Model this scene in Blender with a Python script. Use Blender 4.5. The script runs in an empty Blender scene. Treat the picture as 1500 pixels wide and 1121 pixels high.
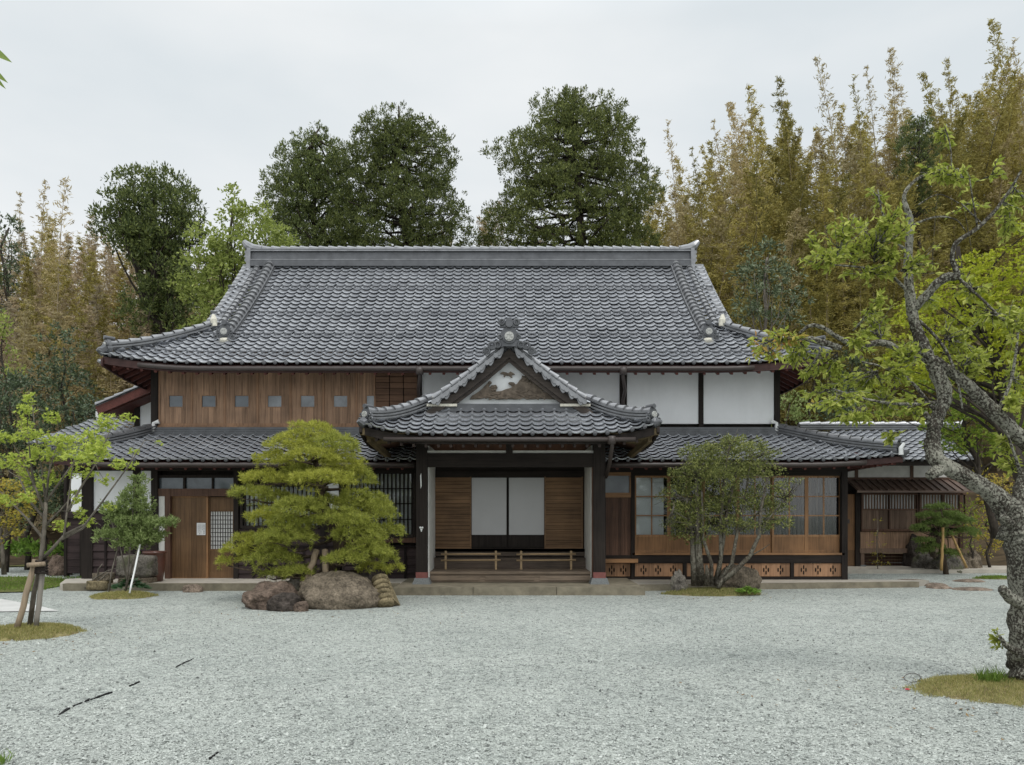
import bpy, bmesh, math, random
import numpy as np
from mathutils import Vector, Matrix, noise as mnoise

S = bpy.context.scene
C = S.collection
rng = np.random.default_rng(11)
random.seed(11)
PI = math.pi
# ------------------------------------------------------------------ camera
F, VX, VY, H = 1167.0, 740.0, 750.0, 1.6        # the photograph is 1500 x 1121
cam = bpy.data.objects.new('camera', bpy.data.cameras.new('camera'))
C.objects.link(cam)
cam.location = (0, 0, H)
cam.rotation_euler = (PI / 2, 0, 0)
cam.data.sensor_fit = 'HORIZONTAL'
cam.data.sensor_width = 36
cam.data.lens = 36 * F / 1500
cam.data.shift_x = (750 - VX) / 1500
cam.data.shift_y = (VY - 560.5) / 1500
cam.data.clip_end = 2000
S.camera = cam
# ------------------------------------------------------------------ light
SUN_EL, SUN_AZ = math.radians(60), math.radians(150)   # azimuth clockwise from +Y
S.view_settings.view_transform = 'Standard'
S.view_settings.look = 'None'
S.view_settings.exposure = 0.0
S.view_settings.gamma = 1.0
S.view_settings.use_curve_mapping = False
w = bpy.data.worlds.new("World")
S.world = w
w.use_nodes = True
N, L = w.node_tree.nodes, w.node_tree.links
N.clear()
out = N.new('ShaderNodeOutputWorld')
bg = N.new('ShaderNodeBackground')
bg.inputs[1].default_value = 1.0
sky = N.new('ShaderNodeTexSky')
sky.sky_type = 'NISHITA'
sky.sun_disc = False
sky.sun_elevation = SUN_EL
sky.sun_rotation = SUN_AZ
sk = N.new('ShaderNodeVectorMath'); sk.operation = 'SCALE'; sk.inputs['Scale'].default_value = 0.1
L.new(sky.outputs[0], sk.inputs[0])
tc = N.new('ShaderNodeTexCoord')
mp = N.new('ShaderNodeMapping'); mp.inputs['Scale'].default_value = (1.0, 1.0, 2.6); mp.inputs['Location'].default_value = (0.3, 0.1, 0.2)
L.new(tc.outputs['Generated'], mp.inputs[0])
n1 = N.new('ShaderNodeTexNoise'); n1.inputs['Scale'].default_value = 1.7; n1.inputs['Detail'].default_value = 5; n1.inputs['Roughness'].default_value = 0.5
L.new(mp.outputs[0], n1.inputs['Vector'])
cr = N.new('ShaderNodeValToRGB')
cr.color_ramp.elements[0].position = 0.36; cr.color_ramp.elements[0].color = (0.755, 0.81, 0.84, 1)
cr.color_ramp.elements[1].position = 0.64; cr.color_ramp.elements[1].color = (0.93, 0.95, 0.955, 1)
L.new(n1.outputs['Fac'], cr.inputs[0])
sep = N.new('ShaderNodeSeparateXYZ'); L.new(tc.outputs['Generated'], sep.inputs[0])
# an overcast sky: brighter towards the zenith and towards the veiled sun behind the camera
zr = N.new('ShaderNodeMapRange'); zr.inputs[1].default_value = 0.52; zr.inputs[2].default_value = 0.95; zr.inputs[3].default_value = 1.0; zr.inputs[4].default_value = 2.3
L.new(sep.outputs['Z'], zr.inputs[0])
yr = N.new('ShaderNodeMapRange'); yr.inputs[1].default_value = 0.1; yr.inputs[2].default_value = -0.8; yr.inputs[3].default_value = 1.0; yr.inputs[4].default_value = 1.28
L.new(sep.outputs['Y'], yr.inputs[0])
mm = N.new('ShaderNodeMath'); mm.operation = 'MULTIPLY'; L.new(zr.outputs[0], mm.inputs[0]); L.new(yr.outputs[0], mm.inputs[1])
cs = N.new('ShaderNodeVectorMath'); cs.operation = 'SCALE'
L.new(cr.outputs[0], cs.inputs[0]); L.new(mm.outputs[0], cs.inputs['Scale'])
mx = N.new('ShaderNodeMix'); mx.data_type = 'RGBA'; mx.inputs[0].default_value = 0.94
L.new(sk.outputs[0], mx.inputs[6]); L.new(cs.outputs[0], mx.inputs[7])
L.new(mx.outputs[2], bg.inputs[0]); L.new(bg.outputs[0], out.inputs[0])
sun = bpy.data.objects.new('sun', bpy.data.lights.new('sun', 'SUN'))
C.objects.link(sun)
sun.data.energy = 1.25
sun.data.angle = math.radians(13)
sun.data.color = (1.0, 0.97, 0.93)
sd = Vector((math.sin(SUN_AZ) * math.cos(SUN_EL), math.cos(SUN_AZ) * math.cos(SUN_EL), math.sin(SUN_EL)))
sun.rotation_euler = sd.to_track_quat('Z', 'Y').to_euler()
S.cycles.max_bounces = 8
S.cycles.diffuse_bounces = 3
S.cycles.transparent_max_bounces = 16
S.cycles.use_denoising = True

# ------------------------------------------------------------------ helpers
def P(px, py, Y): return Vector(((px - VX) * Y / F, Y, H + (VY - py) * Y / F))
def X_(px, Y): return (px - VX) * Y / F
def Z_(py, Y): return H + (VY - py) * Y / F

ORG = {}
def link(o, parent=None, org=None):
    C.objects.link(o)
    if parent is not None:
        o.parent = parent
        ORG[o.name] = ORG[parent.name]
    else:
        ORG[o.name] = Vector(org) if org is not None else Vector((0, 0, 0))
    return o
def tag(o, label, cat, group=None, kind=None):
    if label: o['label'] = label
    if cat: o['category'] = cat
    if group: o['group'] = group
    if kind: o['kind'] = kind
    return o
def thing(name, label, cat, loc, group=None):
    o = bpy.data.objects.new(name, None)
    o.empty_display_size = 0.3
    o.location = loc
    link(o, None, loc)
    return tag(o, label, cat, group)
def np_obj(name, V, Fc, mats, parent=None, smooth=False, attr=None, org=None, mi=None):
    """V (n,3), Fc (m,4) or (m,3) -> one mesh object"""
    V = np.asarray(V, dtype=np.float64); Fc = np.asarray(Fc, dtype=np.int32)
    o0 = ORG[parent.name] if parent is not None else (Vector(org) if org is not None else Vector((0, 0, 0)))
    V = V - np.array(o0)
    me = bpy.data.meshes.new(name)
    k = Fc.shape[1]
    me.vertices.add(len(V)); me.vertices.foreach_set('co', V.astype(np.float32).ravel())
    me.loops.add(Fc.size); me.loops.foreach_set('vertex_index', Fc.ravel())
    me.polygons.add(len(Fc))
    me.polygons.foreach_set('loop_start', np.arange(0, Fc.size, k, dtype=np.int32))
    me.polygons.foreach_set('loop_total', np.full(len(Fc), k, dtype=np.int32))
    me.polygons.foreach_set('use_smooth', np.full(len(Fc), smooth, dtype=bool))
    if mi is not None: me.polygons.foreach_set('material_index', np.asarray(mi, dtype=np.int32))
    me.update(calc_edges=True)
    if attr is not None:
        a = me.attributes.new('tv', 'FLOAT', 'FACE'); a.data.foreach_set('value', np.asarray(attr, dtype=np.float32))
    for m in (mats if isinstance(mats, (list, tuple)) else [mats]): me.materials.append(m)
    o = bpy.data.objects.new(name, me)
    if parent is None: o.location = o0
    link(o, parent, o0)
    return o

class MB:
    def __init__(s): s.v = []; s.f = []; s.m = []; s.cur = 0
    def face(s, idx): s.f.append(tuple(idx)); s.m.append(s.cur)
    def box(s, x0, x1, y0, y1, z0, z1):
        b = len(s.v)
        s.v += [(x, y, z) for z in (z0, z1) for y in (y0, y1) for x in (x0, x1)]
        for q in ((0, 2, 3, 1), (4, 5, 7, 6), (0, 1, 5, 4), (2, 6, 7, 3), (0, 4, 6, 2), (1, 3, 7, 5)): s.face([b + i for i in q])
        return s
    def bpx(s, a, b, c, d, Y, t, proud=0.0):
        """box whose front face at depth Y covers photo pixels a..b x c..d, t thick"""
        return s.box(X_(a, Y), X_(b, Y), Y - proud, Y + t, Z_(d, Y), Z_(c, Y))
    def beam(s, p, q, w_, h_, up=(0, 0, 1)):
        p, q = Vector(p), Vector(q); t = (q - p).normalized(); u = Vector(up)
        la = t.cross(u)
        if la.length < 1e-4: la = t.cross(Vector((0, 1, 0)))
        la.normalize(); u = la.cross(t).normalized()
        b = len(s.v)
        for e in (p, q):
            for sx, sz in ((-1, -1), (1, -1), (1, 1), (-1, 1)):
                s.v.append(tuple(e + la * (w_ / 2 * sx) + u * (h_ / 2 * sz)))
        for q_ in ((0, 1, 2, 3), (7, 6, 5, 4), (0, 4, 5, 1), (1, 5, 6, 2), (2, 6, 7, 3), (3, 7, 4, 0)): s.face([b + i for i in q_])
        return s
    def tube(s, pts, rad, n=8, rough=0.0, seed=0.0):
        pts = [Vector(p) for p in pts]
        if not isinstance(rad, (list, tuple, np.ndarray)): rad = [rad] * len(pts)
        b = len(s.v); ref = None
        for i, p in enumerate(pts):
            t = (pts[min(i + 1, len(pts) - 1)] - pts[max(i - 1, 0)])
            t = t.normalized() if t.length > 1e-9 else Vector((0, 0, 1))
            if ref is None: ref = t.orthogonal().normalized()
            ref = (ref - t * ref.dot(t)).normalized(); bi = t.cross(ref)
            for k in range(n):
                a = 2 * PI * k / n
                d = ref * math.cos(a) + bi * math.sin(a)
                r = rad[i]
                if rough: r *= 1 + rough * mnoise.noise(p * (0.9 / max(r, .02)) * .5 + d * 1.3 + Vector((seed, seed, 0)))
                s.v.append(tuple(p + d * r))
        for i in range(len(pts) - 1):
            for k in range(n):
                s.face((b + i * n + k, b + i * n + (k + 1) % n, b + (i + 1) * n + (k + 1) % n, b + (i + 1) * n + k))
        s.face([b + k for k in range(n)][::-1]); s.face([b + (len(pts) - 1) * n + k for k in range(n)])
        return s
    def cyl(s, c, ax, r, h, n=14, r2=None):
        c = Vector(c); ax = Vector(ax).normalized()
        return s.tube([c - ax * h / 2, c + ax * h / 2], [r, r if r2 is None else r2], n)
    def prism(s, poly, y0, y1):
        b = len(s.v); n = len(poly)
        s.v += [(x, y0, z) for x, z in poly] + [(x, y1, z) for x, z in poly]
        s.face([b + i for i in range(n)]); s.face([b + n + i for i in range(n)][::-1])
        for i in range(n): s.face((b + i, b + n + i, b + n + (i + 1) % n, b + (i + 1) % n))
        return s
    def sweep(s, prof, path, close=True):
        """profile (lateral, up) swept along a path; up is square to the path"""
        path = [Vector(p) for p in path]; b = len(s.v); n = len(prof)
        for i, p in enumerate(path):
            t = (path[min(i + 1, len(path) - 1)] - path[max(i - 1, 0)]).normalized()
            la = t.cross(Vector((0, 0, 1))).normalized(); up = la.cross(t).normalized()
            for a, c in prof: s.v.append(tuple(p + la * a + up * c))
        for i in range(len(path) - 1):
            for k in range(n if close else n - 1):
                s.face((b + i * n + k, b + i * n + (k + 1) % n, b + (i + 1) * n + (k + 1) % n, b + (i + 1) * n + k))
        if close:
            s.face([b + k for k in range(n)]); s.face([b + (len(path) - 1) * n + k for k in range(n)][::-1])
        return s
    def sphere(s, c, r, n=8, m=6, sc=(1, 1, 1)):
        b = len(s.v)
        for i in range(m + 1):
            th = PI * i / m
            for k in range(n):
                a = 2 * PI * k / n
                s.v.append((c[0] + r * sc[0] * math.sin(th) * math.cos(a), c[1] + r * sc[1] * math.sin(th) * math.sin(a), c[2] + r * sc[2] * math.cos(th)))
        for i in range(m):
            for k in range(n): s.face((b + i * n + k, b + i * n + (k + 1) % n, b + (i + 1) * n + (k + 1) % n, b + (i + 1) * n + k))
        return s
    def torus(s, c, R, r, a0=0, a1=2 * PI, n=14, m=6):
        pts = [(c[0] + R * math.cos(a0 + (a1 - a0) * i / n), c[1], c[2] + R * math.sin(a0 + (a1 - a0) * i / n)) for i in range(n + 1)]
        return s.tube(pts, r, m)
    def build(s, name, mats, parent=None, smooth=False, org=None):
        o0 = ORG[parent.name] if parent is not None else (Vector(org) if org is not None else Vector((0, 0, 0)))
        me = bpy.data.meshes.new(name)
        me.from_pydata([(a[0] - o0[0], a[1] - o0[1], a[2] - o0[2]) for a in s.v], [], s.f)
        for m in (mats if isinstance(mats, (list, tuple)) else [mats]): me.materials.append(m)
        me.polygons.foreach_set('material_index', s.m)
        if smooth: me.polygons.foreach_set('use_smooth', [True] * len(s.f))
        me.update()
        o = bpy.data.objects.new(name, me)
        if parent is None: o.location = o0
        return link(o, parent, o0)

# ------------------------------------------------------------------ materials
class NT:
    def __init__(s, name):
        s.m = bpy.data.materials.new(name); s.m.use_nodes = True
        s.n = s.m.node_tree.nodes; s.l = s.m.node_tree.links
        s.b = s.n['Principled BSDF']; s.o = s.n['Material Output']
    def add(s, t, **kw):
        x = s.n.new(t)
        for k, v in kw.items():
            if k.startswith('_'): setattr(x, k[1:], v)
            else: x.inputs[k.replace('__', ' ')].default_value = v
        return x
    def link(s, a, b): s.l.new(a, b)
    def coords(s, scale=(1, 1, 1), kind='Object'):
        t = s.add('ShaderNodeTexCoord'); m = s.add('ShaderNodeMapping', Scale=scale); s.link(t.outputs[kind], m.inputs[0]); return m.outputs[0]
    def noise(s, vec, scale, detail=3, rough=.55):
        x = s.add('ShaderNodeTexNoise', Scale=scale, Detail=detail, Roughness=rough); s.link(vec, x.inputs['Vector']); return x.outputs['Fac']
    def ramp(s, fac, stops):
        r = s.add('ShaderNodeValToRGB'); e = r.color_ramp.elements
        while len(e) < len(stops): e.new(0.5)
        for i, (p, c) in enumerate(stops): e[i].position = p; e[i].color = (c[0], c[1], c[2], 1)
        s.link(fac, r.inputs[0]); return r.outputs[0]
    def mul(s, a, b, fac=1.0, mode='MULTIPLY'):
        x = s.add('ShaderNodeMix', _data_type='RGBA', _blend_type=mode); x.inputs[0].default_value = fac
        s.link(a, x.inputs[6]); s.link(b, x.inputs[7]); return x.outputs[2]
    def mixf(s, fac, a, b):
        x = s.add('ShaderNodeMix', _data_type='RGBA'); s.link(fac, x.inputs[0])
        for i, c in ((6, a), (7, b)):
            if isinstance(c, tuple): x.inputs[i].default_value = (c[0], c[1], c[2], 1)
            else: s.link(c, x.inputs[i])
        return x.outputs[2]
    def island(s, lo, hi):
        g = s.add('ShaderNodeNewGeometry'); r = s.add('ShaderNodeMapRange'); r.inputs[3].default_value = lo; r.inputs[4].default_value = hi
        s.link(g.outputs['Random Per Island'], r.inputs[0]); return r.outputs[0]
    def bump(s, h, strength=.3, dist=.02):
        b = s.add('ShaderNodeBump', Strength=strength, Distance=dist); s.link(h, b.inputs['Height']); s.link(b.outputs[0], s.b.inputs['Normal'])
    def done(s, col=None, rough=.6, spec=.3):
        if col is not None: s.link(col, s.b.inputs['Base Color'])
        s.b.inputs['Roughness'].default_value = rough; s.b.inputs['Specular IOR Level'].default_value = spec
        return s.m
def sc(c, k): return tuple(x * k for x in c)
def wood(name, c, grain='z', rough=.65, isl=.3, spec=.25, low=.55, hi=1.2):
    t = NT(name)
    scl = {'z': (14, 14, .7), 'x': (.7, 14, 14), 'y': (14, .7, 14)}[grain]
    v = t.coords(scl); n = t.noise(v, 2.2, 5, .6)
    col = t.ramp(n, [(.28, sc(c, low)), (.5, c), (.75, sc(c, hi))])
    stain = t.noise(t.coords((1.1, 1.1, 1.1)), 1.6, 4)
    col = t.mul(col, t.ramp(stain, [(.3, (.72, .72, .74)), (.65, (1.08, 1.06, 1.04))]))
    col = t.mul(col, t.ramp(t.island(0, 1), [(0, (1 - isl,) * 3), (1, (1 + isl * .6,) * 3)]))
    t.bump(n, .35, .004)
    return t.done(col, rough, spec)
def plain(name, c, rough=.6, spec=.3, var=.12, scale=6, metal=0.0, bump=0.0):
    t = NT(name); n = t.noise(t.coords(), scale, 5, .6)
    col = t.ramp(n, [(.3, sc(c, 1 - var)), (.7, sc(c, 1 + var * .6))])
    t.b.inputs['Metallic'].default_value = metal
    if bump: t.bump(n, bump, .01)
    return t.done(col, rough, spec)
def leaf(name, c1, c2, trans=.3, rough=.5, spec=.25, c3=None, k=1.45):
    c1, c2 = sc(c1, k), sc(c2, k); c3 = None if c3 is None else sc(c3, k); trans = min(.5, trans * 1.25); t = NT(name); r = t.island(0, 1)
    stops = [(0, c1), (1, c2)] if c3 is None else [(0, c1), (.6, c2), (1, c3)]
    col = t.ramp(r, stops)
    oi = t.add('ShaderNodeObjectInfo'); col = t.mul(col, t.ramp(oi.outputs['Random'], [(0, (.82, .84, .86)), (1, (1.16, 1.12, 1.1))]))
    t.link(col, t.b.inputs['Base Color']); t.b.inputs['Roughness'].default_value = rough; t.b.inputs['Specular IOR Level'].default_value = spec
    tr = t.add('ShaderNodeBsdfTranslucent'); t.link(col, tr.inputs[0])
    m = t.add('ShaderNodeMixShader'); m.inputs[0].default_value = trans
    t.link(t.b.outputs[0], m.inputs[1]); t.link(tr.outputs[0], m.inputs[2]); t.link(m.outputs[0], t.o.inputs[0])
    return t.m
def tile_mat(name, k=1.0):
    t = NT(name)
    a = t.add('ShaderNodeAttribute'); a.attribute_name = 'tv'
    col = t.ramp(a.outputs['Fac'], [(0, (.09 * k, .09 * k, .095 * k)), (.18, (.31 * k, .318 * k, .335 * k)), (.5, (.41 * k, .42 * k, .44 * k)), (1, (.50 * k, .51 * k, .53 * k))])
    n = t.noise(t.coords(), 1.4, 6, .65)
    col = t.mul(col, t.ramp(n, [(.3, (.88, .885, .90)), (.7, (1.05, 1.05, 1.05))]))
    n2 = t.noise(t.coords(), 22, 4, .6)
    col = t.mixf(t.ramp(n2, [(.70, (0, 0, 0)), (.80, (.3, .3, .3))]), col, (.25 * k, .25 * k, .235 * k))
    rr = t.ramp(n2, [(.3, (.22,) * 3), (.75, (.40,) * 3)]); t.link(rr, t.b.inputs['Roughness'])
    t.b.inputs['Metallic'].default_value = .6
    t.link(col, t.b.inputs['Base Color']); t.b.inputs['Specular IOR Level'].default_value = .55
    t.bump(n2, .06, .003)
    return t.m
def bark(name, c, lichen=None, scale=9, low=.45):
    t = NT(name); v = t.coords((1, 1, .35)); n = t.noise(v, scale, 6, .65)
    col = t.ramp(n, [(.3, sc(c, low)), (.55, c), (.75, sc(c, 1.5))])
    if lichen:
        n3 = t.noise(t.coords(), scale * 1.9, 4, .7)
        pt_ = t.noise(t.coords(), 2.4, 3); av = t.add('ShaderNodeMath', _operation='MULTIPLY_ADD'); t.link(pt_, av.inputs[0]); av.inputs[1].default_value = .55; t.link(n3, av.inputs[2]); col = t.mixf(t.ramp(av.outputs[0], [(.75, (0, 0, 0)), (.83, (.9, .9, .9))]), col, lichen)
    vo = t.add('ShaderNodeTexVoronoi', Scale=scale * 1.6); t.link(t.coords((1, 1, .4)), vo.inputs['Vector'])
    ad = t.add('ShaderNodeMath', _operation='ADD'); t.link(n, ad.inputs[0]); t.link(vo.outputs['Distance'], ad.inputs[1])
    t.bump(ad.outputs[0], .9, .03)
    return t.done(col, .85, .15)
def glass(name, tint, gloss=.12, alpha=.75):
    t = NT(name)
    tr = t.add('ShaderNodeBsdfTransparent'); tr.inputs[0].default_value = (*tint, 1)
    gl = t.add('ShaderNodeBsdfGlossy', Roughness=.03); fr = t.add('ShaderNodeFresnel', IOR=1.6)
    nz = t.noise(t.coords(), 1.2, 2); b = t.add('ShaderNodeBump', Strength=.06, Distance=.05); t.link(nz, b.inputs['Height']); t.link(b.outputs[0], gl.inputs['Normal'])
    ad = t.add('ShaderNodeMath', _operation='ADD'); ad.inputs[1].default_value = gloss; t.link(fr.outputs[0], ad.inputs[0])
    m = t.add('ShaderNodeMixShader'); t.link(ad.outputs[0], m.inputs[0]); t.link(tr.outputs[0], m.inputs[1]); t.link(gl.outputs[0], m.inputs[2])
    t.link(m.outputs[0], t.o.inputs[0]); return t.m

M = {}
M['tile'] = tile_mat('tile')
M['ridge'] = plain('ridge_tile', (.25, .253, .262), .30, .5, .3, 5, .5, .1)
M['ridge_dark'] = plain('ridge_tile_dark', (.10, .103, .110), .36, .5, .3, 5, .3)
M['ridge_body'] = plain('ridge_body', (.17, .173, .18), .34, .5, .3, 5, .4, .1); RM = [M['ridge'], M['ridge_body']]
M['boss'] = plain('crest_tile', (.42, .42, .40), .6, .3, .25, 30)
M['mortar'] = plain('lime_mortar', (.62, .59, .50), .8, .2, .3, 18)
def plaster(name, c):
    t = NT(name); n = t.noise(t.coords((1.6, 1.6, .5)), .9, 7, .7); n2 = t.noise(t.coords(), .9, 5, .6)
    col = t.ramp(n, [(.34, sc(c, .93)), (.55, c)]); col = t.mul(col, t.ramp(n2, [(.3, (.92, .92, .91)), (.6, (1.02, 1.02, 1.02))])); t.bump(t.noise(t.coords(), 40, 3), .1, .003); return t.done(col, .9, .12)
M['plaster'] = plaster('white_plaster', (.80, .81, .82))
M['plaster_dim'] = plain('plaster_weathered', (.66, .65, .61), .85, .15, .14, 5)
M['dark'] = wood('dark_timber', (.031, .0255, .0225), 'z', .75, spec=.12)
M['dark_x'] = wood('dark_beam', (.031, .0255, .0225), 'x', .75, spec=.12)
M['dark_y'] = wood('dark_rafter', (.05, .036, .031), 'y')
M['barge'] = wood('barge_boards', (.075, .063, .055), 'x', .75, .2, .15)
M['red'] = wood('red_soffit', (.105, .035, .028), 'y', .6, .2)
M['redx'] = wood('red_fascia', (.06, .03, .027), 'x', .6, .2)
M['gutter'] = plain('gutter_metal', (.055, .043, .039), .45, .4, .15, 4)
M['shutter'] = wood('shutter_boards', (.36, .228, .148), 'z', .7, .28, low=.5)
M['shutter_x'] = wood('shutter_slats', (.19, .11, .07), 'x', .7, .25)
M['shframe'] = wood('shutter_frame', (.32, .19, .115), 'z', .65, .12)
M['door'] = wood('cedar_door', (.155, .089, .044), 'z', .5, .2, low=.62)
M['honey'] = wood('honey_frame', (.30, .165, .078), 'z', .5, .15)
M['honey_x'] = wood('honey_rail', (.30, .165, .078), 'x', .5, .15)
M['honeyp'] = wood('honey_panel', (.25, .135, .064), 'z', .55, .28, low=.62)
M['ventp'] = wood('vent_board', (.34, .195, .11), 'z', .6, .35, low=.62)
M['brown'] = wood('brown_boards', (.11, .06, .04), 'z', .6, .4)
M['greyb'] = wood('grey_boards', (.19, .13, .095), 'z', .75, .3)
M['bambooslat'] = wood('sliding_door_slats', (.21, .125, .066), 'x', .65, .22)
M['siding'] = wood('siding_boards', (.05, .036, .036), 'x', .7, .3, spec=.15)
M['batten'] = wood('siding_batten', (.02, .015, .015), 'z', .75, spec=.12)
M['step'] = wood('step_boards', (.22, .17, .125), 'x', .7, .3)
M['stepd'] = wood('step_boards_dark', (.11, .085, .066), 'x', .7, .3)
M['ceil'] = wood('porch_ceiling', (.20, .11, .075), 'x', .7, .3)
M['thatch'] = wood('eave_boards', (.19, .145, .08), 'y', .8, .3)
M['carve'] = plain('carved_wood', (.145, .115, .088), .75, .25, .5, 14, 0, .5)
M['paper'] = plain('screen_paper', (.80, .80, .80), .8, .2, .04, 2)
M['screen'] = plain('white_screen', (.50, .50, .50), .7, .2, .03, 2)
M['latpaper'] = plain('lattice_paper', (.70, .69, .67), .8, .2, .06, 3)
M['smoke'] = plain('small_pane', (.12, .14, .16), .12, .6, .3, 3)
M['smoke_refl'] = plain('small_pane_reflection', (.24, .26, .28), .12, .6, .5, 1.6)  # paler base colour stands in for sky reflected in the later panes
M['glass'] = glass('window_glass', (.93, .95, .95), .0)
M['redpaint'] = plain('red_paint', (.20, .075, .066), .6, .3, .2, 12)
M['rail'] = wood('peeled_rail', (.42, .30, .17), 'x', .6, .2)
M['granite'] = plain('granite', (.17, .18, .18), .85, .2, .35, 60, 0, .3)
M['sandstone'] = plain('pale_paving', (.42, .385, .33), .85, .2, .2, 4, 0, .2)
M['kerb'] = plain('kerb_stone', (.21, .185, .135), .85, .2, .35, 5, 0, .4)
M['curtain'] = wood('curtain_slats', (.10, .075, .055), 'z', .8, .5)
M['metalroof'] = plain('brown_sheet_roof', (.13, .085, .065), .55, .4, .3, 3)
M['white'] = plain('white_paint', (.78, .78, .77), .6, .3, .08, 4)

# ------------------------------------------------------------------ roof tiles
PU = np.array([0, .1, .2, .34, .48, .6, .7, .76, .82, .88, .94])
def prof(u):
    f = u % 1.0
    return np.where(f < .7, -.017 * np.sin(PI * f / .7), .028 * np.sin(PI * (f - .7) / .3))
def arc_surf(pos, dirx, diry, zt, tmax, lift=None):
    """roof plane: u metres along the eave, s metres up the slope; zt(t) is the height at t metres in from the eave"""
    T = np.linspace(0, tmax, 400); Zt = zt(T)
    Sx = np.concatenate([[0], np.cumsum(np.hypot(np.diff(T), np.diff(Zt)))])
    dirx = np.array(dirx, float); diry = np.array(diry, float); pos = np.array(pos, float)
    def f(u, s):
        t = np.interp(s, Sx, T); t = np.where(s < 0, s * .85, t)
        z = zt(np.maximum(t, 0)) + np.where(t < 0, t * .5, 0)
        if lift is not None: z = z + lift(u, np.maximum(t, 0))
        return pos + u[..., None] * dirx + t[..., None] * diry + z[..., None] * np.array([0, 0, 1.])
    f.len = Sx[-1]; f.t = lambda s: np.interp(s, Sx, T); f.s = lambda t: np.interp(t, T, Sx)
    return f
def tile_field(name, surf, ulen, parent, mat, clip=None, tw=.240, row=.235, lip=.054, guards=(), discs=True, smax=None):
    nt_ = max(1, round(ulen / tw)); tw = ulen / nt_
    smax = surf.len if smax is None else smax
    us = np.concatenate([(np.arange(nt_)[:, None] + PU[None]).ravel(), [nt_]]) * tw
    tid = np.minimum((us / tw + 1e-6).astype(int), nt_ - 1)
    hp = prof(us / tw); V = []; Q = []; A = []; base = 0
    def fr(s):
        sv = np.full_like(us, s); p = surf(us, sv); e = 1e-3
        du = surf(us + e, sv) - surf(us - e, sv); ds = surf(us, sv + e) - surf(us, sv - e)
        n = np.cross(du, ds); n /= np.linalg.norm(n, axis=1)[:, None]
        n = n * np.sign(n[:, 2:3]); return p, n
    nrow = int(math.ceil(smax / row)); m = len(us)
    for j in range(nrow):
        s0 = j * row; s1 = min(s0 + row + .012, smax + .01)
        p0, n0 = fr(s0); p1, n1 = fr(s1)
        jt = rng.normal(0, .003, nt_)[tid][:, None]
        pa, na = fr(s0 + .11)
        a = pa + na * (hp[:, None] + lip * .52); a1 = p0 + n0 * (hp[:, None] + lip * .60 + jt); b = p0 + n0 * (hp[:, None] + lip + jt); c = p1 + n1 * (hp[:, None] + .002)
        b2 = b + (c - b) * .07 + n0 * .004
        V += [a, a1, a1, b, b, b2, b2, c]
        i = np.arange(m - 1); um = (us[:-1] + us[1:]) / 2
        k = np.ones(m - 1, bool) if clip is None else clip(um, surf.t((s0 + s1) / 2))
        i = i[k]; tv = np.clip(rng.normal(.5, .13, nt_), .2, 1)[tid[:-1]][k]
        for r in (0, 2, 4, 6): Q.append(np.stack([base + r * m + i, base + r * m + i + 1, base + (r + 1) * m + i + 1, base + (r + 1) * m + i], 1)); A.append(tv)
        base += 8 * m
    # round end discs along the eave and the snow-guard bars
    def boxes(pc, ux, uy, uz, hx, hy, hz):
        nonlocal base
        sg = np.array([(x, y, z) for z in (-1, 1) for y in (-1, 1) for x in (-1, 1)], float)
        vv = pc[:, None, :] + sg[None, :, 0:1] * hx * ux[:, None] + sg[None, :, 1:2] * hy * uy[:, None] + sg[None, :, 2:3] * hz * uz[:, None]
        qs = np.array([(0, 2, 3, 1), (4, 5, 7, 6), (0, 1, 5, 4), (2, 6, 7, 3), (0, 4, 6, 2), (1, 3, 7, 5)])
        n = len(pc); V.append(vv.reshape(-1, 3)); Q.append((base + np.arange(n)[:, None, None] * 8 + qs[None]).reshape(-1, 4)); A.append(np.full(n * 6, .1)); base += n * 8
    ti = np.arange(nt_)
    def frames(uc, s):
        e = 1e-3; sv = np.full_like(uc, s); p = surf(uc, sv)
        du = surf(uc + e, sv) - surf(uc - e, sv); ds = surf(uc, sv + e) - surf(uc, sv - e)
        du /= np.linalg.norm(du, axis=1)[:, None]; ds /= np.linalg.norm(ds, axis=1)[:, None]
        n = np.cross(du, ds); n *= np.sign(n[:, 2:3]); return p, du, ds, n
    for g in guards:
        s = g * row + .10; uc = (ti + .36) * tw
        if clip is not None: uc = uc[clip(uc, surf.t(s))]
        p, du, ds, n = frames(uc, s)
        boxes(p + n * .085, du, ds, n, .085, .02, .016)
        for sg in (-1, 1): boxes(p + n * .045 + du * (.075 * sg), du, ds, n, .014, .02, .04)
    if discs:
        uc = (ti + .85) * tw
        if clip is not None: uc = uc[clip(uc, 0.02)]
        p, du, ds, n = frames(uc, 0.0); K = 10
        ang = np.arange(K) * 2 * PI / K; fw = -ds; fw[:, 2] = 0; fw /= np.linalg.norm(fw, axis=1)[:, None]; up = np.array([0, 0, 1.])
        for (r, o) in ((.040, .03),):
            ring = p[:, None] + n[:, None] * .012 + du[:, None] * (np.cos(ang) * r)[None, :, None] + up * (np.sin(ang) * r)[None, :, None]
            front = ring + fw[:, None] * o; back = ring - fw[:, None] * .05
            cen = p + n * .012 + fw * (o + .012)
            vv = np.concatenate([front, back, cen[:, None]], 1); nv = 2 * K + 1; n_ = len(uc)
            kk = np.arange(K); k2 = (kk + 1) % K
            qs = np.concatenate([np.stack([kk, k2, K + k2, K + kk], 1), np.stack([kk, k2, np.full(K, 2 * K), np.full(K, 2 * K)], 1)[:, [0, 1, 2, 2]]])
            V.append(vv.reshape(-1, 3))
            qa = (base + np.arange(n_)[:, None, None] * nv + qs[None]).reshape(-1, 4)
            Q.append(qa); A.append(np.full(len(qa), .05)); base += n_ * nv
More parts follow.
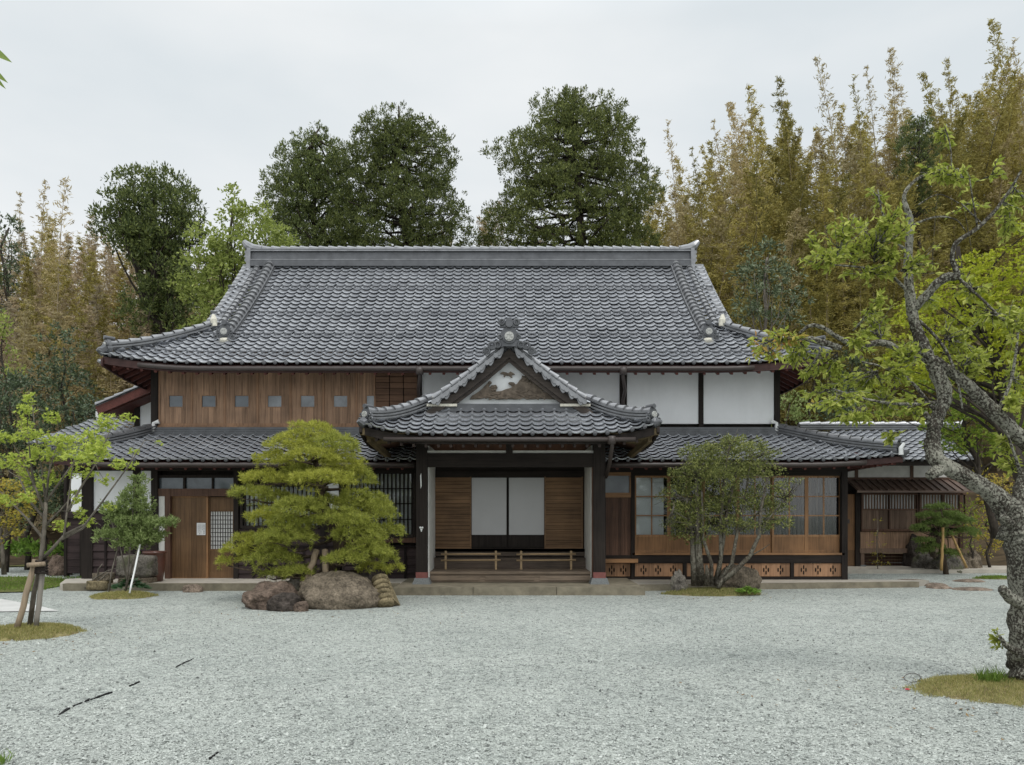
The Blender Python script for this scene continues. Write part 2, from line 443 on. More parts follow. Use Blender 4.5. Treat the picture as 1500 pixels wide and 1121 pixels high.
    V = np.concatenate(V); Q = np.concatenate(Q); A = np.concatenate(A)
    # degenerate quads become proper triangles through from_pydata-free route: nudge the doubled corner
    dg = Q[:, 2] == Q[:, 3]
    Qn = Q[~dg]; An = A[~dg]
    o = np_obj(name, V, Qn, mat, parent, True, An)
    if dg.any():
        # caps as their own faces in the same mesh
        bm = bmesh.new(); bm.from_mesh(o.data); bm.verts.ensure_lookup_table()
        for q in Q[dg]:
            try: bm.faces.new([bm.verts[int(q[0])], bm.verts[int(q[1])], bm.verts[int(q[2])]])
            except ValueError: pass
        bm.to_mesh(o.data); bm.free()
    return o
def ridge_stack(mb, path, w_, h_, cap, layers=3, seg=.24, lift_end=0.0):
    """stacked flat tiles crowned with overlapping half-round cap tiles"""
    pr = []; lh = h_ / layers
    for i in range(layers):
        ww = w_ / 2 * (1 - .10 * i)
        pr += [(ww - .08, i * lh), (ww - .08, i * lh + lh * .45), (ww, i * lh + lh * .45), (ww, (i + 1) * lh), (ww - .08, (i + 1) * lh)]
    prf = pr + [(-a, b) for a, b in pr[::-1]]
    mb.cur = 1; mb.sweep(prf, path); mb.cur = 0
    path = [Vector(p) for p in path]
    ln = [0]
    for a, b in zip(path, path[1:]): ln.append(ln[-1] + (b - a).length)
    def at(d):
        d = min(max(d, 0), ln[-1] - 1e-6)
        for i in range(len(ln) - 1):
            if d <= ln[i + 1]: return path[i].lerp(path[i + 1], (d - ln[i]) / (ln[i + 1] - ln[i]))
    n = max(1, round(ln[-1] / seg))
    for i in range(n):
        a, b = at(ln[-1] * (i + .0) / n), at(ln[-1] * (i + .93) / n)
        t = (b - a).normalized(); la = t.cross(Vector((0, 0, 1))).normalized(); up = la.cross(t).normalized()
        bi = len(mb.v); K = 8
        for e, r in ((a, cap * .78), (b, cap * 1.14)):
            for k in range(K + 1):
                g = PI * k / K; mb.v.append(tuple(e + up * (h_ - .01) + la * (r * math.cos(g)) + up * (r * .95 * math.sin(g))))
        for k in range(K): mb.face((bi + k, bi + k + 1, bi + K + 2 + k, bi + K + 1 + k))
        mb.face([bi + k for k in range(K + 1)]); mb.face([bi + K + 1 + k for k in range(K + 1)][::-1])
    return mb
def end_tile(parent, c, d, k, name='ridge_end_tile', boss=True, crest=False):
    """ornamental end tile: plaque with scrolls facing direction d"""
    d = Vector(d).normalized(); la = d.cross(Vector((0, 0, 1))).normalized(); c = Vector(c)
    def W(x, y, z): return tuple(c + la * x * k - d * y * k + Vector((0, 0, z * k)))
    mb = MB()
    poly = [(-.5, 0), (-.52, .18), (-.36, .30), (-.34, .52), (-.20, .74), (0, .82), (.20, .74), (.34, .52), (.36, .30), (.52, .18), (.5, 0), (.2, .08), (-.2, .08)]
    mb.prism(poly, 0, .22)
    for sx in (-1, 1):
        mb.torus((sx * .42, -.02, .14), .10, .045); mb.torus((sx * .33, -.02, .42), .07, .04)
    mb.cyl((0, 0, .42), (0, 1, 0), .25, .14, 16)
    mb.tube([(0, .5, .86), (0, -.12, .88)], .13, 10)
    if crest:
        mb.prism([(-.36, .78), (-.30, 1.02), (-.16, .92), (-.08, 1.12), (.08, 1.12), (.16, .92), (.30, 1.02), (.36, .78)], -.02, .2)
        for sx in (-1, 1):
            mb.torus((sx * .27, -.03, .96), .09, .05); mb.torus((sx * .62, -.02, .10), .12, .05); mb.torus((sx * .82, 0, -.08), .10, .05)
            mb.prism([(sx * .45, .2), (sx * .95, -.02), (sx * 1.0, -.18), (sx * .5, 0)], 0, .18)
    mb.v = [W(*a) for a in mb.v]
    o = mb.build(name, M['ridge_dark'], parent, False)
    if boss:
        b = MB(); b.cyl((0, -.10, .42), (0, 1, 0), .17, .09, 16)
        for i in range(6):
            g = i * PI / 3; b.cyl((.10 * math.cos(g), -.15, .42 + .10 * math.sin(g)), (0, 1, 0), .035, .04, 8)
        b.v = [W(*a) for a in b.v]
        bo = b.build('crest_boss', M['boss'], o)
    return o

# ------------------------------------------------------------------ the house
YU, YL, YP = 18.7, 17.5, 16.0
house = thing('wooden_house', 'large two-storey wooden house with grey tiled hip-and-gable roof, white walls and gabled entrance porch', 'house', (-0.9, 18.7, 0))
# ---- upper roof
YE, XL, XR, TR = 17.5, -8.88, 7.08, 5.1
def zt_up(t): return 4.86 + .57 * t + .0324 * t * t
XC = (XL + XR) / 2; HWID = (XR - XL) / 2
def lift_up(u, t):
    d = np.abs(u - HWID); return .20 * np.clip((d - HWID + 2.4) / 2.4, 0, 1) ** 2 * np.clip(1 - t / 2.0, 0, 1)
VL, VR = XL + 1.5, XR - 1.5     # verges of the gable
THIP = 1.9
def clip_up(u, t):
    x = XL + u
    k = np.where(t < THIP, XL + t * (VL + .32 - XL) / THIP, VL)
    k2 = np.where(t < THIP, XR - t * (XR - VR + .32) / THIP, VR)
    e = np.where(t < THIP, .13, 0); return (x > k - e) & (x < k2 + e)
surf_up = arc_surf((XL, YE, 0), (1, 0, 0), (0, 1, 0), zt_up, TR, lift_up)
roof = tile_field('roof', surf_up, XR - XL, house, M['tile'], clip_up, guards=(2, 7, 13, 20))
def pu(x, t): return Vector(surf_up(np.array([x - XL]), np.array([float(surf_up.s(t))]))[0])
# side skirts and the back slope (seen only from the side)
def side_field(x0, sgn, parent):
    def lf(u, t):
        d = np.abs(u - 5.1); return .20 * np.clip((d - 5.1 + 2.4) / 2.4, 0, 1) ** 2 * np.clip(1 - t / 2.0, 0, 1)
    sf = arc_surf((x0, YE, 0), (0, 1, 0), (sgn, 0, 0), zt_up, THIP + .2, lf)
    return tile_field('side_roof', sf, 10.2, parent, M['tile'], lambda u, t: (u > t * .98 - .13) & (u < 10.2 - t * .98 + .13))
side_field(XL, 1, roof); side_field(XR, -1, roof)
mb = MB(); n = 10
for i in range(n):
    a, b = TR * i / n, TR * (i + 1) / n
    x0 = XL + min(a, THIP) * .8 if a < THIP else VL; x1 = XR - min(a, THIP) * .8 if a < THIP else VR
    bi = len(mb.v); mb.v += [(x0, 27.7 - a, float(zt_up(a))), (x1, 27.7 - a, float(zt_up(a))), (x1, 27.7 - b, float(zt_up(b))), (x0, 27.7 - b, float(zt_up(b)))]; mb.face((bi, bi + 1, bi + 2, bi + 3))
mb.build('back_slope', M['ridge'], roof)
for x in (VL + .5, VR - .5):
    mb = MB()
    mb.v += [(x, YE + THIP, float(zt_up(THIP)) - .2), (x, 27.7 - THIP, float(zt_up(THIP)) - .2), (x, 22.6, float(zt_up(TR)) - .1)]; mb.face((0, 1, 2)); mb.build('gable_end', M['plaster'], roof)
# main ridge
zr_ = float(zt_up(TR))
RL, RR = X_(371, 22.6), X_(1009, 22.6)
mb = MB()
pr = [(.30, -.12), (.30, .02), (.25, .02), (.25, .06), (.23, .06), (.23, .10), (.205, .10), (.19, .30), (.22, .31), (.22, .35), (.19, .35), (.19, .39)]
mb.sweep(pr + [(-a, b) for a, b in pr[::-1]], [(RL, 22.6, zr_), (RR, 22.6, zr_)])
mb.build('ridge', M['ridge_dark'], roof)
mb = MB()
for sx in (-1, 1):
    for q, z0, z1 in ((.262, -.02, .012), (.236, .062, .082), (.232, .312, .342)): mb.box(RL, RR, 22.6 + sx * q - .02, 22.6 + sx * q + .02, zr_ + z0, zr_ + z1)
nn = 46
for i in range(nn):
    a = RL + (RR - RL) * i / nn; b = RL + (RR - RL) * (i + 1) / nn
    mb.tube([(a - .01, 22.6, zr_ + .41), (a + .05, 22.6, zr_ + .412), (b, 22.6, zr_ + .40)], [.112, .118, .095], 10)
    mb.cyl((a + .02, 22.6, zr_ + .505), (1, 0, 0), .035, .07, 8)
for sx in (-1, 1): mb.box(RL, RR, 22.6 + sx * .215 - .012, 22.6 + sx * .215 + .012, zr_ + .035, zr_ + .055)
mb.build('ridge_cap', M['ridge'], roof)
for x, sx in ((RL, -1), (RR, 1)):
    mb = MB()
    mb.tube([(x - sx * .25, 22.6, zr_ + .42), (x, 22.6, zr_ + .45), (x + sx * .15, 22.6, zr_ + .53), (x + sx * .27, 22.6, zr_ + .66)], [.12, .14, .13, .07], 10)
    mb.prism([(x, -.22), (x + sx * .10, -.22), (x + sx * .13, .1), (x + sx * .10, .40), (x, .40)], 22.6 - .26, 22.6 + .26)
    mb.v = [(a, b, c + (zr_ if abs(c) < 1 else 0)) for a, b, c in mb.v]
    for zz in (.06, .17, .28): mb.cyl((x + sx * .12, 22.42, zr_ + zz), (0, 1, 0), .055, .12, 10)
    mb.build('ridge_end_tile', M['ridge'], roof)
# descending ridges and verges
for x, vx, sx in ((-6.6, VL, -1), (4.78, VR, 1)):
    path = [pu(x, t) + Vector((0, 0, .02)) for t in np.linspace(5.0, 1.28, 24)]
    mb = ridge_stack(MB(), path, .32, .11, .115, 2, .235)
    mb.build('descending_ridge', RM, roof)
    mo = MB()
    e = path[-1]; end_tile(roof, e + Vector((0, -.05, -.02)), (0, -1, .0), .46)
    mo.sphere((e.x, e.y - .02, e.z - .03), .13, 8, 6, (1.2, .8, .55)); mo.build('mortar', M['mortar'], roof)
    path = [pu(vx - sx * .42, t) + Vector((0, 0, .02)) for t in np.linspace(5.0, 1.95, 20)]
    ridge_stack(MB(), path, .16, .03, .085, 1, .235).build('verge_ridge', RM, roof)
    # step-edged verge tiles
    mb = MB()
    sA, sB = float(surf_up.s(1.9)), surf_up.len
    k = int((sB - sA) / .235)
    for i in range(k + 1):
        s0 = sA + i * .235
        t0 = float(surf_up.t(s0)); t1 = float(surf_up.t(min(s0 + .25, sB)))
        p0 = pu(vx, t0) + Vector((0, 0, .055)); p1 = pu(vx, t1) + Vector((0, 0, .02))
        x0, x1 = sorted((vx - sx * .30, vx + sx * .03)); b = len(mb.v)
        mb.v += [(x0, p0.y, p0.z - .08), (x1, p0.y, p0.z - .08), (x1, p0.y, p0.z), (x0, p0.y, p0.z), (x0, p1.y, p1.z), (x1, p1.y, p1.z), (x1, p1.y, p1.z - .2), (x1, p0.y, p0.z - .22)]
        mb.face((b, b + 1, b + 2, b + 3)); mb.face((b + 3, b + 2, b + 5, b + 4)); mb.face((b + 2, b + 7, b + 6, b + 5))
    mb.build('verge_tiles', M['ridge'], roof)
    # hip ridge from the verge foot down to the eave corner
    cx = XL if sx < 0 else XR
    path = []
    for q in np.linspace(0, 1, 14):
        t = THIP * (1 - q) + .12 * q; xx = (vx - sx * .32) * (1 - q) + (cx - sx * .05) * q
        path.append(Vector((xx, YE + t, float(surf_up(np.array([xx - XL]), np.array([float(surf_up.s(t))]))[0][2]) + .02 + .05 * q * q)))
    ridge_stack(MB(), path, .28, .13, .09, 2, .27).build('hip_ridge', RM, roof)
    dd = (path[-1] - path[-3]); dd.z = 0
    end_tile(roof, path[-1] + Vector((0, 0, -.04)), dd, .36)
    mb = MB(); mb.tube([path[-1] + Vector((0, 0, .02)), path[-1] + dd.normalized() * .1 + Vector((0, 0, -.04)), path[-1] + dd.normalized() * .18 + Vector((0, 0, .0))], [.13, .11, .05], 8)
    mb.build('corner_tile', M['ridge_dark'], roof)
    mb = MB(); q = path[0]; mb.tube([q + Vector((-sx * .02, -.12, .0)), q + Vector((0, -.1, .16)), q + Vector((sx * .02, -.06, .30))], [.07, .085, .04], 8); mb.build('mortar', M['mortar'], roof)
# fascia, gutter, soffit and rafters
def eave_z(x): return float(zt_up(0)) + float(lift_up(np.array([x - XL]), np.array([0.]))[0])
xs = np.linspace(XL + .02, XR - .02, 61)
mb = MB()
for a, b in zip(xs, xs[1:]):
    za, zb = eave_z(a), eave_z(b)
    for (y0, y1, hi, lo) in ((YE + .04, YE + .09, -.035, -.19),):
        bi = len(mb.v); mb.v += [(a, y0, za + lo), (b, y0, zb + lo), (b, y0, zb + hi), (a, y0, za + hi), (a, y1, za + lo), (b, y1, zb + lo)]
        mb.face((bi, bi + 1, bi + 2, bi + 3)); mb.face((bi, bi + 4, bi + 5, bi + 1))
mb.build('fascia', M['redx'], roof)
mb = MB(); mb.tube([(x, YE + .0, eave_z(x) - .11) for x in xs[3:-6]], .052, 8); mb.build('gutter', M['gutter'], roof, True)
mb = MB()
def inner_t(x): return 1.5 * min(1.0, max(.02, (x - XL) / 1.2), max(.02, (XR - x) / 1.2))
def soff(x, k=0.0):
    t = inner_t(x); return (x, YE + t, eave_z(x) - .15 - k + (5.34 - eave_z(x) + .15) * t / 1.5)
for a, b in zip(xs, xs[1:]):
    bi = len(mb.v); mb.v += [(a, YE + .06, eave_z(a) - .15), (b, YE + .06, eave_z(b) - .15), soff(b), soff(a)]; mb.face((bi, bi + 1, bi + 2, bi + 3))
def zz_(y): return 4.71 + .20 * max(0, 1 - (y - YE) / 2.4) ** 2
for x0, sg in ((XL + .03, 1), (XR - .03, -1)):
    ys = np.linspace(YE + .02, YE + 9.8, 40)
    def inn(y):
        t = 1.5 * min(1.0, max(.02, (y - YE) / 1.5)); return (x0 + sg * .8 * t, y, zz_(y) + (5.34 - zz_(y)) * t / 1.5)
    for ya, yb in zip(ys, ys[1:]):
        bi = len(mb.v); mb.v += [(x0, ya, zz_(ya)), (x0, yb, zz_(yb)), inn(yb), inn(ya)]; mb.face((bi, bi + 1, bi + 2, bi + 3))
mb.build('soffit', M['red'], roof)
mb = MB(); x = XL + .25
while x < XR - .2:
    e = soff(x, .05); mb.beam((x, YE + .08, eave_z(x) - .20), e, .055, .075); x += .303
y = YE + .4
while y < 26:
    for x0, sg in ((XL + .05, 1), (XR - .05, -1)):
        t = 1.5 * min(1.0, (y - YE) / 1.5); mb.beam((x0, y, zz_(y) - .05), (x0 + sg * .8 * t, y, zz_(y) - .05 + (5.34 - zz_(y)) * t / 1.5), .055, .075)
    y += .303
mb.build('rafters', M['red'], roof)
for x0, e in ((XL + .02, -1), (XR - .02, 1)):
    mb = MB(); pts = [(x0, y, 4.80 + .20 * max(0, 1 - (y - YE) / 2.4) ** 2 - .06) for y in np.linspace(YE, 26, 18)]
    mb.sweep([(-.02, -.13), (.02, -.13), (.02, .04), (-.02, .04)], pts); mb.build('fascia', M['redx'], roof)
    mb = MB(); mb.tube([(x0 + e * .06, p[1], p[2] - .02) for p in pts], .045, 8); mb.build('gutter', M['ridge'], roof, True)

# ---- upper storey walls
wu = MB().box(-8.15, 6.28, YU + .12, 26.4, 3.2, 5.35).build('wall', M['dark'], house)
ZB, ZT = Z_(624, YU), 5.38
def up_panel(name, a, b, mat, proud=0.0, zb=ZB, zt_=ZT, th=.05): return MB().box(X_(a, YU), X_(b, YU), YU - proud, YU + th, zb, zt_).build(name, mat, house)
for a, b in ((618, 907.5), (918.5, 1023), (1030.5, 1133.5)): up_panel('wall_panel', a, b, M['plaster'], zb=Z_(621, YU), th=.1)
for a, b in ((222, 232), (612, 618), (908, 918), (1023.5, 1030), (1134, 1142)): up_panel('post', a, b, M['dark'], .04, zb=3.4, th=.14)
MB().box(X_(222, YU), X_(1142, YU), YU - .03, YU + .11, 4.95, 5.12).build('beam', M['dark_x'], house)
px = 233.0
for i in range(7):
    a, b = px, min(px + 48.2, 550)
    x0, x1 = X_(a, YU), X_(b, YU); nb = 6
    mb = MB()
    wx0, wx1 = X_(a + 15, YU), min(X_(a + 35, YU), x1); wz0, wz1 = Z_(596.3, YU), Z_(580, YU)
    cuts = sorted([x0, x1] + [x0 + (x1 - x0) * (k + rng.uniform(-.2, .2)) / nb for k in range(1, nb)] + [wx0] + ([wx1] if wx1 < x1 else []))
    for c0, c1 in zip(cuts, cuts[1:]):
        if c1 - c0 < .01: continue
        g = .0015; inw = c0 >= wx0 - .001 and c1 <= wx1 + .001
        yy = YU - .012 + rng.uniform(-.003, .003)
        if inw: mb.box(c0 + g, c1 - g, yy, YU + .03, ZB + .05, wz0); mb.box(c0 + g, c1 - g, yy, YU + .03, wz1, ZT)
        else: mb.box(c0 + g, c1 - g, yy, YU + .03, ZB + .05, ZT)
    sh = mb.build('shutter', M['shutter'], house)
    mb = MB(); mb.box(x0, x0 + .028, YU - .03, YU + .02, ZB, ZT); mb.box(x1 - .028, x1, YU - .03, YU + .02, ZB, ZT); mb.box(x0 + .028, x1 - .028, YU - .028, YU + .02, ZB, ZB + .055)
    for (q0, q1, z0, z1) in ((wx0 - .015, wx0, wz0 - .015, wz1 + .015), (wx1, wx1 + .015, wz0 - .015, wz1 + .015), (wx0, wx1, wz0 - .015, wz0), (wx0, wx1, wz1, wz1 + .015)):
        if q1 <= x1 + .02: mb.box(q0, q1, YU - .022, YU + .02, z0, z1)
    mb.build('frame', M['shframe'], sh)
    MB().box(wx0, wx1, YU + .004, YU + .012, wz0, wz1).build('pane', M['smoke' if i < 3 else 'smoke_refl'], sh)
    px += 48.2
mb = MB()
for k in range(12):
    z = Z_(624, YU) + k * .145
    for j in range(3):
        xa, xb = X_(550 + j * 20.6, YU), X_(550 + (j + 1) * 20.6, YU); mb.box(xa + .01, xb - .01, YU - .012, YU + .03, z + .006, z + .139)
sl = mb.build('slatted_shutter', M['shutter_x'], house)
MB().box(X_(232, YU), X_(612, YU), YU - .05, YU + .02, ZB - .05, ZB).build('sill', M['shframe'], house)
# rain pipes with curved heads
for xp, zb_ in ((614.5, Z_(560, 17.6)), (913, Z_(600, YU))):
    mb = MB(); x = X_(xp, 18.5)
    mb.tube([(X_(xp, YE), YE + .02, 4.72), (X_(xp, YE), YE + .04, 4.58), (x, 18.2, 4.38), (x, 18.55, 4.2), (x, 18.6, 3.5)], .04, 8)
    mb.cyl((X_(xp, YE), YE + .0, 4.70), (0, 0, 1), .085, .16, 10); mb.build('downspout', M['gutter'], house, True)
# projecting bay on the left with its little lean-to roof
MB().box(-9.35, -8.2, 20.4, 20.5, 3.3, 4.75).build('wall_panel', M['plaster'], house)
MB().box(-9.48, -9.35, 20.36, 20.6, 3.2, 4.8).build('post', M['dark'], house)
mb = MB(); mb.box(-9.35, -8.2, 20.36, 20.4, 4.42, 4.5); mb.build('beam', M['dark_x'], house)
sf = arc_surf((-10.05, 19.7, 0), (0, 1, 0), (1, 0, 0), lambda t: 4.22 + .42 * t, 1.9)
lr = tile_field('roof', sf, 3.0, house, M['tile'])
mb = MB(); mb.beam((-10.08, 19.68, 4.10), (-8.2, 19.68, 4.90), .05, .2); mb.beam((-10.0, 21.2, 4.05), (-8.2, 21.2, 4.8), 2.8, .05); mb.build('barge_board', M['red'], lr)
mb = MB(); ridge_stack(mb, [(-8.2, 19.68, 5.0), (-9.2, 19.68, 4.6), (-10.1, 19.68, 4.22)], .14, .02, .075, 1, .25); mb.build('verge_ridge', RM, lr)

# ---- lower roof
LE, LXL, LXR = 16.6, -9.6, 8.33
def zt_lo(t): return 2.67 + .345 * t + .01 * t * t
LW = LXR - LXL
def lift_lo(u, t): return (.10 * np.clip((1.8 - u) / 1.8, 0, 1) ** 2 + .13 * np.clip((u - LW + 2.2) / 2.2, 0, 1) ** 2) * np.clip(1 - t / 1.6, 0, 1)
surf_lo = arc_surf((LXL, LE, 0), (1, 0, 0), (0, 1, 0), zt_lo, 2.1, lift_lo)
def clip_lo(u, t):
    x = LXL + u
    return (x > LXL + t * .667 - .13) & (x < LXR - t * .95 + .13) & ((x < -1.75) | (x > 1.98))
lroof = tile_field('roof', surf_lo, LW, house, M['tile'], clip_lo)
def pl(x, t): return Vector(surf_lo(np.array([x - LXL]), np.array([float(surf_lo.s(t))]))[0])
for x0, sg, k, ylen in ((LXL, 1, 1.0, 6.0), (LXR, -1, .98, 8.0)):
    sf = arc_surf((x0, LE, 0), (0, 1, 0), (sg, 0, 0), (lambda t, q=(1.5 if sg > 0 else 1.05): zt_lo(t * q)), 1.4 if sg > 0 else 2.0, lambda u, t: .12 * np.clip((1.8 - u) / 1.8, 0, 1) ** 2 * np.clip(1 - t / 1.6, 0, 1))
    tile_field('side_roof', sf, ylen, lroof, M['tile'], (lambda u, t, q=(1.5 if sg > 0 else 1.05): u > t * q - .13))
for cx, tx, sx in ((LXL, -8.2, -1), (LXR, 6.33, 1)):
    path = []
    for q in np.linspace(0, 1, 12):
        t = 2.1 * (1 - q) + .1 * q; xx = tx * (1 - q) + (cx - sx * .08) * q
        p = pl(xx, t); path.append(p + Vector((0, 0, .02 + .03 * q * q)))
    ridge_stack(MB(), path, .28, .17, .085, 3, .27).build('hip_ridge', RM, lroof)
    dd = path[-1] - path[-3]; dd.z = 0
    end_tile(lroof, path[-1] + Vector((0, 0, -.05)), dd, .32, boss=False)
    mb = MB(); e = path[-1]; d_ = dd.normalized()
    mb.tube([e + d_ * .02, e + d_ * .1 + Vector((0, 0, -.06)), e + d_ * .2 + Vector((0, 0, .0))], [.1, .09, .035], 8); mb.build('corner_tile', M['ridge_dark'], lroof)
    mb = MB(); q = path[0] + Vector((0, -.12, .05)); mb.tube([q + Vector((0, 0, -.22)), q + Vector((0, 0, -.05)), q + Vector((0, 0, .16)), q + Vector((-sx * .12, .02, .2))], [.05, .05, .04, .055], 8)
    if sx > 0: mb.build('mortar', M['white'], lroof); mb = MB(); e2 = path[-1]; mb.tube([e2 + Vector((-.02, -.14, -.08)), e2 + Vector((-.03, -.15, .06)), e2 + Vector((.05, -.12, .16))], [.05, .045, .03], 8)
    mb.build('mortar', M['white'], lroof)
# stacked flat tiles where the lower roof meets the upper wall
for a, b in ((226, 560), (935, 1136)):
    mb = MB(); x0, x1 = X_(a, YU), X_(b, YU)
    for i in range(4): mb.box(x0, x1, YU - .20 + i * .025, YU + .02, 3.36 + i * .055, 3.40 + i * .055); mb.box(x0, x1, YU - .16 + i * .025, YU + .02, 3.40 + i * .055, 3.415 + i * .055)
    mb.build('flashing_course', M['ridge_dark'], lroof)
def lt(x): return min(1.0, max(.01, (x - LXL) / 1.35), max(.01, (LXR - x) / 1.95))
def elo(x): return 2.67 + float(lift_lo(np.array([x - LXL]), np.array([0.]))[0])
for a, b in ((LXL + .02, -1.9), (2.2, LXR - .02)):
    xs = np.linspace(a, b, 40)
    mb = MB()
    for p, q in zip(xs, xs[1:]):
        za, zb = elo(p), elo(q)
        bi = len(mb.v); mb.v += [(p, LE + .05, za - .15), (q, LE + .05, zb - .15), (q, LE + .05, zb - .03), (p, LE + .05, za - .03), (p, LE + .1, za - .15), (q, LE + .1, zb - .15)]; mb.face((bi, bi + 1, bi + 2, bi + 3)); mb.face((bi, bi + 4, bi + 5, bi + 1))
    mb.build('fascia', M['redx'], lroof)
    g = [x for x in xs if (x > -9.0 and x < 7.6)]
    mb = MB(); mb.tube([(x, LE + .01, elo(x) - .085) for x in g], .047, 8); mb.build('gutter', M['gutter'], lroof, True)
    mb = MB()
    for p, q in zip(xs, xs[1:]):
        bi = len(mb.v); mb.v += [(p, LE + .07, elo(p) - .11), (q, LE + .07, elo(q) - .12), (q, LE + .07 + 1.93 * lt(q), elo(q) - .12 + (3.13 - elo(q) + .12) * lt(q)), (p, LE + .07 + 1.93 * lt(p), elo(p) - .12 + (3.13 - elo(p) + .12) * lt(p))]; mb.face((bi, bi + 1, bi + 2, bi + 3))
    x = a + .15
    while x < b: mb.beam((x, LE + .09, elo(x) - .16), (x, LE + .09 + .95 * lt(x), elo(x) - .16 + (2.86 - elo(x) + .16) * lt(x)), .05, .06); x += .303
    mb.build('soffit', M['red'], lroof)
mb = MB()
for i in range(16):
    y = LE + .3 + i * .303; mb.beam((LXR - .05, y, 2.62), (7.4, y, 2.83), .05, .06)
mb.v += [(LXR - .04, LE + .08, 2.64), (LXR - .04, 22, 2.57), (7.4, 22, 2.86), (7.4, LE + 1.0, 2.86)]; b = len(mb.v) - 4; mb.face((b, b + 1, b + 2, b + 3))
mb.beam((LXR - .03, LE + .08, 2.70), (LXR - .03, 22, 2.58), .05, .13)
mb.build('soffit', M['red'], lroof)

# ---- lower storey: dark core, beams, posts
MB().box(-8.7, -2.0, 17.66, 18.6, .1, 2.95).build('wall', M['dark'], house)
MB().box(-8.6, 7.2, 18.75, 25.5, .1, 3.2).build('wall', M['dark'], house)
for a, b, c, d in ((122, 609, 678, 690), (886, 1240, 680, 692)): MB().bpx(a, b, c, d, YL, .1, .06).build('beam', M['dark_x'], house)
for a, b, t in ((121, 137, .16), (196, 206, .12), (222.5, 232, .16), (343, 350, .16), (470, 478, .12), (497, 504, .12), (924, 929.5, .12), (1232, 1240.5, .2)):
    mb = MB().bpx(a, b, 684, 852.5, YL, t, .05); mb.build('post', M['dark'], house)
for a, b in ((137.5, 195.5), (206.5, 222), (478.5, 496.5)): MB().bpx(a, b, 688, 748.5, YL, .1).build('wall_panel', M['plaster'], house)
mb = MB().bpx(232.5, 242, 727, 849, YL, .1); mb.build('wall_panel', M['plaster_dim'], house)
# set-back end wall on the left
mb = MB(); Y2 = 19.2
MB().bpx(104, 126, 694, 757, Y2, .1).build('wall_panel', M['plaster'], house)
mb = MB()
for k in range(9): z = .12 + k * .165; mb.box(X_(97, Y2), X_(128, Y2), Y2 - .02, Y2 + .08, z + .004, z + .161)
mb.build('siding', M['siding'], house)
mb = MB(); mb.bpx(95, 99, 690, 845, Y2, .1, .05); mb.bpx(118, 121, 757, 845, Y2, .1, .045); mb.bpx(95, 128, 755, 759, Y2, .1, .06); mb.build('post', M['dark'], house)
# siding of the front wall
def siding(a, b, c, d, bat):
    z0, z1 = Z_(d, YL), Z_(c, YL); k = max(1, round((z1 - z0) / .17)); h = (z1 - z0) / k; mb = MB()
    for i in range(k):
        z = z0 + i * h; x0, x1 = X_(a, YL), X_(b, YL); bi = len(mb.v)
        mb.v += [(x0, YL - .034, z), (x1, YL - .034, z), (x1, YL - .006, z + h), (x0, YL - .006, z + h), (x0, YL + .03, z), (x1, YL + .03, z)]
        mb.face((bi, bi + 1, bi + 2, bi + 3)); mb.face((bi, bi + 4, bi + 5, bi + 1))
    o = mb.build('siding', M['siding'], house)
    mb = MB()
    for q in bat: mb.bpx(q - 1.6, q + 1.6, c, d, YL, .03, .05)
    mb.bpx(a, b, c - 3, c, YL, .05, .06)
    mb.build('batten', M['batten'], o)
siding(137, 222, 751, 852, (156, 178, 205)); siding(350, 610, 802, 852.5, (372, 396, 420, 446, 462, 500, 533, 566, 594))
# ---- left entrance: transom, lintel, sliding doors
YD = 17.58
MB().bpx(242, 250, 716, 850, YL, .3, .03).build('post', M['brown'], house)
tr = MB().bpx(232, 350, 716, 727, YL, .3, .02).build('beam', M['brown'], house)
mb = MB(); mb.bpx(232, 350, 696, 700, YL, .2, .0); mb.bpx(268, 271, 700, 716, YL, .1); mb.bpx(310, 312, 700, 716, YL, .1)
tw_ = mb.build('transom_window', M['dark'], house)
MB().bpx(232, 350, 700, 716, YL + .06, .01).build('pane', M['smoke'], tw_)
d1 = MB()
xs_ = np.linspace(249.5, 303.5, 8)
for a, b in zip(xs_, xs_[1:]): d1.bpx(a + .1, b - .1, 727, 849, YD, .04, rng.uniform(0, .003))
d1 = d1.build('door', M['door'], house)
mb = MB(); mb.bpx(248.5, 251, 727, 850, YD, .04, .012); mb.bpx(302, 305, 727, 850, YD, .04, .012); mb.bpx(251, 302, 846.5, 850, YD, .04, .011); mb.bpx(251, 302, 727, 729, YD, .04, .011); mb.build('frame', M['honey'], d1)
d2 = MB(); a0 = 303.5
for a, b in ((303.5, 323), (323, 343)): d2.bpx(a + .1, b - .1, 807, 838, YD + .05, .03)
d2 = d2.build('door', M['door'], house); MB().bpx(304, 342, 728, 748, YD + .05, .03).build('panel', M['door'], d2)
mb = MB(); mb.bpx(305, 308, 727, 850, YD + .04, .05); mb.bpx(341, 344, 727, 850, YD + .04, .05); mb.bpx(308, 341, 838, 850, YD + .041, .05); mb.bpx(308, 341, 804.5, 807.5, YD + .041, .05); mb.bpx(308, 341, 747, 749.5, YD + .041, .05); mb.build('frame', M['door'], d2)
MB().bpx(304, 342, 749, 805, YD + .075, .006).build('lattice_pane', M['latpaper'], d2)
mb = MB()
for i in range(1, 9): q = 308 + 33 * i / 9; mb.bpx(q - .45, q + .45, 749.5, 805, YD + .062, .008)
for i in range(1, 9): q = 749.5 + 55.5 * i / 9; mb.bpx(308, 341, q - .4, q + .4, YD + .066, .006)
mb.build('lattice', M['dark'], d2)
MB().bpx(242, 350, 849.5, 852.5, YL, .35, .03).build('sill', M['brown'], house)
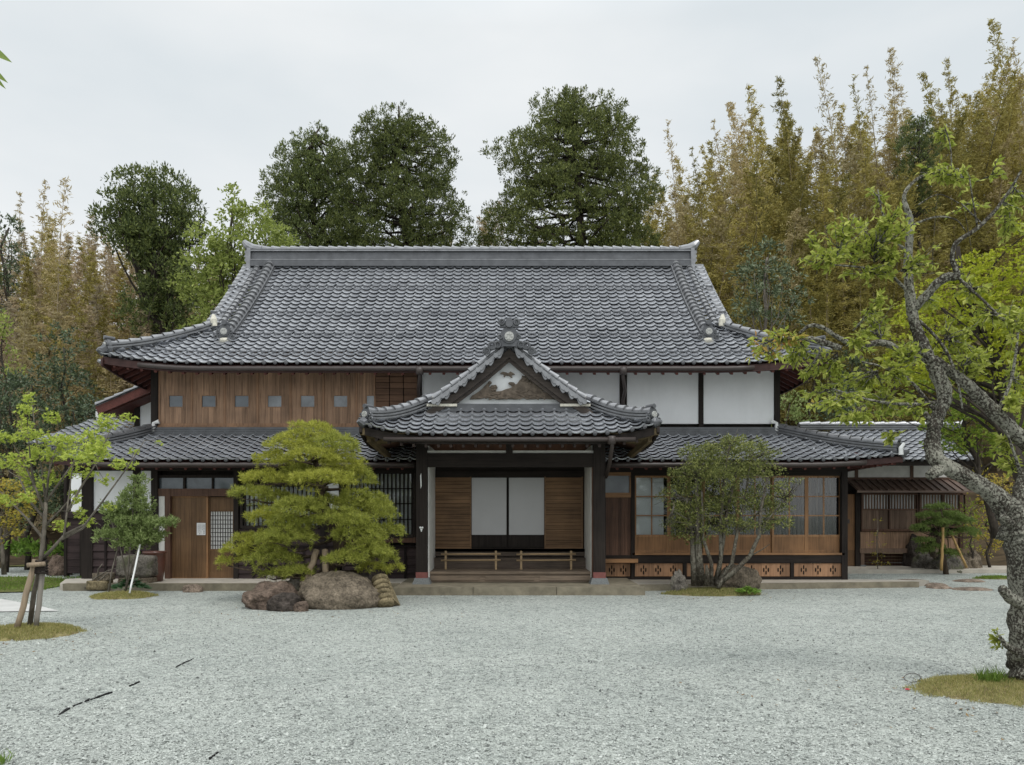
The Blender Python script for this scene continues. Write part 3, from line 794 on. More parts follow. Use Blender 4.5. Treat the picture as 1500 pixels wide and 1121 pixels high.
# ---- latticed windows left of the porch
def lattice_window(a, b, c, d, pitch, bars, sillh=True):
    fr_ = MB(); fr_.bpx(a - 4, a, c - 3, d + 4, YL, .1, .03); fr_.bpx(b, b + 4, c - 3, d + 4, YL, .1, .03); fr_.bpx(a, b, c - 4, c, YL, .1, .03); fr_.bpx(a, b, d, d + 5, YL, .1, .035)
    o = fr_.build('window', M['dark'], house)
    mb = MB(); q = a + pitch / 2
    while q < b: mb.bpx(q - 1.1, q + 1.1, c, d, YL, .03); q += pitch
    for z in bars: mb.bpx(a, b, z - .8, z + .8, YL + .032, .02)
    mb.build('lattice', M['dark'], o)
    MB().bpx(a, b, c, d, YL + .105, .006).build('pane', M['glass'], o)
    MB().bpx(a, b, c, d, YL + .14, .01).build('screen', M['paper'], o)  # pale sheet added to stand in for sky reflected in the lattice glass
lattice_window(356, 466, 713, 770, 6.4, (741,))
lattice_window(506, 605, 694, 783, 5.9, (716, 738, 761))
mb = MB(); mb.bpx(504, 609, 783, 795, YL, .08, .02); mb.build('board', M['brown'], house)
mb = MB(); mb.bpx(350, 470, 775, 799, YL, .08, .0); mb.bpx(478, 504, 748, 799, YL, .08, .0); mb.build('siding', M['siding'], house)
# ---- right side: board door with transom, sliding glazed doors, vents
mb = MB(); xs_ = np.linspace(887.5, 924, 9)
for a, b in zip(xs_, xs_[1:]): mb.bpx(a + .1, b - .1, 729.5, 813.5, YL, .04, rng.uniform(0, .003))
bd = mb.build('board_door', M['brown'], house)
mb = MB(); mb.bpx(884, 930, 722, 729, YL, .08, .025); mb.bpx(884, 924, 686, 697, YL, .08, .025); mb.bpx(922, 925, 697, 722, YL, .08, .025); mb.build('frame', M['honey_x'], bd)
MB().bpx(884, 923, 697, 722, YL + .03, .01).build('pane', M['smoke'], bd)
MB().bpx(884, 933, 818.5, 824, YL, .1, .16).build('door_step', M['honey_x'], house)
MB().bpx(929, 1233, 688, 697, YL, .12, .02).build('beam', M['dark_x'], house)
gp = np.linspace(929.5, 1232, 7)
for i in range(6):
    a, b = gp[i], gp[i + 1]; yo = .05 * (i % 2)
    mb = MB(); Yd = YL + .03 + yo
    mb.bpx(a, a + 2.6, 697, 810, Yd, .035); mb.bpx(b - 2.6, b, 697, 810, Yd, .035)
    for c, d in ((697, 700), (783.5, 787), (805.5, 810)): mb.bpx(a + 2.6, b - 2.6, c, d, Yd + .002, .03)
    gd = mb.build('glazed_door', M['honey'], house)
    mb = MB(); m_ = (a + b) / 2
    mb.bpx(m_ - .9, m_ + .9, 700, 783.5, Yd + .004, .02)
    for z in (727.5, 755.5): mb.bpx(a + 2.6, b - 2.6, z - .9, z + .9, Yd + .006, .02)
    mb.build('glazing_bar', M['honey_x'], gd)
    MB().bpx(a + 2.6, b - 2.6, 700, 783.5, Yd + .014, .004).build('pane', M['glass'], gd)
    mb = MB(); q = np.linspace(a + 2.6, b - 2.6, 5)
    for e0, e1 in zip(q, q[1:]): mb.bpx(e0 + .05, e1 - .05, 787, 805.5, Yd + .012, .01)
    mb.build('panel', M['honeyp'], gd)
mb = MB(); mb.bpx(926, 1236, 810, 813, YL, .12, .05); mb.build('door_track', M['honey_x'], house)
MB().bpx(884, 1241, 813.5, 824.5, YL, .2, .035).build('beam', M['dark_x'], house); MB().bpx(884, 1241, 845.5, 851, YL, .2, .035).build('beam', M['dark_x'], house)
# room behind the glass: floor, white screens, slatted blind
mb = MB(); mb.box(X_(886, YL), X_(1240, YL), YL + .2, 18.74, .62, .66); mb.build('floor', M['brown'], house)
mb = MB(); mb.box(X_(1241, YL) - .1, X_(1241, YL) - .02, YL + .05, 18.7, .2, 2.9); mb.build('side_wall', M['dark'], house)
MB().bpx(931, 972, 699, 784, YL + .12, .02).build('paper_screen', M['paper'], house)
MB().bpx(1050, 1140, 752, 786, YL + .5, .02).build('paper_screen', M['screen'], house)
mb = MB(); q = 1010.0
while q < 1232:
    mb.bpx(q, q + 3.3, 700, 790, YL + .45, .01, rng.uniform(0, .1)); q += 5.6
mb.build('blind', M['curtain'], house)
MB().bpx(1195, 1230, 701, 722, YL + .52, .02).build('paper_screen', M['screen'], house)
# ventilation boards with flower-shaped slots: dark pieces laid on for the shade in the openings
def vent(a, b, cs_):
    mb = MB(); q = np.linspace(a, b, 6)
    for e0, e1 in zip(q, q[1:]): mb.bpx(e0 + .1, e1 - .1, 825.5, 844.5, YL, .04, .005 + rng.uniform(0, .002))
    o = mb.build('vent_panel', M['ventp'], house)
    mb = MB()
    for c in cs_:
        for dx, dz, hw, hh in ((0, -4, .9, 3.2), (0, 4, .9, 3.2), (-3.4, 0, 1.0, 3.4), (3.4, 0, 1.0, 3.4)):
            x0, x1, z0, z1 = X_(c + dx - hw, YL), X_(c + dx + hw, YL), Z_(835 + dz + hh, YL), Z_(835 + dz - hh, YL); r = (x1 - x0) * .7
            mb.prism([(x0, z0 + r), ((x0 + x1) / 2, z0), (x1, z0 + r), (x1, z1 - r), ((x0 + x1) / 2, z1), (x0, z1 - r)], YL - .0095, YL - .002)
    mb.build('vent_slot', M['slot'], o)
M['slot'] = plain('slot_shade', (.012, .010, .009), .9, .1)
for a, b, cs_ in ((886, 923, (896, 913)), (930, 1000, (942.5, 964, 986)), (1006, 1082, (1018, 1041, 1064)), (1088, 1157, (1101, 1122, 1143)), (1163, 1234, (1177, 1198, 1220))): vent(a, b, cs_)
for a, b in ((923.5, 929.5), (1000.5, 1005.5), (1082.5, 1087.5), (1157.5, 1162.5), (1234.5, 1241)): MB().bpx(a, b, 824, 846, YL, .1, .03).build('sill_post', M['dark'], house)

# ---- entrance porch
PE, PXL, PXR = 15.0, -2.74, 2.90
PXC = (PXL + PXR) / 2; PHW = (PXR - PXL) / 2
def zt_p(t): return 3.06 + .46 * t + .072 * t * t
def lift_p(u, t):
    d = np.abs(u - PHW); return .20 * np.clip((d - PHW + 1.3) / 1.3, 0, 1) ** 2 * np.clip(1 - t / 1.3, 0, 1)
TPH = 1.3
surf_pf = arc_surf((PXL, PE, 0), (1, 0, 0), (0, 1, 0), zt_p, TPH, lift_p)
proof = tile_field('porch_roof', surf_pf, PXR - PXL, house, M['tile'], lambda u, t: (u > t * .98 - .13) & (u < 2 * PHW - t * .98 + .13), row=.23)
YV = 15.86
for x0, sg in ((PXL, 1), (PXR, -1)):
    sf = arc_surf((x0, PE, 0), (0, 1, 0), (sg, 0, 0), zt_p, PHW - .04, lambda u, t: .20 * np.clip((1.3 - u) / 1.3, 0, 1) ** 2 * np.clip(1 - t / 1.3, 0, 1))
    tile_field('side_roof', sf, 3.2, proof, M['tile'], lambda u, t: np.where(t < TPH, u > t * .98 - .13, u > YV - PE) & (u < np.where(t > 1.9, 2.62, 3.2)))
def pz(dx): return float(zt_p(np.array([PHW - abs(dx)]))[0])
ridge_stack(MB(), [(PXC, YV - .06, pz(0) - .06), (PXC, 17.62, pz(0) - .06)], .3, .16, .10, 2, .27).build('ridge', RM, proof)
end_tile(proof, (PXC, YV - .12, pz(0) - .10), (0, -1, 0), .54, crest=True)
for sg in (-1, 1):
    vx = lambda q: (PXC + sg * (PHW - TPH - .02) * q)
    path = [Vector((vx(q), YV + .08, pz((PHW - TPH) * q) + .05)) for q in np.linspace(.04, 1, 14)]
    ridge_stack(MB(), path, .17, .05, .085, 1, .23).build('verge_ridge', RM, proof)
    # second roll line behind and scalloped verge tiles in front
    path2 = [p + Vector((0, .27, .0)) for p in path]
    ridge_stack(MB(), path2, .14, .02, .07, 1, .23).build('verge_ridge', RM, proof)
    mb = MB(); nsc = 8
    for i in range(nsc):
        q0, q1 = .06 + .94 * i / nsc, .06 + .94 * (i + 1) / nsc
        a = Vector((vx(q0), YV, pz((PHW - TPH) * q0) + .06)); b = Vector((vx(q1), YV, pz((PHW - TPH) * q1) + .06))
        e = b - a; dn = Vector((-sg * .0, 0, -1)); 
        for dep, yo, wd in ((.17, 0.0, 1.0), (.115, -.035, .92)):
            bi = len(mb.v); K = 8; a2 = a.lerp(b, (1 - wd) / 2); e2 = e * wd
            ring = []
            for k in range(K + 1):
                u = k / K; ring.append(a2 + e2 * u + dn * (dep * math.sin(PI * u) ** .8))
            for y_ in (yo, yo + .10):
                for p in ring: mb.v.append((p.x, p.y + y_, p.z))
            mb.face([bi + k for k in range(K + 1)]); mb.face([bi + K + 1 + k for k in range(K + 1)][::-1])
            for k in range(K): mb.face((bi + k, bi + k + 1, bi + K + 2 + k, bi + K + 1 + k))
        mb.cyl(b + Vector((0, .02, -.05)), (0, 1, 0), .05, .12, 10)
    mb.build('verge_tiles', M['ridge'], proof)
    # hip ridge down to the corner
    path = []
    for q in np.linspace(0, 1, 12):
        t = TPH * (1 - q) + .10 * q; x = PXC + sg * (PHW - t)
        path.append(Vector((x, PE + t, float(zt_p(np.array([t]))[0]) + float(lift_p(np.array([PHW + sg * (PHW - t)]), np.array([t]))[0]) + .02 + .05 * q * q)))
    ridge_stack(MB(), path, .28, .17, .10, 3, .22).build('hip_ridge', RM, proof)
    dd = path[-1] - path[-3]; dd.z = 0
    end_tile(proof, path[-1] + Vector((0, -.02, -.03)), dd + Vector((0, -.12, 0)), .34)
    d_ = dd.normalized(); e = path[-1]
    mb = MB(); mb.tube([e + d_ * .02 + Vector((0, 0, -.02)), e + d_ * .1 + Vector((0, 0, -.07)), e + d_ * .18 + Vector((0, 0, -.02))], [.1, .09, .04], 8); mb.build('corner_tile', M['ridge_dark'], proof)
    mb = MB(); q = path[0]; mb.tube([q + Vector((-sg * .05, -.1, .04)), q + Vector((sg * .12, -.1, .14))], [.09, .07], 8); mb.build('mortar', M['mortar'], proof)
    # barge board, two steps
    mb = MB(); hi = [(vx(q), pz((PHW - TPH) * q) - .06) for q in np.linspace(0, 1.12, 12)]; lo = [(x, z - .17) for x, z in hi]
    mb.prism(hi + lo[::-1], YV + .10, YV + .16)
    hi = [(x, z - .17) for x, z in hi]; lo = [(x, z - .08) for x, z in hi]
    mb.prism(hi[:10] + lo[:10][::-1], YV + .17, YV + .22)
    mb.build('barge_board', M['barge'], proof)
    # stacked tile shelf at the foot of the gable
    mb = MB(); xa, xb = sorted((X_(745 + sg * 77, 16.0), X_(745 + sg * 118, 16.0)))
    for i in range(3): mb.box(xa, xb, 15.98 + i * .02, 16.35, 3.58 + i * .045, 3.615 + i * .045)
    mb.build('flashing_course', M['ridge_dark'], proof)
    MB().box(xa - .02, xb + .02, 15.95, 16.36, 3.715, 3.765).build('mortar', M['mortar'], proof)
# gable wall with noshi courses and the carving
YG = 16.22
mb = MB(); g0, g1 = X_(650, YG), X_(842, YG)
mb.prism([(PXC - 1.5, 3.66), (PXC + 1.5, 3.66), (PXC, 4.86)], YG, YG + .1); mb.build('gable_wall', M['plaster'], proof)
mb = MB()
for i in range(4): mb.box(PXC - 1.22 + i * .03, PXC + 1.22 - i * .03, YG - .24 + i * .03, YG, 3.625 + i * .04, 3.655 + i * .04); mb.box(PXC - 1.2 + i * .03, PXC + 1.2 - i * .03, YG - .21 + i * .03, YG, 3.655 + i * .04, 3.665 + i * .04)
mb.build('flashing_course', M['ridge_dark'], proof)
def gp_(zx, zy): return (X_(640 + zx / 6.82, YG), Z_(530 + zy / 6.82, YG))
mb = MB()
out_ = [(330, 378), (350, 345), (400, 318), (455, 275), (500, 225), (532, 195), (548, 212), (520, 245), (528, 262), (545, 240), (590, 236), (607, 262), (585, 285), (592, 303), (645, 297), (690, 280), (748, 262), (742, 240), (712, 222), (722, 210), (770, 212), (775, 232), (800, 228), (820, 195), (848, 170), (850, 146), (885, 150), (905, 175), (950, 205), (1000, 248), (1060, 300), (1120, 335), (1180, 378), (1060, 372), (900, 380), (860, 366), (800, 380), (700, 372), (620, 382), (560, 370), (480, 364), (420, 376)]
mb.prism([gp_(*q) for q in out_], YG - .07, YG)
for i in range(26):      # carved wave ridges
    x0 = rng.uniform(380, 1000); y0 = 372 - rng.uniform(0, .62) * max(10, min(180, (x0 - 340) * .45, (1170 - x0) * .55) if x0 < 560 or x0 > 760 else 70)
    pts = []
    for k in range(9):
        q = gp_(x0 + k * 15, y0 + 9 * math.sin(k * .9 + i) + (k * 4 if x0 > 850 else -k * 2 if x0 < 520 else 0)); pts.append((q[0], YG - .075, q[1]))
    mb.tube(pts, .016, 6)
for zx, zy in ((555, 262), (575, 258), (745, 222), (760, 228), (530, 215), (865, 165), (880, 175), (860, 195), (560, 290), (575, 285), (905, 200), (930, 220)):
    q = gp_(zx, zy); mb.sphere((q[0], YG - .07, q[1]), .035, 8, 6, (1.2, .7, .8))
mb.build('gable_carving', M['carve'], proof)
mb = MB(); mb.prism([gp_(*q) for q in ((630, 122), (660, 105), (695, 112), (712, 120), (735, 102), (780, 130), (745, 136), (752, 165), (738, 160), (722, 142), (690, 140), (675, 158), (667, 150), (668, 132))], YG - .06, YG)
mb.build('bird_carving', M['carve'], proof)
# porch eave: fascia, gutter, eave boards
def pt_(x): return min(1.0, max(.01, (x - PXL) / 1.0), max(.01, (PXR - x) / 1.0))
def ep(x): return 3.06 + float(lift_p(np.array([x - PXL]), np.array([0.]))[0])
xs = np.linspace(PXL + .02, PXR - .02, 40); mb = MB()
for p, q in zip(xs, xs[1:]):
    za, zb = ep(p), ep(q); bi = len(mb.v)
    mb.v += [(p, PE + .05, za - .18), (q, PE + .05, zb - .18), (q, PE + .05, zb - .03), (p, PE + .05, za - .03), (p, PE + .10, za - .18), (q, PE + .10, zb - .18)]; mb.face((bi, bi + 1, bi + 2, bi + 3)); mb.face((bi, bi + 4, bi + 5, bi + 1))
for x0 in (PXL + .02, PXR - .02): mb.sweep([(-.025, -.17), (.025, -.17), (.025, -.02), (-.025, -.02)], [(x0, y, 3.06 + .2 * max(0, 1 - (y - PE) / 1.3) ** 2) for y in np.linspace(PE, 18.0, 12)])
mb.build('fascia', M['dark_x'], proof)
mb = MB(); mb.tube([(x, PE + .0, 2.965) for x in np.linspace(PXL + .45, PXR - .45, 4)], .045, 8); mb.build('gutter', M['gutter'], proof, True)
mb = MB()
for p, q in zip(xs, xs[1:]):
    bi = len(mb.v); mb.v += [(p, PE + .06, ep(p) - .14), (q, PE + .06, ep(q) - .14), (q, PE + .06 + .9 * pt_(q), ep(q) - .14 + (3.2 - ep(q) + .14) * pt_(q)), (p, PE + .06 + .9 * pt_(p), ep(p) - .14 + (3.2 - ep(p) + .14) * pt_(p))]; mb.face((bi, bi + 1, bi + 2, bi + 3))
for x0, xi in ((PXL + .03, -1.66), (PXR - .03, 1.84)):
    for i in range(8):
        ya, yb = PE + .06 + i * .36, PE + .42 + i * .36; z0 = lambda y: 2.93 + .2 * max(0, 1 - (y - PE) / 1.3) ** 2
        bi = len(mb.v); mb.v += [(x0, ya, z0(ya)), (x0, yb, z0(yb)), (x0 + (xi - x0) * min(1, (yb - PE) / 1.0), yb, z0(yb) + (3.2 - z0(yb)) * min(1, (yb - PE) / 1.0)), (x0 + (xi - x0) * min(1, (ya - PE) / 1.0), ya, z0(ya) + (3.2 - z0(ya)) * min(1, (ya - PE) / 1.0))]; mb.face((bi, bi + 1, bi + 2, bi + 3))
mb.build('soffit', M['ceil'], proof)
for sg, cx in ((-1, PXL), (1, PXR)):
    mb = MB()
    for i in range(9):
        y = PE + .14 + i * .105; mb.beam((cx - sg * .10, y, 2.93 + .15 * max(0, 1 - (y - PE) / 1.3) ** 2), (cx - sg * 1.0, y, 3.10), .075, .03)
    mb.beam((cx - sg * .02, PE + .05, 3.12), (cx - sg * 1.0, PE + 1.0, 3.05), .09, .13)
    mb.beam((cx - sg * .12, PE + .3, 3.0), (cx - sg * .3, 16.9, 2.75), .08, .12)
    mb.build('eave_boards', M['thatch'], proof)
x = PXL + .3; mb = MB()
while x < PXR - .2: mb.beam((x, PE + .09, ep(x) - .21), (x, 15.95, 3.12), .05, .06); x += .235
mb.build('rafters', M['dark_y'], proof)
for sg, cx in ((1, PXR), ):
    mb = MB(); mb.tube([(X_(896, PE), PE, 2.96), (X_(897, PE), PE + .03, 2.84), (X_(893, 15.6), 15.6, 2.55), (X_(888, 16.0), 16.05, 2.3)], .04, 8); mb.cyl((X_(896, PE), PE, 2.95), (0, 0, 1), .08, .15, 10); mb.build('downspout', M['gutter'], proof, True)
for a, b in ((609.5, 625.5), (869.5, 887)):
    mb = MB().bpx(a, b, 640, 838.5, YP, .2); po = mb.build('porch_post', M['dark'], house)
    MB().bpx(a - .4, b + .4, 838.5, 847, YP, .21, .012).build('post_shoe', M['redpaint'], po)
    c0, c1 = X_(a, YP), X_(b, YP); mb = MB(); zt1, zb1 = Z_(847, YP), .14
    bi = len(mb.v)
    for z, g in ((zt1, .03), (zb1, .075)):
        mb.v += [(c0 - g, YP - g, z), (c1 + g, YP - g, z), (c1 + g, YP + .2 + g, z), (c0 - g, YP + .2 + g, z)]
    for q in ((3, 2, 1, 0), (4, 5, 6, 7), (0, 1, 5, 4), (1, 2, 6, 5), (2, 3, 7, 6), (3, 0, 4, 7)): mb.face([bi + i for i in q])
    mb.build('base_stone', M['granite'], po)
mb = MB(); mb.bpx(614, 620, 695, 716, YP, .01, .004); mb.prism([(X_(614, YP), Z_(771, YP)), (X_(616, YP), Z_(779, YP)), (X_(618, YP), Z_(778, YP)), (X_(621, YP), Z_(771, YP)), (X_(617.5, YP), Z_(774, YP))], YP - .008, YP)
mb.v = [(x + (.06 if False else 0), y, z) for x, y, z in mb.v]
mb = MB()
for (cx_, cy_, r) in ((615.8, 773, 1.5), (618.8, 773, 1.5), (617.3, 776, 1.6), (617.3, 778.3, .9)): mb.sphere((X_(cx_, YP), YP - .003, Z_(cy_, YP)), r / 73, 8, 6, (1, .3, 1))
mb.prism([(X_(615.5, YP), Z_(697, YP)), (X_(617, YP), Z_(693, YP)), (X_(617.6, YP), Z_(712, YP)), (X_(616.2, YP), Z_(716, YP))], YP - .006, YP + .002)
mb.build('paper_charm', M['white'], house)
mb = MB().bpx(625.5, 869.5, 664, 684, YP + .02, .18); mb.build('porch_beam', M['dark_x'], house)
mb = MB().bpx(741, 751, 640, 664, YP + .02, .15); mb.build('strut', M['dark'], house)
MB().bpx(608, 888, 636, 645, YP + .03, .16).build('porch_beam', M['dark_x'], house)
MB().bpx(626, 869, 660.2, 663.8, YP + .05, .12).build('trim', M['plaster_dim'], house)
mb = MB()     # sloping boarded ceiling, and the closing roof void above it
mb.v += [(-1.66, 16.15, 3.22), (1.84, 16.15, 3.22), (1.84, 17.7, 2.93), (-1.66, 17.7, 2.93)]; mb.face((0, 1, 2, 3))
for i in range(9): x = -1.5 + i * .4; mb.beam((x, 16.15, 3.19), (x, 17.7, 2.90), .03, .03)
mb.build('ceiling', M['ceil'], house)
YB = 17.6
for a, b, a2, b2 in ((624.5, 626, 632, 634), (866, 868, 853.5, 855)):
    x0, x1 = sorted((X_(a, 16.2), X_(a, 16.2) + (.06 if a < 700 else .06)))
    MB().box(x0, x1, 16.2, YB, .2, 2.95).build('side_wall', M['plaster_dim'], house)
MB().box(X_(869, 16.15) - .03, X_(869, 16.15) + .0, 16.1, 16.2, .2, 2.6).build('post_trim', M['brown'], house)
mb = MB(); mb.bpx(626, 862, 690, 700, YB, .1, .02); mb.bpx(626, 862, 660, 690, YB + .03, .1); mb.build('lintel', M['dark_x'], house)
for a, b in ((634, 690.5), (797.5, 854)):
    mb = MB(); k = 19; q = np.linspace(699.5, 803, k + 1)
    for c, d in zip(q, q[1:]): mb.bpx(a + 1.5, b - 1.5, c + .25, d - .25, YB - .02, .02, rng.uniform(0, .004))
    o = mb.build('sliding_door', M['bambooslat'], house)
    mb = MB(); mb.bpx(a, a + 2.2, 698.5, 804, YB - .02, .03, .015); mb.bpx(b - 2.2, b, 698.5, 804, YB - .02, .03, .015); mb.bpx(a + 2.2, b - 2.2, 801.5, 804, YB - .02, .03, .014)
    for z in ((722, 740, 759, 777) if a > 700 else (723, 756, 784)): mb.bpx(a + 2.2, b - 2.2, z - .5, z + .5, YB - .02, .03, .010)
    mb.build('frame', M['bambooslat'], o)
for a, b in ((690.5, 742.5), (745, 797.5)):
    mb = MB().bpx(a + .8, b - .8, 784, 801, YB + .02, .03); o = mb.build('screen_door', M['dark'], house)
    MB().bpx(a + .3, b - .3, 699.8, 784, YB + .01, .02).build('screen', M['screen'], o)
    mb = MB(); mb.bpx(a - .5, a + .5, 699, 802, YB + .0, .03); mb.bpx(b - .5, b + .6, 699, 802, YB + .0, .03); mb.bpx(a + .6, b - .6, 783.6, 785, YB + .004, .03); mb.build('frame', M['dark'], o)
# floor and steps
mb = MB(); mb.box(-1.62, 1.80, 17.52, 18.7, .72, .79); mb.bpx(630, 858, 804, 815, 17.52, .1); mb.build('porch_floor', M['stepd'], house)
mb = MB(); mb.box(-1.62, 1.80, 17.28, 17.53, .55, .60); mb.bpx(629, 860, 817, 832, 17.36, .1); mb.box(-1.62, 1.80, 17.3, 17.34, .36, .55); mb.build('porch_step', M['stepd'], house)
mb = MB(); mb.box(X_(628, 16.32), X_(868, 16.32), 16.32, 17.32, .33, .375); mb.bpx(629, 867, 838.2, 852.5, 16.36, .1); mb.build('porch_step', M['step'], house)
mb = MB()
for a, b in ((631, 703), (711, 783), (791, 866)): mb.bpx(a, b, 843.5, 850, 16.36, .02, .018)
mb.build('step_drawer', M['step'], house)
MB().box(-1.66, 1.84, 17.65, 17.75, .1, 3.0).build('wall', M['dark'], house)

# ------------------------------------------------------------------ annex on the right, rear wing on the left
YA = 22.0
annex = thing('annex', 'low timber annex with grey tiled gable roof and white-slatted windows, right of the house', 'building', (11.0, 22.0, 0))
AE = 20.6
sa = arc_surf((8.2, AE, 0), (1, 0, 0), (0, 1, 0), lambda t: 2.93 + .46 * t, 2.2)
ar = tile_field('roof', sa, X_(1432, AE) - 8.2, annex, M['tile'], lambda u, t: u > -1 + t)
MB().box(8.2, 12.3, AE + 2.2, AE + 4.4, 2.9, 3.9).build('back_slope', M['ridge_dark'], ar)
rx1 = X_(1404, AE + 2.2)
ridge_stack(MB(), [(8.4, AE + 2.2, 3.94), (rx1, AE + 2.2, 3.94)], .3, .16, .10, 3, .3).build('ridge', RM, ar)
mb = MB(); mb.tube([(rx1, AE + 2.1, 4.0), (rx1 + .06, AE + 2.05, 4.25)], .045, 8); mb.build('mortar', M['white'], ar)
ax1 = X_(1432, AE)
mb = MB(); ridge_stack(mb, [(ax1 - .1, AE + 2.15, 3.94), (ax1 - .1, AE + .03, 2.97)], .14, .02, .075, 1, .26); mb.build('verge_ridge', RM, ar)
mb = MB(); mb.beam((8.2, AE + .1, 2.86), (ax1 - .05, AE + .1, 2.86), .05, .12); mb.beam((ax1 - .05, AE + .05, 2.84), (ax1 - .05, AE + 2.2, 3.82), .05, .18); mb.build('fascia', M['dark_x'], ar)
mb = MB(); mb.v += [(8.2, AE + .08, 2.84), (ax1 - .1, AE + .08, 2.84), (ax1 - .1, YA, 3.3), (8.2, YA, 3.3)]; mb.face((0, 1, 2, 3)); mb.build('soffit', M['brown'], ar)
ab = lambda nm, a, b, c, d, mat, t=.08, p=0.0, par=None: MB().bpx(a, b, c, d, YA, t, p).build(nm, mat, par or annex)
MB().box(X_(1236, YA), X_(1407, YA), YA + .2, 26, .75, 3.6).build('wall', M['dark'], annex)
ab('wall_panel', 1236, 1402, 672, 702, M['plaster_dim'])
for a in (1252, 1333, 1400): ab('post', a, a + 4.5, 672, 702, M['brown'], .1, .03)
ab('beam', 1236, 1406, 699.5, 703, M['brown'], .1, .05)
mb = MB(); y0, y1 = YA - .75, YA - .03; z0, z1 = Z_(719, y0), Z_(703, YA)
mb.v += [(X_(1238, YA), y0, z0), (X_(1408, YA), y0, z0), (X_(1408, YA), y1, z1), (X_(1238, YA), y1, z1), (X_(1238, YA), y0, z0 - .05), (X_(1408, YA), y0, z0 - .05)]
mb.face((0, 1, 2, 3)); mb.face((4, 5, 1, 0))
x = X_(1240, YA)
while x < X_(1407, YA): mb.beam((x, y0 - .005, z0 + .015), (x, y1, z1 + .015), .03, .035); x += .20
aw = mb.build('awning', M['metalroof'], annex)
ad = ab('door', 1240, 1252, 724, 806, M['honeyp'], .05); ab('handle', 1241, 1244, 761, 767, M['gutter'], .02, .03, ad)
ab('door_panel', 1240, 1252, 806, 829, M['door'], .05)
ab('post', 1252, 1259, 720, 832, M['dark'], .15, .06)
for a in (1235, 1404): ab('post', a, a + 5, 720, 832 if a < 1300 else 826, M['brown'], .15, .06)
def slat_window(a, b, c, d):
    mb = MB(); mb.bpx(a - 1.5, a, c - 2, d + 3, YA, .08, .06); mb.bpx(b, b + 1.5, c - 2, d + 3, YA, .08, .06); mb.bpx(a, b, c - 2, c, YA, .08, .06); mb.bpx(a, b, d, d + 3, YA, .08, .07); m_ = (a + b) / 2; mb.bpx(m_ - 1, m_ + 1, c, d, YA, .06, .05)
    mb.bpx(a, m_ - 1, 745.5, 747.5, YA, .06, .045); mb.bpx(m_ + 1, b, 745.5, 747.5, YA, .06, .045)
    o = mb.build('window', M['brown'], annex)
    MB().bpx(a, b, c, 746, YA + .03, .01).build('pane', M['paper'], o)
    mb = MB(); q = a + 1.6
    while q < b - 1: mb.bpx(q, q + 1.9, c, 745.5, YA + .0, .02, rng.uniform(0, .01)); q += 4.2
    mb.build('slats', M['greyb'], o)
    mb = MB(); q = np.linspace(a, b, 24)
    for e0, e1 in zip(q, q[1:]): mb.bpx(e0 + .1, e1 - .1, 747.5, d, YA, .02, rng.uniform(0, .012))
    mb.build('board_panel', M['greyb'], o)
slat_window(1262, 1342, 725, 775); slat_window(1347, 1412, 725, 770)
mb = MB(); q = np.linspace(1260, 1406, 34)
for e0, e1 in zip(q, q[1:]): mb.bpx(e0 + .1, e1 - .1, 779, 804, YA, .04, rng.uniform(0, .01))
mb.build('boarding', M['shutter'], annex)
ab('beam', 1258, 1408, 803.5, 810, M['greyb'], .12, .08)
mb = MB(); q = np.linspace(811, 829, 5)
for e0, e1 in zip(q, q[1:]): mb.bpx(1260, 1404, e0 + .2, e1 - .2, YA + .5, .04)
mb.build('underfloor_boards', M['brown'], annex)
for a in (1260, 1347, 1398): ab('foot_post', a, a + 5, 809, 828, M['greyb'], .12, .05); ab('foot_stone', a - 1.5, a + 6.5, 827.5, 832, M['granite'], .2, .1)

wing = thing('rear_wing', 'small rear wing with pale grey tiled roof behind the left corner of the house', 'building', (-10.6, 22.0, 0))
sw = arc_surf((-12.0, 19.9, 0), (1, 0, 0), (0, 1, 0), lambda t: 3.3 + .42 * t, 2.2)
wr = tile_field('roof', sw, 3.6, wing, M['tile'], lambda u, t: u > t * .35)
ridge_stack(MB(), [(-11.2, 22.1, 4.26), (-8.6, 22.1, 4.26)], .3, .12, .10, 2, .3).build('ridge', RM, wr)
MB().box(-11.4, -8.8, 20.6, 24.5, .1, 3.45).build('wall', M['dark'], wing)
mb = MB(); mb.tube([(-11.25, 22.0, 4.2), (-11.25, 22.0, 4.4), (-11.1, 22.0, 4.5)], .06, 8); mb.build('mortar', M['white'], wr)

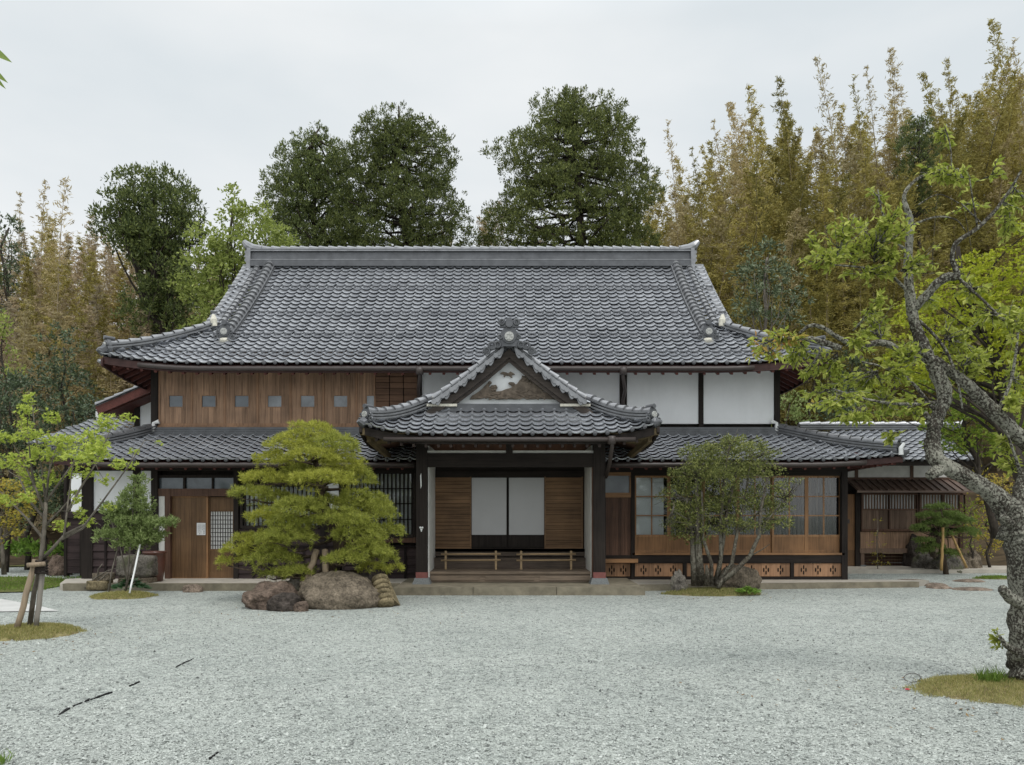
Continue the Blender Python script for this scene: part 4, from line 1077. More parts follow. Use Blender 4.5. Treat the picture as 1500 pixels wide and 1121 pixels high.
# ------------------------------------------------------------------ ground
def gravel_mat():
    t = NT('gravel'); v = t.coords()
    vo = t.add('ShaderNodeTexVoronoi', Scale=80); t.link(v, vo.inputs['Vector'])
    sp = t.add('ShaderNodeSeparateColor'); t.link(vo.outputs['Color'], sp.inputs[0])
    col = t.ramp(sp.outputs[0], [(0, (.10, .106, .10)), (.13, (.285, .30, .28)), (.5, (.428, .452, .42)), (.9, (.515, .54, .505)), (1, (.60, .62, .585))])
    vo2 = t.add('ShaderNodeTexVoronoi', Scale=25); t.link(v, vo2.inputs['Vector'])
    sp2 = t.add('ShaderNodeSeparateColor'); t.link(vo2.outputs['Color'], sp2.inputs[0])
    col = t.mul(col, t.ramp(sp2.outputs[1], [(0, (.58, .59, .59)), (.25, (.95, .95, .95)), (.7, (1.03, 1.03, 1.03)), (1, (1.18, 1.18, 1.17))]))
    n = t.noise(v, .55, 5, .6); col = t.mul(col, t.ramp(n, [(.3, (.86, .875, .87)), (.65, (1.06, 1.06, 1.05))]))
    n2 = t.noise(v, 3.2, 4, .7); col = t.mul(col, t.ramp(n2, [(.32, (.84, .85, .85)), (.5, (1, 1, 1))]))
    inv = t.add('ShaderNodeMath', _operation='SUBTRACT'); inv.inputs[0].default_value = 1; t.link(vo.outputs['Distance'], inv.inputs[1])
    t.bump(inv.outputs[0], 1.0, .016)
    return t.done(col, .8, .2)
M['gravel'] = gravel_mat()
def earth(name, c1, c2, scale=1.5):
    t = NT(name); n = t.noise(t.coords(), scale, 7, .7); col = t.ramp(n, [(.35, c1), (.62, c2)]); t.bump(n, .6, .08); return t.done(col, .95, .1)
M['earth'] = earth('leaf_litter', (.035, .026, .016), (.085, .062, .036))
M['lawn'] = earth('lawn_turf', (.085, .10, .03), (.16, .16, .06), 9)
M['turf'] = earth('dry_turf', (.12, .095, .05), (.29, .255, .12), 7)
def sheet(name, x0, x1, y0, y1, z, mat):
    mb = MB(); mb.v += [(x0, y0, z), (x1, y0, z), (x1, y1, z), (x0, y1, z)]; mb.face((0, 1, 2, 3)); o = mb.build(name, mat); o['kind'] = 'structure'; return o
g = sheet('ground', -600, 600, -200, 1500, 0, M['gravel']); tag(g, 'pale grey gravel yard in front of the house', None)
def smooth(a, b, x): t = np.clip((x - a) / (b - a), 0, 1); return t * t * (3 - 2 * t)
def hill(x, y):
    x = np.asarray(x, float); y = np.asarray(y, float)
    h = smooth(25, 48, y) * (4.0 + 4.5 * smooth(-2, 16, x)) + smooth(50, 130, y) * 10
    h = h + smooth(13.5, 24, x) * smooth(10, 22, y) * 2.5 + .7 * smooth(-12.5, -20, x) * smooth(18, 26, y)
    return h + .25 * np.sin(x * .7 + y * .3) * smooth(26, 34, y) - .06
gx = np.linspace(-110, 110, 111); gy = np.linspace(9, 170, 90)
GX, GY = np.meshgrid(gx, gy); GZ = hill(GX, GY)
V = np.stack([GX, GY, GZ], -1).reshape(-1, 3); nx, ny = len(gx), len(gy)
i = (np.arange(ny - 1)[:, None] * nx + np.arange(nx - 1)[None]).ravel()
Q = np.stack([i, i + 1, i + nx + 1, i + nx], 1)
keep = GZ.reshape(-1)[Q].max(1) > -.055
o = np_obj('hillside', V, Q[keep], M['earth'], None, True); o['kind'] = 'structure'; tag(o, 'wooded hillside rising behind the house', None)
# lawn on the left, with its kerb
def poly_sheet(name, pts, z, mat, label=None, thick=0.0):
    mb = MB(); n = len(pts); mb.v += [(p[0], p[1], z) for p in pts]; mb.face(range(n))
    if thick:
        mb.v += [(p[0], p[1], z - thick) for p in pts]
        for i in range(n): mb.face((i, n + i, n + (i + 1) % n, (i + 1) % n))
    o = mb.build(name, mat); o['kind'] = 'structure'
    if label: o['label'] = label
    return o
def unit_(a): return a / np.linalg.norm(a, axis=1)[:, None]
def G(px, py, z=0.0):  # ground point under a photo pixel
    Y = (H - z) * F / (py - VY); return (X_(px, Y), Y)
poly_sheet('lawn', [G(-260, 876), G(40, 868), G(96, 858), G(115, 851), G(60, 846), G(-260, 846)], .02, M['lawn'], 'strip of short lawn left of the house')
poly_sheet('lawn', [(-30, 23), (-10.5, 23.0), (-11, 30), (-30, 30)], .03, M['lawn'], 'far lawn below the bushes left of the house')
mb = MB(); a, b = G(97, 861, .142), G(580, 858, .142)
mb.beam((X_(95, 16.2), 16.2, .07), (-2.15, 16.2, .07), .16, .155); o = mb.build('kerb', M['kerb']); o['kind'] = 'structure'
poly_sheet('path', [(-9.1, 16.28), (-2.1, 16.28), (-2.1, 17.6), (-9.2, 17.8), (-9.6, 17.4)], .135, M['sandstone'], 'pale paving under the left eaves', .14)
poly_sheet('path', [(-2.12, 15.42), (2.66, 15.42), (2.66, 18), (-2.12, 18)], .15, M['kerb'], 'stone platform in front of the entrance porch', .15)
mb = MB()
for i, (a, b) in enumerate(((-2.14, -.62), (-.61, .98), (.99, 2.68))): mb.box(a, b, 15.26, 15.42, -.02, .155)
o = mb.build('platform_kerb', M['kerb']); o['kind'] = 'structure'; o['label'] = 'long kerb stones edging the porch platform'
poly_sheet('path', [(2.66, 16.25), (8.6, 16.95), (9.2, 17.3), (7.0, 17.7), (2.66, 17.7)], .115, M['sandstone'], 'pale path under the right eaves tapering to a point', .12)
mb = MB(); mb.beam((2.66, 16.18, .055), (8.75, 16.93, .055), .15, .13); o = mb.build('kerb', M['kerb']); o['kind'] = 'structure'
poly_sheet('path', [(8.6, 20.6), (16, 20.9), (16, 22.2), (8.6, 22.2)], .1, M['sandstone'], 'narrow pale strip at the foot of the annex', .1)
poly_sheet('pavement', [G(-400, 905), G(0, 897), G(86, 896), G(60, 889), G(0, 878), G(-400, 862)], .012, plain('pale_concrete', (.48, .475, .455), .85, .2, .1, 3), 'pale concrete slab at the left edge of the yard')
ng = 9000; gxx = rng.uniform(-16, -9.2, ng); gyy = rng.uniform(15.9, 19.2, ng); kk_ = gxx < -9.15 - (gyy - 16) * .12
dg = unit_(np.stack([rng.normal(size=ng) * .4, rng.normal(size=ng) * .4, np.ones(ng)], 1)); GB = (np.stack([gxx, gyy, np.full(ng, .03)], 1)[kk_], dg[kk_])
# dark edging strip showing through the gravel
M['black'] = plain('black_edging', (.02, .02, .02), .8, .2)
def strip(name, pts, w_, label):
    mb = MB(); ps = []
    for px, py in pts: x, y = G(px, py); ps.append(Vector((x, y, .006)))
    for i, (p, q) in enumerate(zip(ps, ps[1:])):
        k = 5
        for j in range(k):
            a, b = p.lerp(q, j / k), p.lerp(q, (j + 1.05) / k); j1 = rng.uniform(-.012, .012); mb.beam(a + Vector((0, j1, rng.uniform(-.006, .004))), b + Vector((0, j1 + rng.uniform(-.01, .01), rng.uniform(-.006, .004))), w_ * rng.uniform(.4, 1.3), .016)
    o = mb.build(name, M['black'], org=tuple(ps[0])); return tag(o, label, 'edging')
strip('edging_strip', [(86, 1048), (110, 1034), (135, 1025), (165, 1015)], .015, 'long black edging strip surfacing through the gravel in the open yard')
strip('edging_strip', [(190, 1006), (204, 1000)], .009, 'short black edging piece just beyond the long strip in the gravel')
strip('edging_strip', [(258, 978), (283, 966)], .006, 'thin broken black edging line farther out in the gravel toward the pine')
strip('edging_strip', [(307, 1113), (318, 1104)], .010, 'little black edging stub in the gravel at the very front of the yard')
# real stones over the nearest gravel
ns = 70000
Yp = 4.6 + 7.5 * rng.random(ns) ** 1.9; Xp = (rng.random(ns) - .5) * 2 * (.75 * Yp) ; Xp = Xp + .03
sz = rng.lognormal(math.log(.0066), .35, ns)
octv = np.array([(1, 0, 0), (0, 1, 0), (-1, 0, 0), (0, -1, 0), (0, 0, .8), (0, 0, -.5)])
rot = rng.random(ns) * 2 * PI; tilt = rng.normal(0, .5, (ns, 2))
ov = np.repeat(octv[None], ns, 0) * (1 + rng.normal(0, .28, (ns, 6, 1)))
ov[..., 2] += ov[..., 0] * tilt[:, :1] * .5 + ov[..., 1] * tilt[:, 1:] * .5
c_, s_ = np.cos(rot)[:, None], np.sin(rot)[:, None]
vx_ = ov[..., 0] * c_ - ov[..., 1] * s_ * .75; vy_ = ov[..., 0] * s_ + ov[..., 1] * c_ * .75
V = np.stack([vx_, vy_, ov[..., 2]], -1) * sz[:, None, None] + np.stack([Xp, Yp, sz * .35], -1)[:, None]
tr_ = np.array([(0, 1, 4), (1, 2, 4), (2, 3, 4), (3, 0, 4), (1, 0, 5), (2, 1, 5), (3, 2, 5), (0, 3, 5)])
Q = (np.arange(ns)[:, None, None] * 6 + tr_[None]).reshape(-1, 3)
t = NT('loose_stone'); r = t.island(0, 1); col = t.ramp(r, [(0, (.11, .116, .11)), (.14, (.295, .31, .29)), (.55, (.435, .46, .428)), (.9, (.52, .545, .51)), (1, (.59, .61, .575))]); M['stone_bits'] = t.done(col, .8, .2)
o = np_obj('gravel', V.reshape(-1, 3), Q, M['stone_bits']); o['kind'] = 'stuff'; o['label'] = 'loose pale gravel stones'

# ------------------------------------------------------------------ rocks and yard objects
def rockmat(name, c, moss=None):
    t = NT(name); n = t.noise(t.coords(), 5, 8, .7); n2 = t.noise(t.coords(), 28, 5, .7)
    col = t.ramp(n, [(.34, sc(c, .4)), (.5, c), (.66, sc(c, 1.5))]); col = t.mul(col, t.ramp(n2, [(.35, (.5, .5, .5)), (.6, (1.15, 1.15, 1.15))]))
    if moss: col = t.mixf(t.ramp(t.noise(t.coords(), 3.1, 5, .6), [(.5, (0, 0, 0)), (.62, (.8, .8, .8))]), col, moss)
    a = t.add('ShaderNodeMath', _operation='ADD'); t.link(n, a.inputs[0]); t.link(n2, a.inputs[1]); t.bump(a.outputs[0], .8, .03); return t.done(col, .9, .15)
M['rock_r'] = rockmat('reddish_rock', (.135, .10, .078)); M['rock_b'] = rockmat('brown_rock', (.165, .135, .10)); M['rock_g'] = rockmat('grey_rock', (.15, .135, .115), (.09, .095, .05)); M['rock_d'] = rockmat('dark_rock', (.07, .058, .05))
def rock(name, label, c, size, mat, seed=0, flat=.0, cat='rock', group=None, rough=.22, sub=5, boxy=.0):
    bm = bmesh.new(); bmesh.ops.create_icosphere(bm, subdivisions=sub, radius=1)
    sv = Vector((seed * 3.1, seed * 1.7, seed * 2.3))
    for v in bm.verts:
        p = v.co.copy()
        if boxy: k = (abs(p.x) ** 4 + abs(p.y) ** 4 + abs(p.z) ** 4) ** .25; p = p.lerp(p / k, boxy)
        d = 1 + rough * (mnoise.noise(p * 1.1 + sv) * 1.2 + .5 * mnoise.noise(p * 2.6 + sv) + .30 * mnoise.noise(p * 6 + sv) + .16 * mnoise.noise(p * 14 + sv)) - .10 * abs(mnoise.noise(p * 1.9 + sv * 2)) * (rough > .13)
        p = p * d; p.z = max(p.z, -.55)
        v.co = Vector((p.x * size[0], p.y * size[1], (p.z + .5) * size[2]))
    me = bpy.data.meshes.new(name); bm.to_mesh(me); bm.free(); me.materials.append(mat); me.polygons.foreach_set('use_smooth', [True] * len(me.polygons))
    o = bpy.data.objects.new(name, me); o.location = c; link(o, None, c); return tag(o, label, cat, group)
rock('boulder', 'largest rounded brown boulder in front of the pine trunk', (X_(496, 13.5), 13.5, -.05), (.72, .5, .42), M['rock_b'], 3, rough=.16)
rock('boulder', 'reddish-brown boulder at the left end of the pine rock ring', (X_(397, 13.4), 13.4, -.05), (.44, .45, .32), M['rock_r'], 5, rough=.26)
rock('boulder', 'squarish low grey-brown rock between the two big boulders under the pine', (X_(418, 13.0), 13.0, -.04), (.26, .22, .22), M['rock_d'], 8, rough=.2, boxy=.5)
rock('boulder', 'small dark rock tucked behind the big boulder beside the carved stone', (X_(538, 14.1), 14.1, -.05), (.28, .3, .46), M['rock_d'], 2)
rock('boulder', 'small pointed reddish stone wedged against the big boulder', (X_(440, 12.85), 12.85, -.03), (.12, .1, .13), M['rock_r'], 12)
rock('boulder', 'low mossy rock bridging the back of the pine rock ring', (X_(440, 14.2), 14.2, -.05), (.6, .4, .35), M['rock_g'], 15)
# ribbed carved stone leaning on the boulder
cs_t = thing('carved_stone', 'weathered ribbed stone carving leaning beside the largest pine boulder', 'stone carving', (X_(563, 13.5), 13.5, 0))
a, b = P(566, 888, 13.35), P(556, 846, 13.7); mb = MB(); K = 6
for i in range(K):
    p, q = a.lerp(b, i / K), a.lerp(b, (i + .95) / K); mb.tube([p, p.lerp(q, .2), p.lerp(q, .8), q], [.11, .145, .145, .12], 12)
mb.build('ribbed_roll', M['kerbs'] if 'kerbs' in M else M['rock_y'] if 'rock_y' in M else rockmat('ochre_stone', (.21, .17, .10)), cs_t, True)
mb = MB(); mb.beam(P(578, 885, 13.5), P(562, 848, 13.8), .10, .34, (0, 1, 0)); mb.beam(P(570, 884, 13.42), P(562, 850, 13.75), .06, .2, (1, 0, 0)); mb.build('side_slab', bpy.data.materials['ochre_stone'], cs_t)
for px, py, lb in ((397, 851, 'pale concrete stub on the path edge beyond the reddish boulder'), (497, 851, 'pale concrete stub on the path edge beyond the largest boulder')):
    mb = MB(); c = P(px, py, 16.35); bi = len(mb.v)
    for z, g in ((.13, .11), (.30, .06)): mb.v += [(c.x - g, 16.35 - g, z), (c.x + g, 16.35 - g, z), (c.x + g, 16.35 + g, z), (c.x - g, 16.35 + g, z)]
    for q in ((3, 2, 1, 0), (4, 5, 6, 7), (0, 1, 5, 4), (1, 2, 6, 5), (2, 3, 7, 6), (3, 0, 4, 7)): mb.face(q)
    tag(mb.build('support_block', M['sandstone'], org=(c.x, 16.35, .13)), lb, 'block')
# wooden barrier rails standing on the porch step
def barrier(px0, px1, lb):
    Y = 16.95; x0, x1 = X_(px0, Y), X_(px1, Y)
    t = thing('barrier', lb, 'barrier', ((x0 + x1) / 2, Y, .375), 'low barriers on the porch step')
    for q in (.08, .92):
        x = x0 + (x1 - x0) * q; MB().box(x - .022, x + .022, Y - .02, Y + .02, .375, Z_(807, Y)).build('post', M['rail'], t)
    for z in (812, 821): mb = MB(); mb.tube([(x0, Y - .03, Z_(z, Y)), ((x0 + x1) / 2, Y - .03, Z_(z, Y) + .005), (x1, Y - .03, Z_(z - .6, Y))], .018, 8); mb.build('rail', M['rail'], t, True)
barrier(646, 733.5, 'low two-rail wooden barrier on the left half of the porch step')
barrier(756.5, 843.5, 'low two-rail wooden barrier on the right half of the porch step')
# notice on the door
nt_ = thing('paper_notice', 'white laminated notice with faint lines of writing pinned to the plain cedar door', 'notice', P(294.5, 775, YD - .02))
MB().bpx(288.2, 301, 766.2, 784, YD - .016, .003).build('sheet', M['white'], nt_)
mb = MB()
for i, q in enumerate((290.3, 292.2, 294.2, 296.2, 298.8)): 
    z = 768.5
    while z < (781 if i != 3 else 776): d = rng.uniform(.8, 2.2); mb.bpx(q - (.35 if i < 4 else .6), q + (.35 if i < 4 else .6), z, z + d, YD - .0185, .002); z += d + .7
M['ink'] = plain('grey_ink', (.28, .28, .30), .8, .1); mb.build('writing', M['ink'], nt_)
# flat stepping stones
M['step_st'] = rockmat('flat_reddish_stone', (.23, .18, .14))
for (px, py, rx, lb) in ((283, 867, .26, 'split flat stone lying in the gravel before the cedar door'),
    (1335, 852, .5, 'broad flat reddish stepping stone below the annex rocks'), (1365, 857.5, .42, 'small flat stepping stone just in front of the broad reddish one'),
    (1420, 852, .45, 'pale orange flat stepping stone farther toward the old tree'), (1425, 864, .5, 'pinkish flat stepping stone nearest the old tree trunk'), (1375, 861.5, .3, 'narrow grey flat stepping stone half sunk in the gravel')):
    x, y = G(px, py); rock('stepping_stone', lb, (x, y, -.045), (rx * .8, .24 if px > 1000 else .16, .065 if px > 1000 else .13), M['step_st'], px, cat='stepping stone', rough=.12, boxy=.3)
# stone basin, stacked slabs and jar by the cedar door
t = thing('stone_basin', 'mossy old square stone block behind the staked shrub', 'stone block', (X_(207, 16.4), 16.4, .14))
rb = MB(); 
def rbox(x0, x1, y0, y1, z0, z1, mat, nm, par, r=.03):
    bm = bmesh.new(); bmesh.ops.create_cube(bm, size=1); bmesh.ops.subdivide_edges(bm, edges=bm.edges[:], cuts=6, use_grid_fill=True)
    o0 = ORG[par.name]
    for v in bm.verts:
        p = v.co * 2; k = (abs(p.x) ** 10 + abs(p.y) ** 10 + abs(p.z) ** 10) ** .1; p = p / max(k, 1e-6); d = 1 + .05 * mnoise.noise(p * 2 + Vector((x0, z0, 0)))
        p = p * d; v.co = Vector(((x0 + x1) / 2 + p.x * (x1 - x0) / 2, (y0 + y1) / 2 + p.y * (y1 - y0) / 2, (z0 + z1) / 2 + p.z * (z1 - z0) / 2)) - o0
    me = bpy.data.meshes.new(nm); bm.to_mesh(me); bm.free(); me.materials.append(mat); me.polygons.foreach_set('use_smooth', [True] * len(me.polygons))
    o = bpy.data.objects.new(nm, me); return link(o, par)
YS = 16.35
rbox(X_(168, YS), X_(222, YS), YS, YS + .5, Z_(846, YS), Z_(814, YS), M['rock_g'], 'block', t); rbox(X_(170, YS), X_(220, YS), YS + .02, YS + .5, .12, Z_(846, YS), M['rock_b'], 'foot', t)
t = thing('stone_slabs', 'two flat sandstone slabs stacked beside the mossy stone block', 'stone slabs', (X_(150, 16.2), 16.2, .13))
rbox(X_(136, YS), X_(166, YS), 16.05, 16.4, .02, .21, bpy.data.materials['ochre_stone'], 'slab', t); rbox(X_(143, YS), X_(168, YS), 16.1, 16.42, .205, .36, M['rock_b'], 'slab', t)
mb = MB(); prf = [(0, .02), (.17, .02), (.20, .2), (.225, .45), (.215, .58), (.235, .60), (.235, .64), (.19, .64), (.17, .5), (0, .5)]
c = (X_(226, 16.8), 16.8, .13); K = 24
for r, z in prf:
    for k in range(K): g = 2 * PI * k / K; mb.v.append((c[0] + r * math.cos(g), c[1] + r * math.sin(g), c[2] + z))
for i in range(len(prf) - 1):
    for k in range(K): mb.face((i * K + k, i * K + (k + 1) % K, (i + 1) * K + (k + 1) % K, (i + 1) * K + k))
M['jar'] = plain('brown_glaze', (.10, .042, .03), .3, .5, .25, 6)
tag(mb.build('ceramic_jar', M['jar'], None, True, org=c), 'tall reddish-brown ceramic jar beside the white strip at the cedar door', 'jar')
rock('boulder', 'brown boulder on the far lawn edge at the left end of the house', (X_(88, 20.2), 20.2, -.05), (.28, .3, .36), M['rock_r'], 31)
rock('boulder', 'pointed grey stone at the left foot of the many-stemmed tree', (X_(995, 15.6), 15.6, -.03), (.16, .16, .30), M['rock_g'], 41, rough=.3)
rock('boulder', 'long flat-topped brown rock behind the many-stemmed tree', (X_(1082, 16.35), 16.35, .05), (.46, .28, .30), M['rock_b'], 47, rough=.15, boxy=.4)
for k, (px, py, rx, rz, lb, m_) in enumerate(((1348, 836, .26, .62, 'tall dark rock at the left end of the niwaki rock edging', 'rock_d'), (1362, 838, .34, .40, 'mossy grey rock second in the niwaki edging', 'rock_g'), (1374, 838, .22, .44, 'upright grey rock below the bamboo prop of the niwaki', 'rock_b'), (1392, 840, .46, .36, 'long low grey rock in the middle of the niwaki edging', 'rock_g'), (1410, 839, .26, .3, 'small rounded rock next to the slanting niwaki prop', 'rock_b'), (1428, 838, .32, .40, 'light brown rock closing the right end of the niwaki edging', 'rock_b'))):
    x, y = G(px, py); rock('boulder', lb, (x, y + .25, -.05), (rx, .3, rz), M[m_], 50 + k, rough=.3)

# ------------------------------------------------------------------ foliage
def unit(a): return a / np.maximum(np.linalg.norm(a, axis=-1, keepdims=True), 1e-9)
def rdir(n): return unit(rng.normal(size=(n, 3)))
def leafq(c, d, l, w_, fold=.12, side=None):
    """rhombic leaves: centres c, unit axes d"""
    n = len(c); s = unit(np.cross(d, rdir(n) if side is None else side)); nn = np.cross(d, s)
    l = np.broadcast_to(np.asarray(l, float), (n,))[:, None]; w_ = np.broadcast_to(np.asarray(w_, float), (n,))[:, None]
    p0 = c - d * l * .5; p2 = c + d * l * .5 - nn * l * fold; m = c - d * l * .06
    return np.stack([p0, m + s * w_ * .5 + nn * w_ * fold, p2, m - s * w_ * .5 + nn * w_ * fold], 1).reshape(-1, 3)
def quads(V): return np.arange(len(V)).reshape(-1, 4)
def clump_leaves(cl, dens, ratio, per, l, w_, up=.5, shell=.55, lvar=.3, flat=1.0):
    """cl (k,6): centre and radii. dens sub-clumps per square metre of clump silhouette; leaves gather on small tufts"""
    C_ = []; R_ = []; O_ = []
    for c in cl:
        a = PI * (c[3] * c[5] + c[3] * c[4]) / 2 * 2
        n = max(3, int(a * dens)); v = rdir(n); v[:, 2] = np.where(rng.random(n) < .35, np.abs(v[:, 2]), v[:, 2])
        rr = (shell + (1 - shell) * rng.random(n) ** .6)[:, None]
        C_.append(c[:3] + v * c[3:] * rr); O_.append(v); R_.append(np.full(n, ratio * (1 + .0 * c[3])))
    C_ = np.concatenate(C_); O_ = np.concatenate(O_); R_ = np.concatenate(R_) * rng.uniform(.7, 1.3, len(C_))
    n = len(C_); k = per; i = np.repeat(np.arange(n), k)
    off = rdir(n * k) * (rng.random((n * k, 1)) ** .4) * R_[i][:, None]; off[:, 2] *= flat
    d = unit(unit(off) * .8 + O_[i] * .35 + np.array([0, 0, up]) + rng.normal(size=off.shape) * .45)
    ls = l * rng.uniform(1 - lvar, 1 + lvar, n * k)
    return leafq(C_[i] + off, d, ls, ls * (w_ / l))
def pxclumps(lst, Y, depth=None, back=True):
    out_ = []
    for e in lst:
        px, py, rx, ry = e[:4]; dy = e[4] if len(e) > 4 else 0
        y = Y + dy; k = y / F
        out_.append((X_(px, y), y, Z_(py, y), rx * k, max(rx, ry) * k * .8, ry * k))
        if back and depth: y2 = y + depth * rng.uniform(.5, 1.0); out_.append((X_(px, y), y2, Z_(py, y), rx * k * .95, max(rx, ry) * k * .8, ry * k * .95))
    return np.array(out_)
def limb(mb, p, q, r0, r1, sag=.12, n=6, k=6, seed=0):
    p, q = Vector(p), Vector(q); L_ = (q - p).length; o = Vector((rng.normal(), rng.normal(), rng.normal() * .5)).normalized() * L_ * sag
    pts = [p.lerp(q, i / n) + o * math.sin(PI * i / n) + Vector(tuple(rng.normal(size=3))) * L_ * .015 * (0 < i < n) for i in range(n + 1)]
    mb.tube(pts, [r0 + (r1 - r0) * i / n for i in range(n + 1)], k); return pts
def tree(name, label, cat, base, cl, leaves, lmat, bmat, r0=.2, fork=None, group=None, trunk_top=None, limbs=None, lean=.0):
    t = thing(name, label, cat, base, group); b = Vector(base)
    cl = np.asarray(cl); top = Vector(trunk_top) if trunk_top is not None else Vector((float(np.average(cl[:, 0])), float(np.average(cl[:, 1])), float(cl[:, 2].max())))
    mb = MB(); spine = limb(mb, b, top, r0, r0 * .25, .03, 10, 9)
    for c in cl:
        p = Vector(c[:3]); h_ = min(max((p.z - b.z) / max(.1, top.z - b.z) - .22, .12), .95); i = h_ * 10; j = int(i); s_ = spine[j].lerp(spine[min(j + 1, 10)], i - j)
        limb(mb, s_, p, r0 * .32 * (1 - h_ * .6), r0 * .06, .12, 5, 5)
    mb.build('trunk', bmat, t, True)
    np_obj('crown', leaves, quads(leaves), lmat, t); return t
M['bark_d'] = bark('dark_bark', (.055, .045, .036)); M['bark_g'] = bark('grey_bark', (.16, .14, .115)); M['bark_l'] = bark('lichen_bark', (.06, .052, .042), (.29, .285, .235), 24)
M['bark_m'] = bark('mottled_bark', (.085, .072, .055), (.15, .14, .11), 14); M['bark_p'] = bark('pine_bark', (.075, .055, .04)); M['wood_post'] = wood('weathered_stake', (.30, .235, .165), 'z', .8, .2); M['wood_grey'] = wood('grey_stake', (.25, .23, .20), 'z', .8, .2)
M['lf_con'] = leaf('conifer_needles', (.035, .050, .018), (.085, .108, .034), .25, c3=(.155, .18, .055))
M['lf_con2'] = leaf('conifer_needles_olive', (.038, .050, .016), (.092, .110, .030), .25, c3=(.165, .18, .05))
M['lf_dark'] = leaf('dark_evergreen', (.028, .042, .022), (.062, .085, .042), .12, .4, .4, c3=(.08, .11, .05))
M['lf_grey'] = leaf('greyish_evergreen', (.030, .046, .022), (.075, .098, .050), .15, .4, .4, c3=(.15, .18, .11))
M['lf_yg'] = leaf('spring_green', (.13, .16, .04), (.23, .27, .065), .35, c3=(.32, .36, .11))
M['lf_maple'] = leaf('maple_spring', (.16, .21, .035), (.26, .32, .055), .4, c3=(.38, .42, .10))
M['lf_mapley'] = leaf('maple_yellow', (.19, .22, .02), (.31, .335, .025), .4, c3=(.42, .43, .05))
M['lf_mapleg'] = leaf('maple_green', (.09, .14, .02), (.17, .23, .03), .35, c3=(.26, .31, .045))
M['lf_mapler'] = leaf('maple_russet', (.16, .15, .03), (.27, .25, .04), .35, c3=(.34, .24, .06))
M['lf_plum'] = leaf('plum_leaves', (.15, .185, .03), (.26, .30, .055), .4, c3=(.38, .40, .11))
M['lf_plumr'] = leaf('plum_tips', (.22, .20, .04), (.32, .26, .06), .35, c3=(.36, .17, .07))
M['lf_shrub'] = leaf('shrub_leaves', (.105, .14, .04), (.20, .25, .085), .35, .5, .2, c3=(.31, .36, .15))
M['lf_cam'] = leaf('osmanthus_leaves', (.06, .074, .022), (.13, .15, .048), .35, .5, .2, c3=(.28, .29, .10))
M['lf_pine'] = leaf('pine_needles_green', (.15, .17, .03), (.25, .27, .05), .35, c3=(.38, .38, .09))
M['lf_pine_lit'] = leaf('pine_needles_lit', (.175, .19, .03), (.285, .295, .05), .35, c3=(.42, .41, .09))
M['lf_niwaki'] = leaf('niwaki_needles', (.09, .13, .035), (.17, .225, .06), .3)
M['lf_bam'] = leaf('bamboo_olive', (.16, .134, .034), (.285, .248, .07), .4, c3=(.42, .372, .14), k=1.3)
M['lf_bamg'] = leaf('bamboo_green', (.12, .11, .03), (.22, .195, .052), .4, c3=(.33, .29, .09), k=1.25)
M['lf_bamp'] = leaf('bamboo_straw', (.23, .185, .085), (.36, .30, .15), .3, c3=(.50, .43, .26), k=1.2)
M['lf_bamt'] = leaf('bamboo_tan', (.20, .16, .10), (.335, .275, .18), .35, c3=(.46, .39, .27), k=1.3)
M['culm'] = plain('bamboo_culm', (.24, .19, .11), .5, .3, .3, .6); M['culm_d'] = plain('bamboo_culm_dark', (.10, .09, .05), .5, .3, .4, .6)
M['lf_under'] = leaf('undergrowth', (.03, .026, .012), (.07, .055, .022), .15, c3=(.10, .085, .03))
M['lf_green'] = leaf('fresh_groundcover', (.07, .13, .02), (.15, .24, .04), .3)
M['grassb'] = leaf('dry_grass', (.13, .135, .04), (.23, .225, .08), .25, c3=(.33, .28, .13)); M['grassg'] = leaf('green_grass', (.07, .12, .02), (.14, .21, .035), .25)

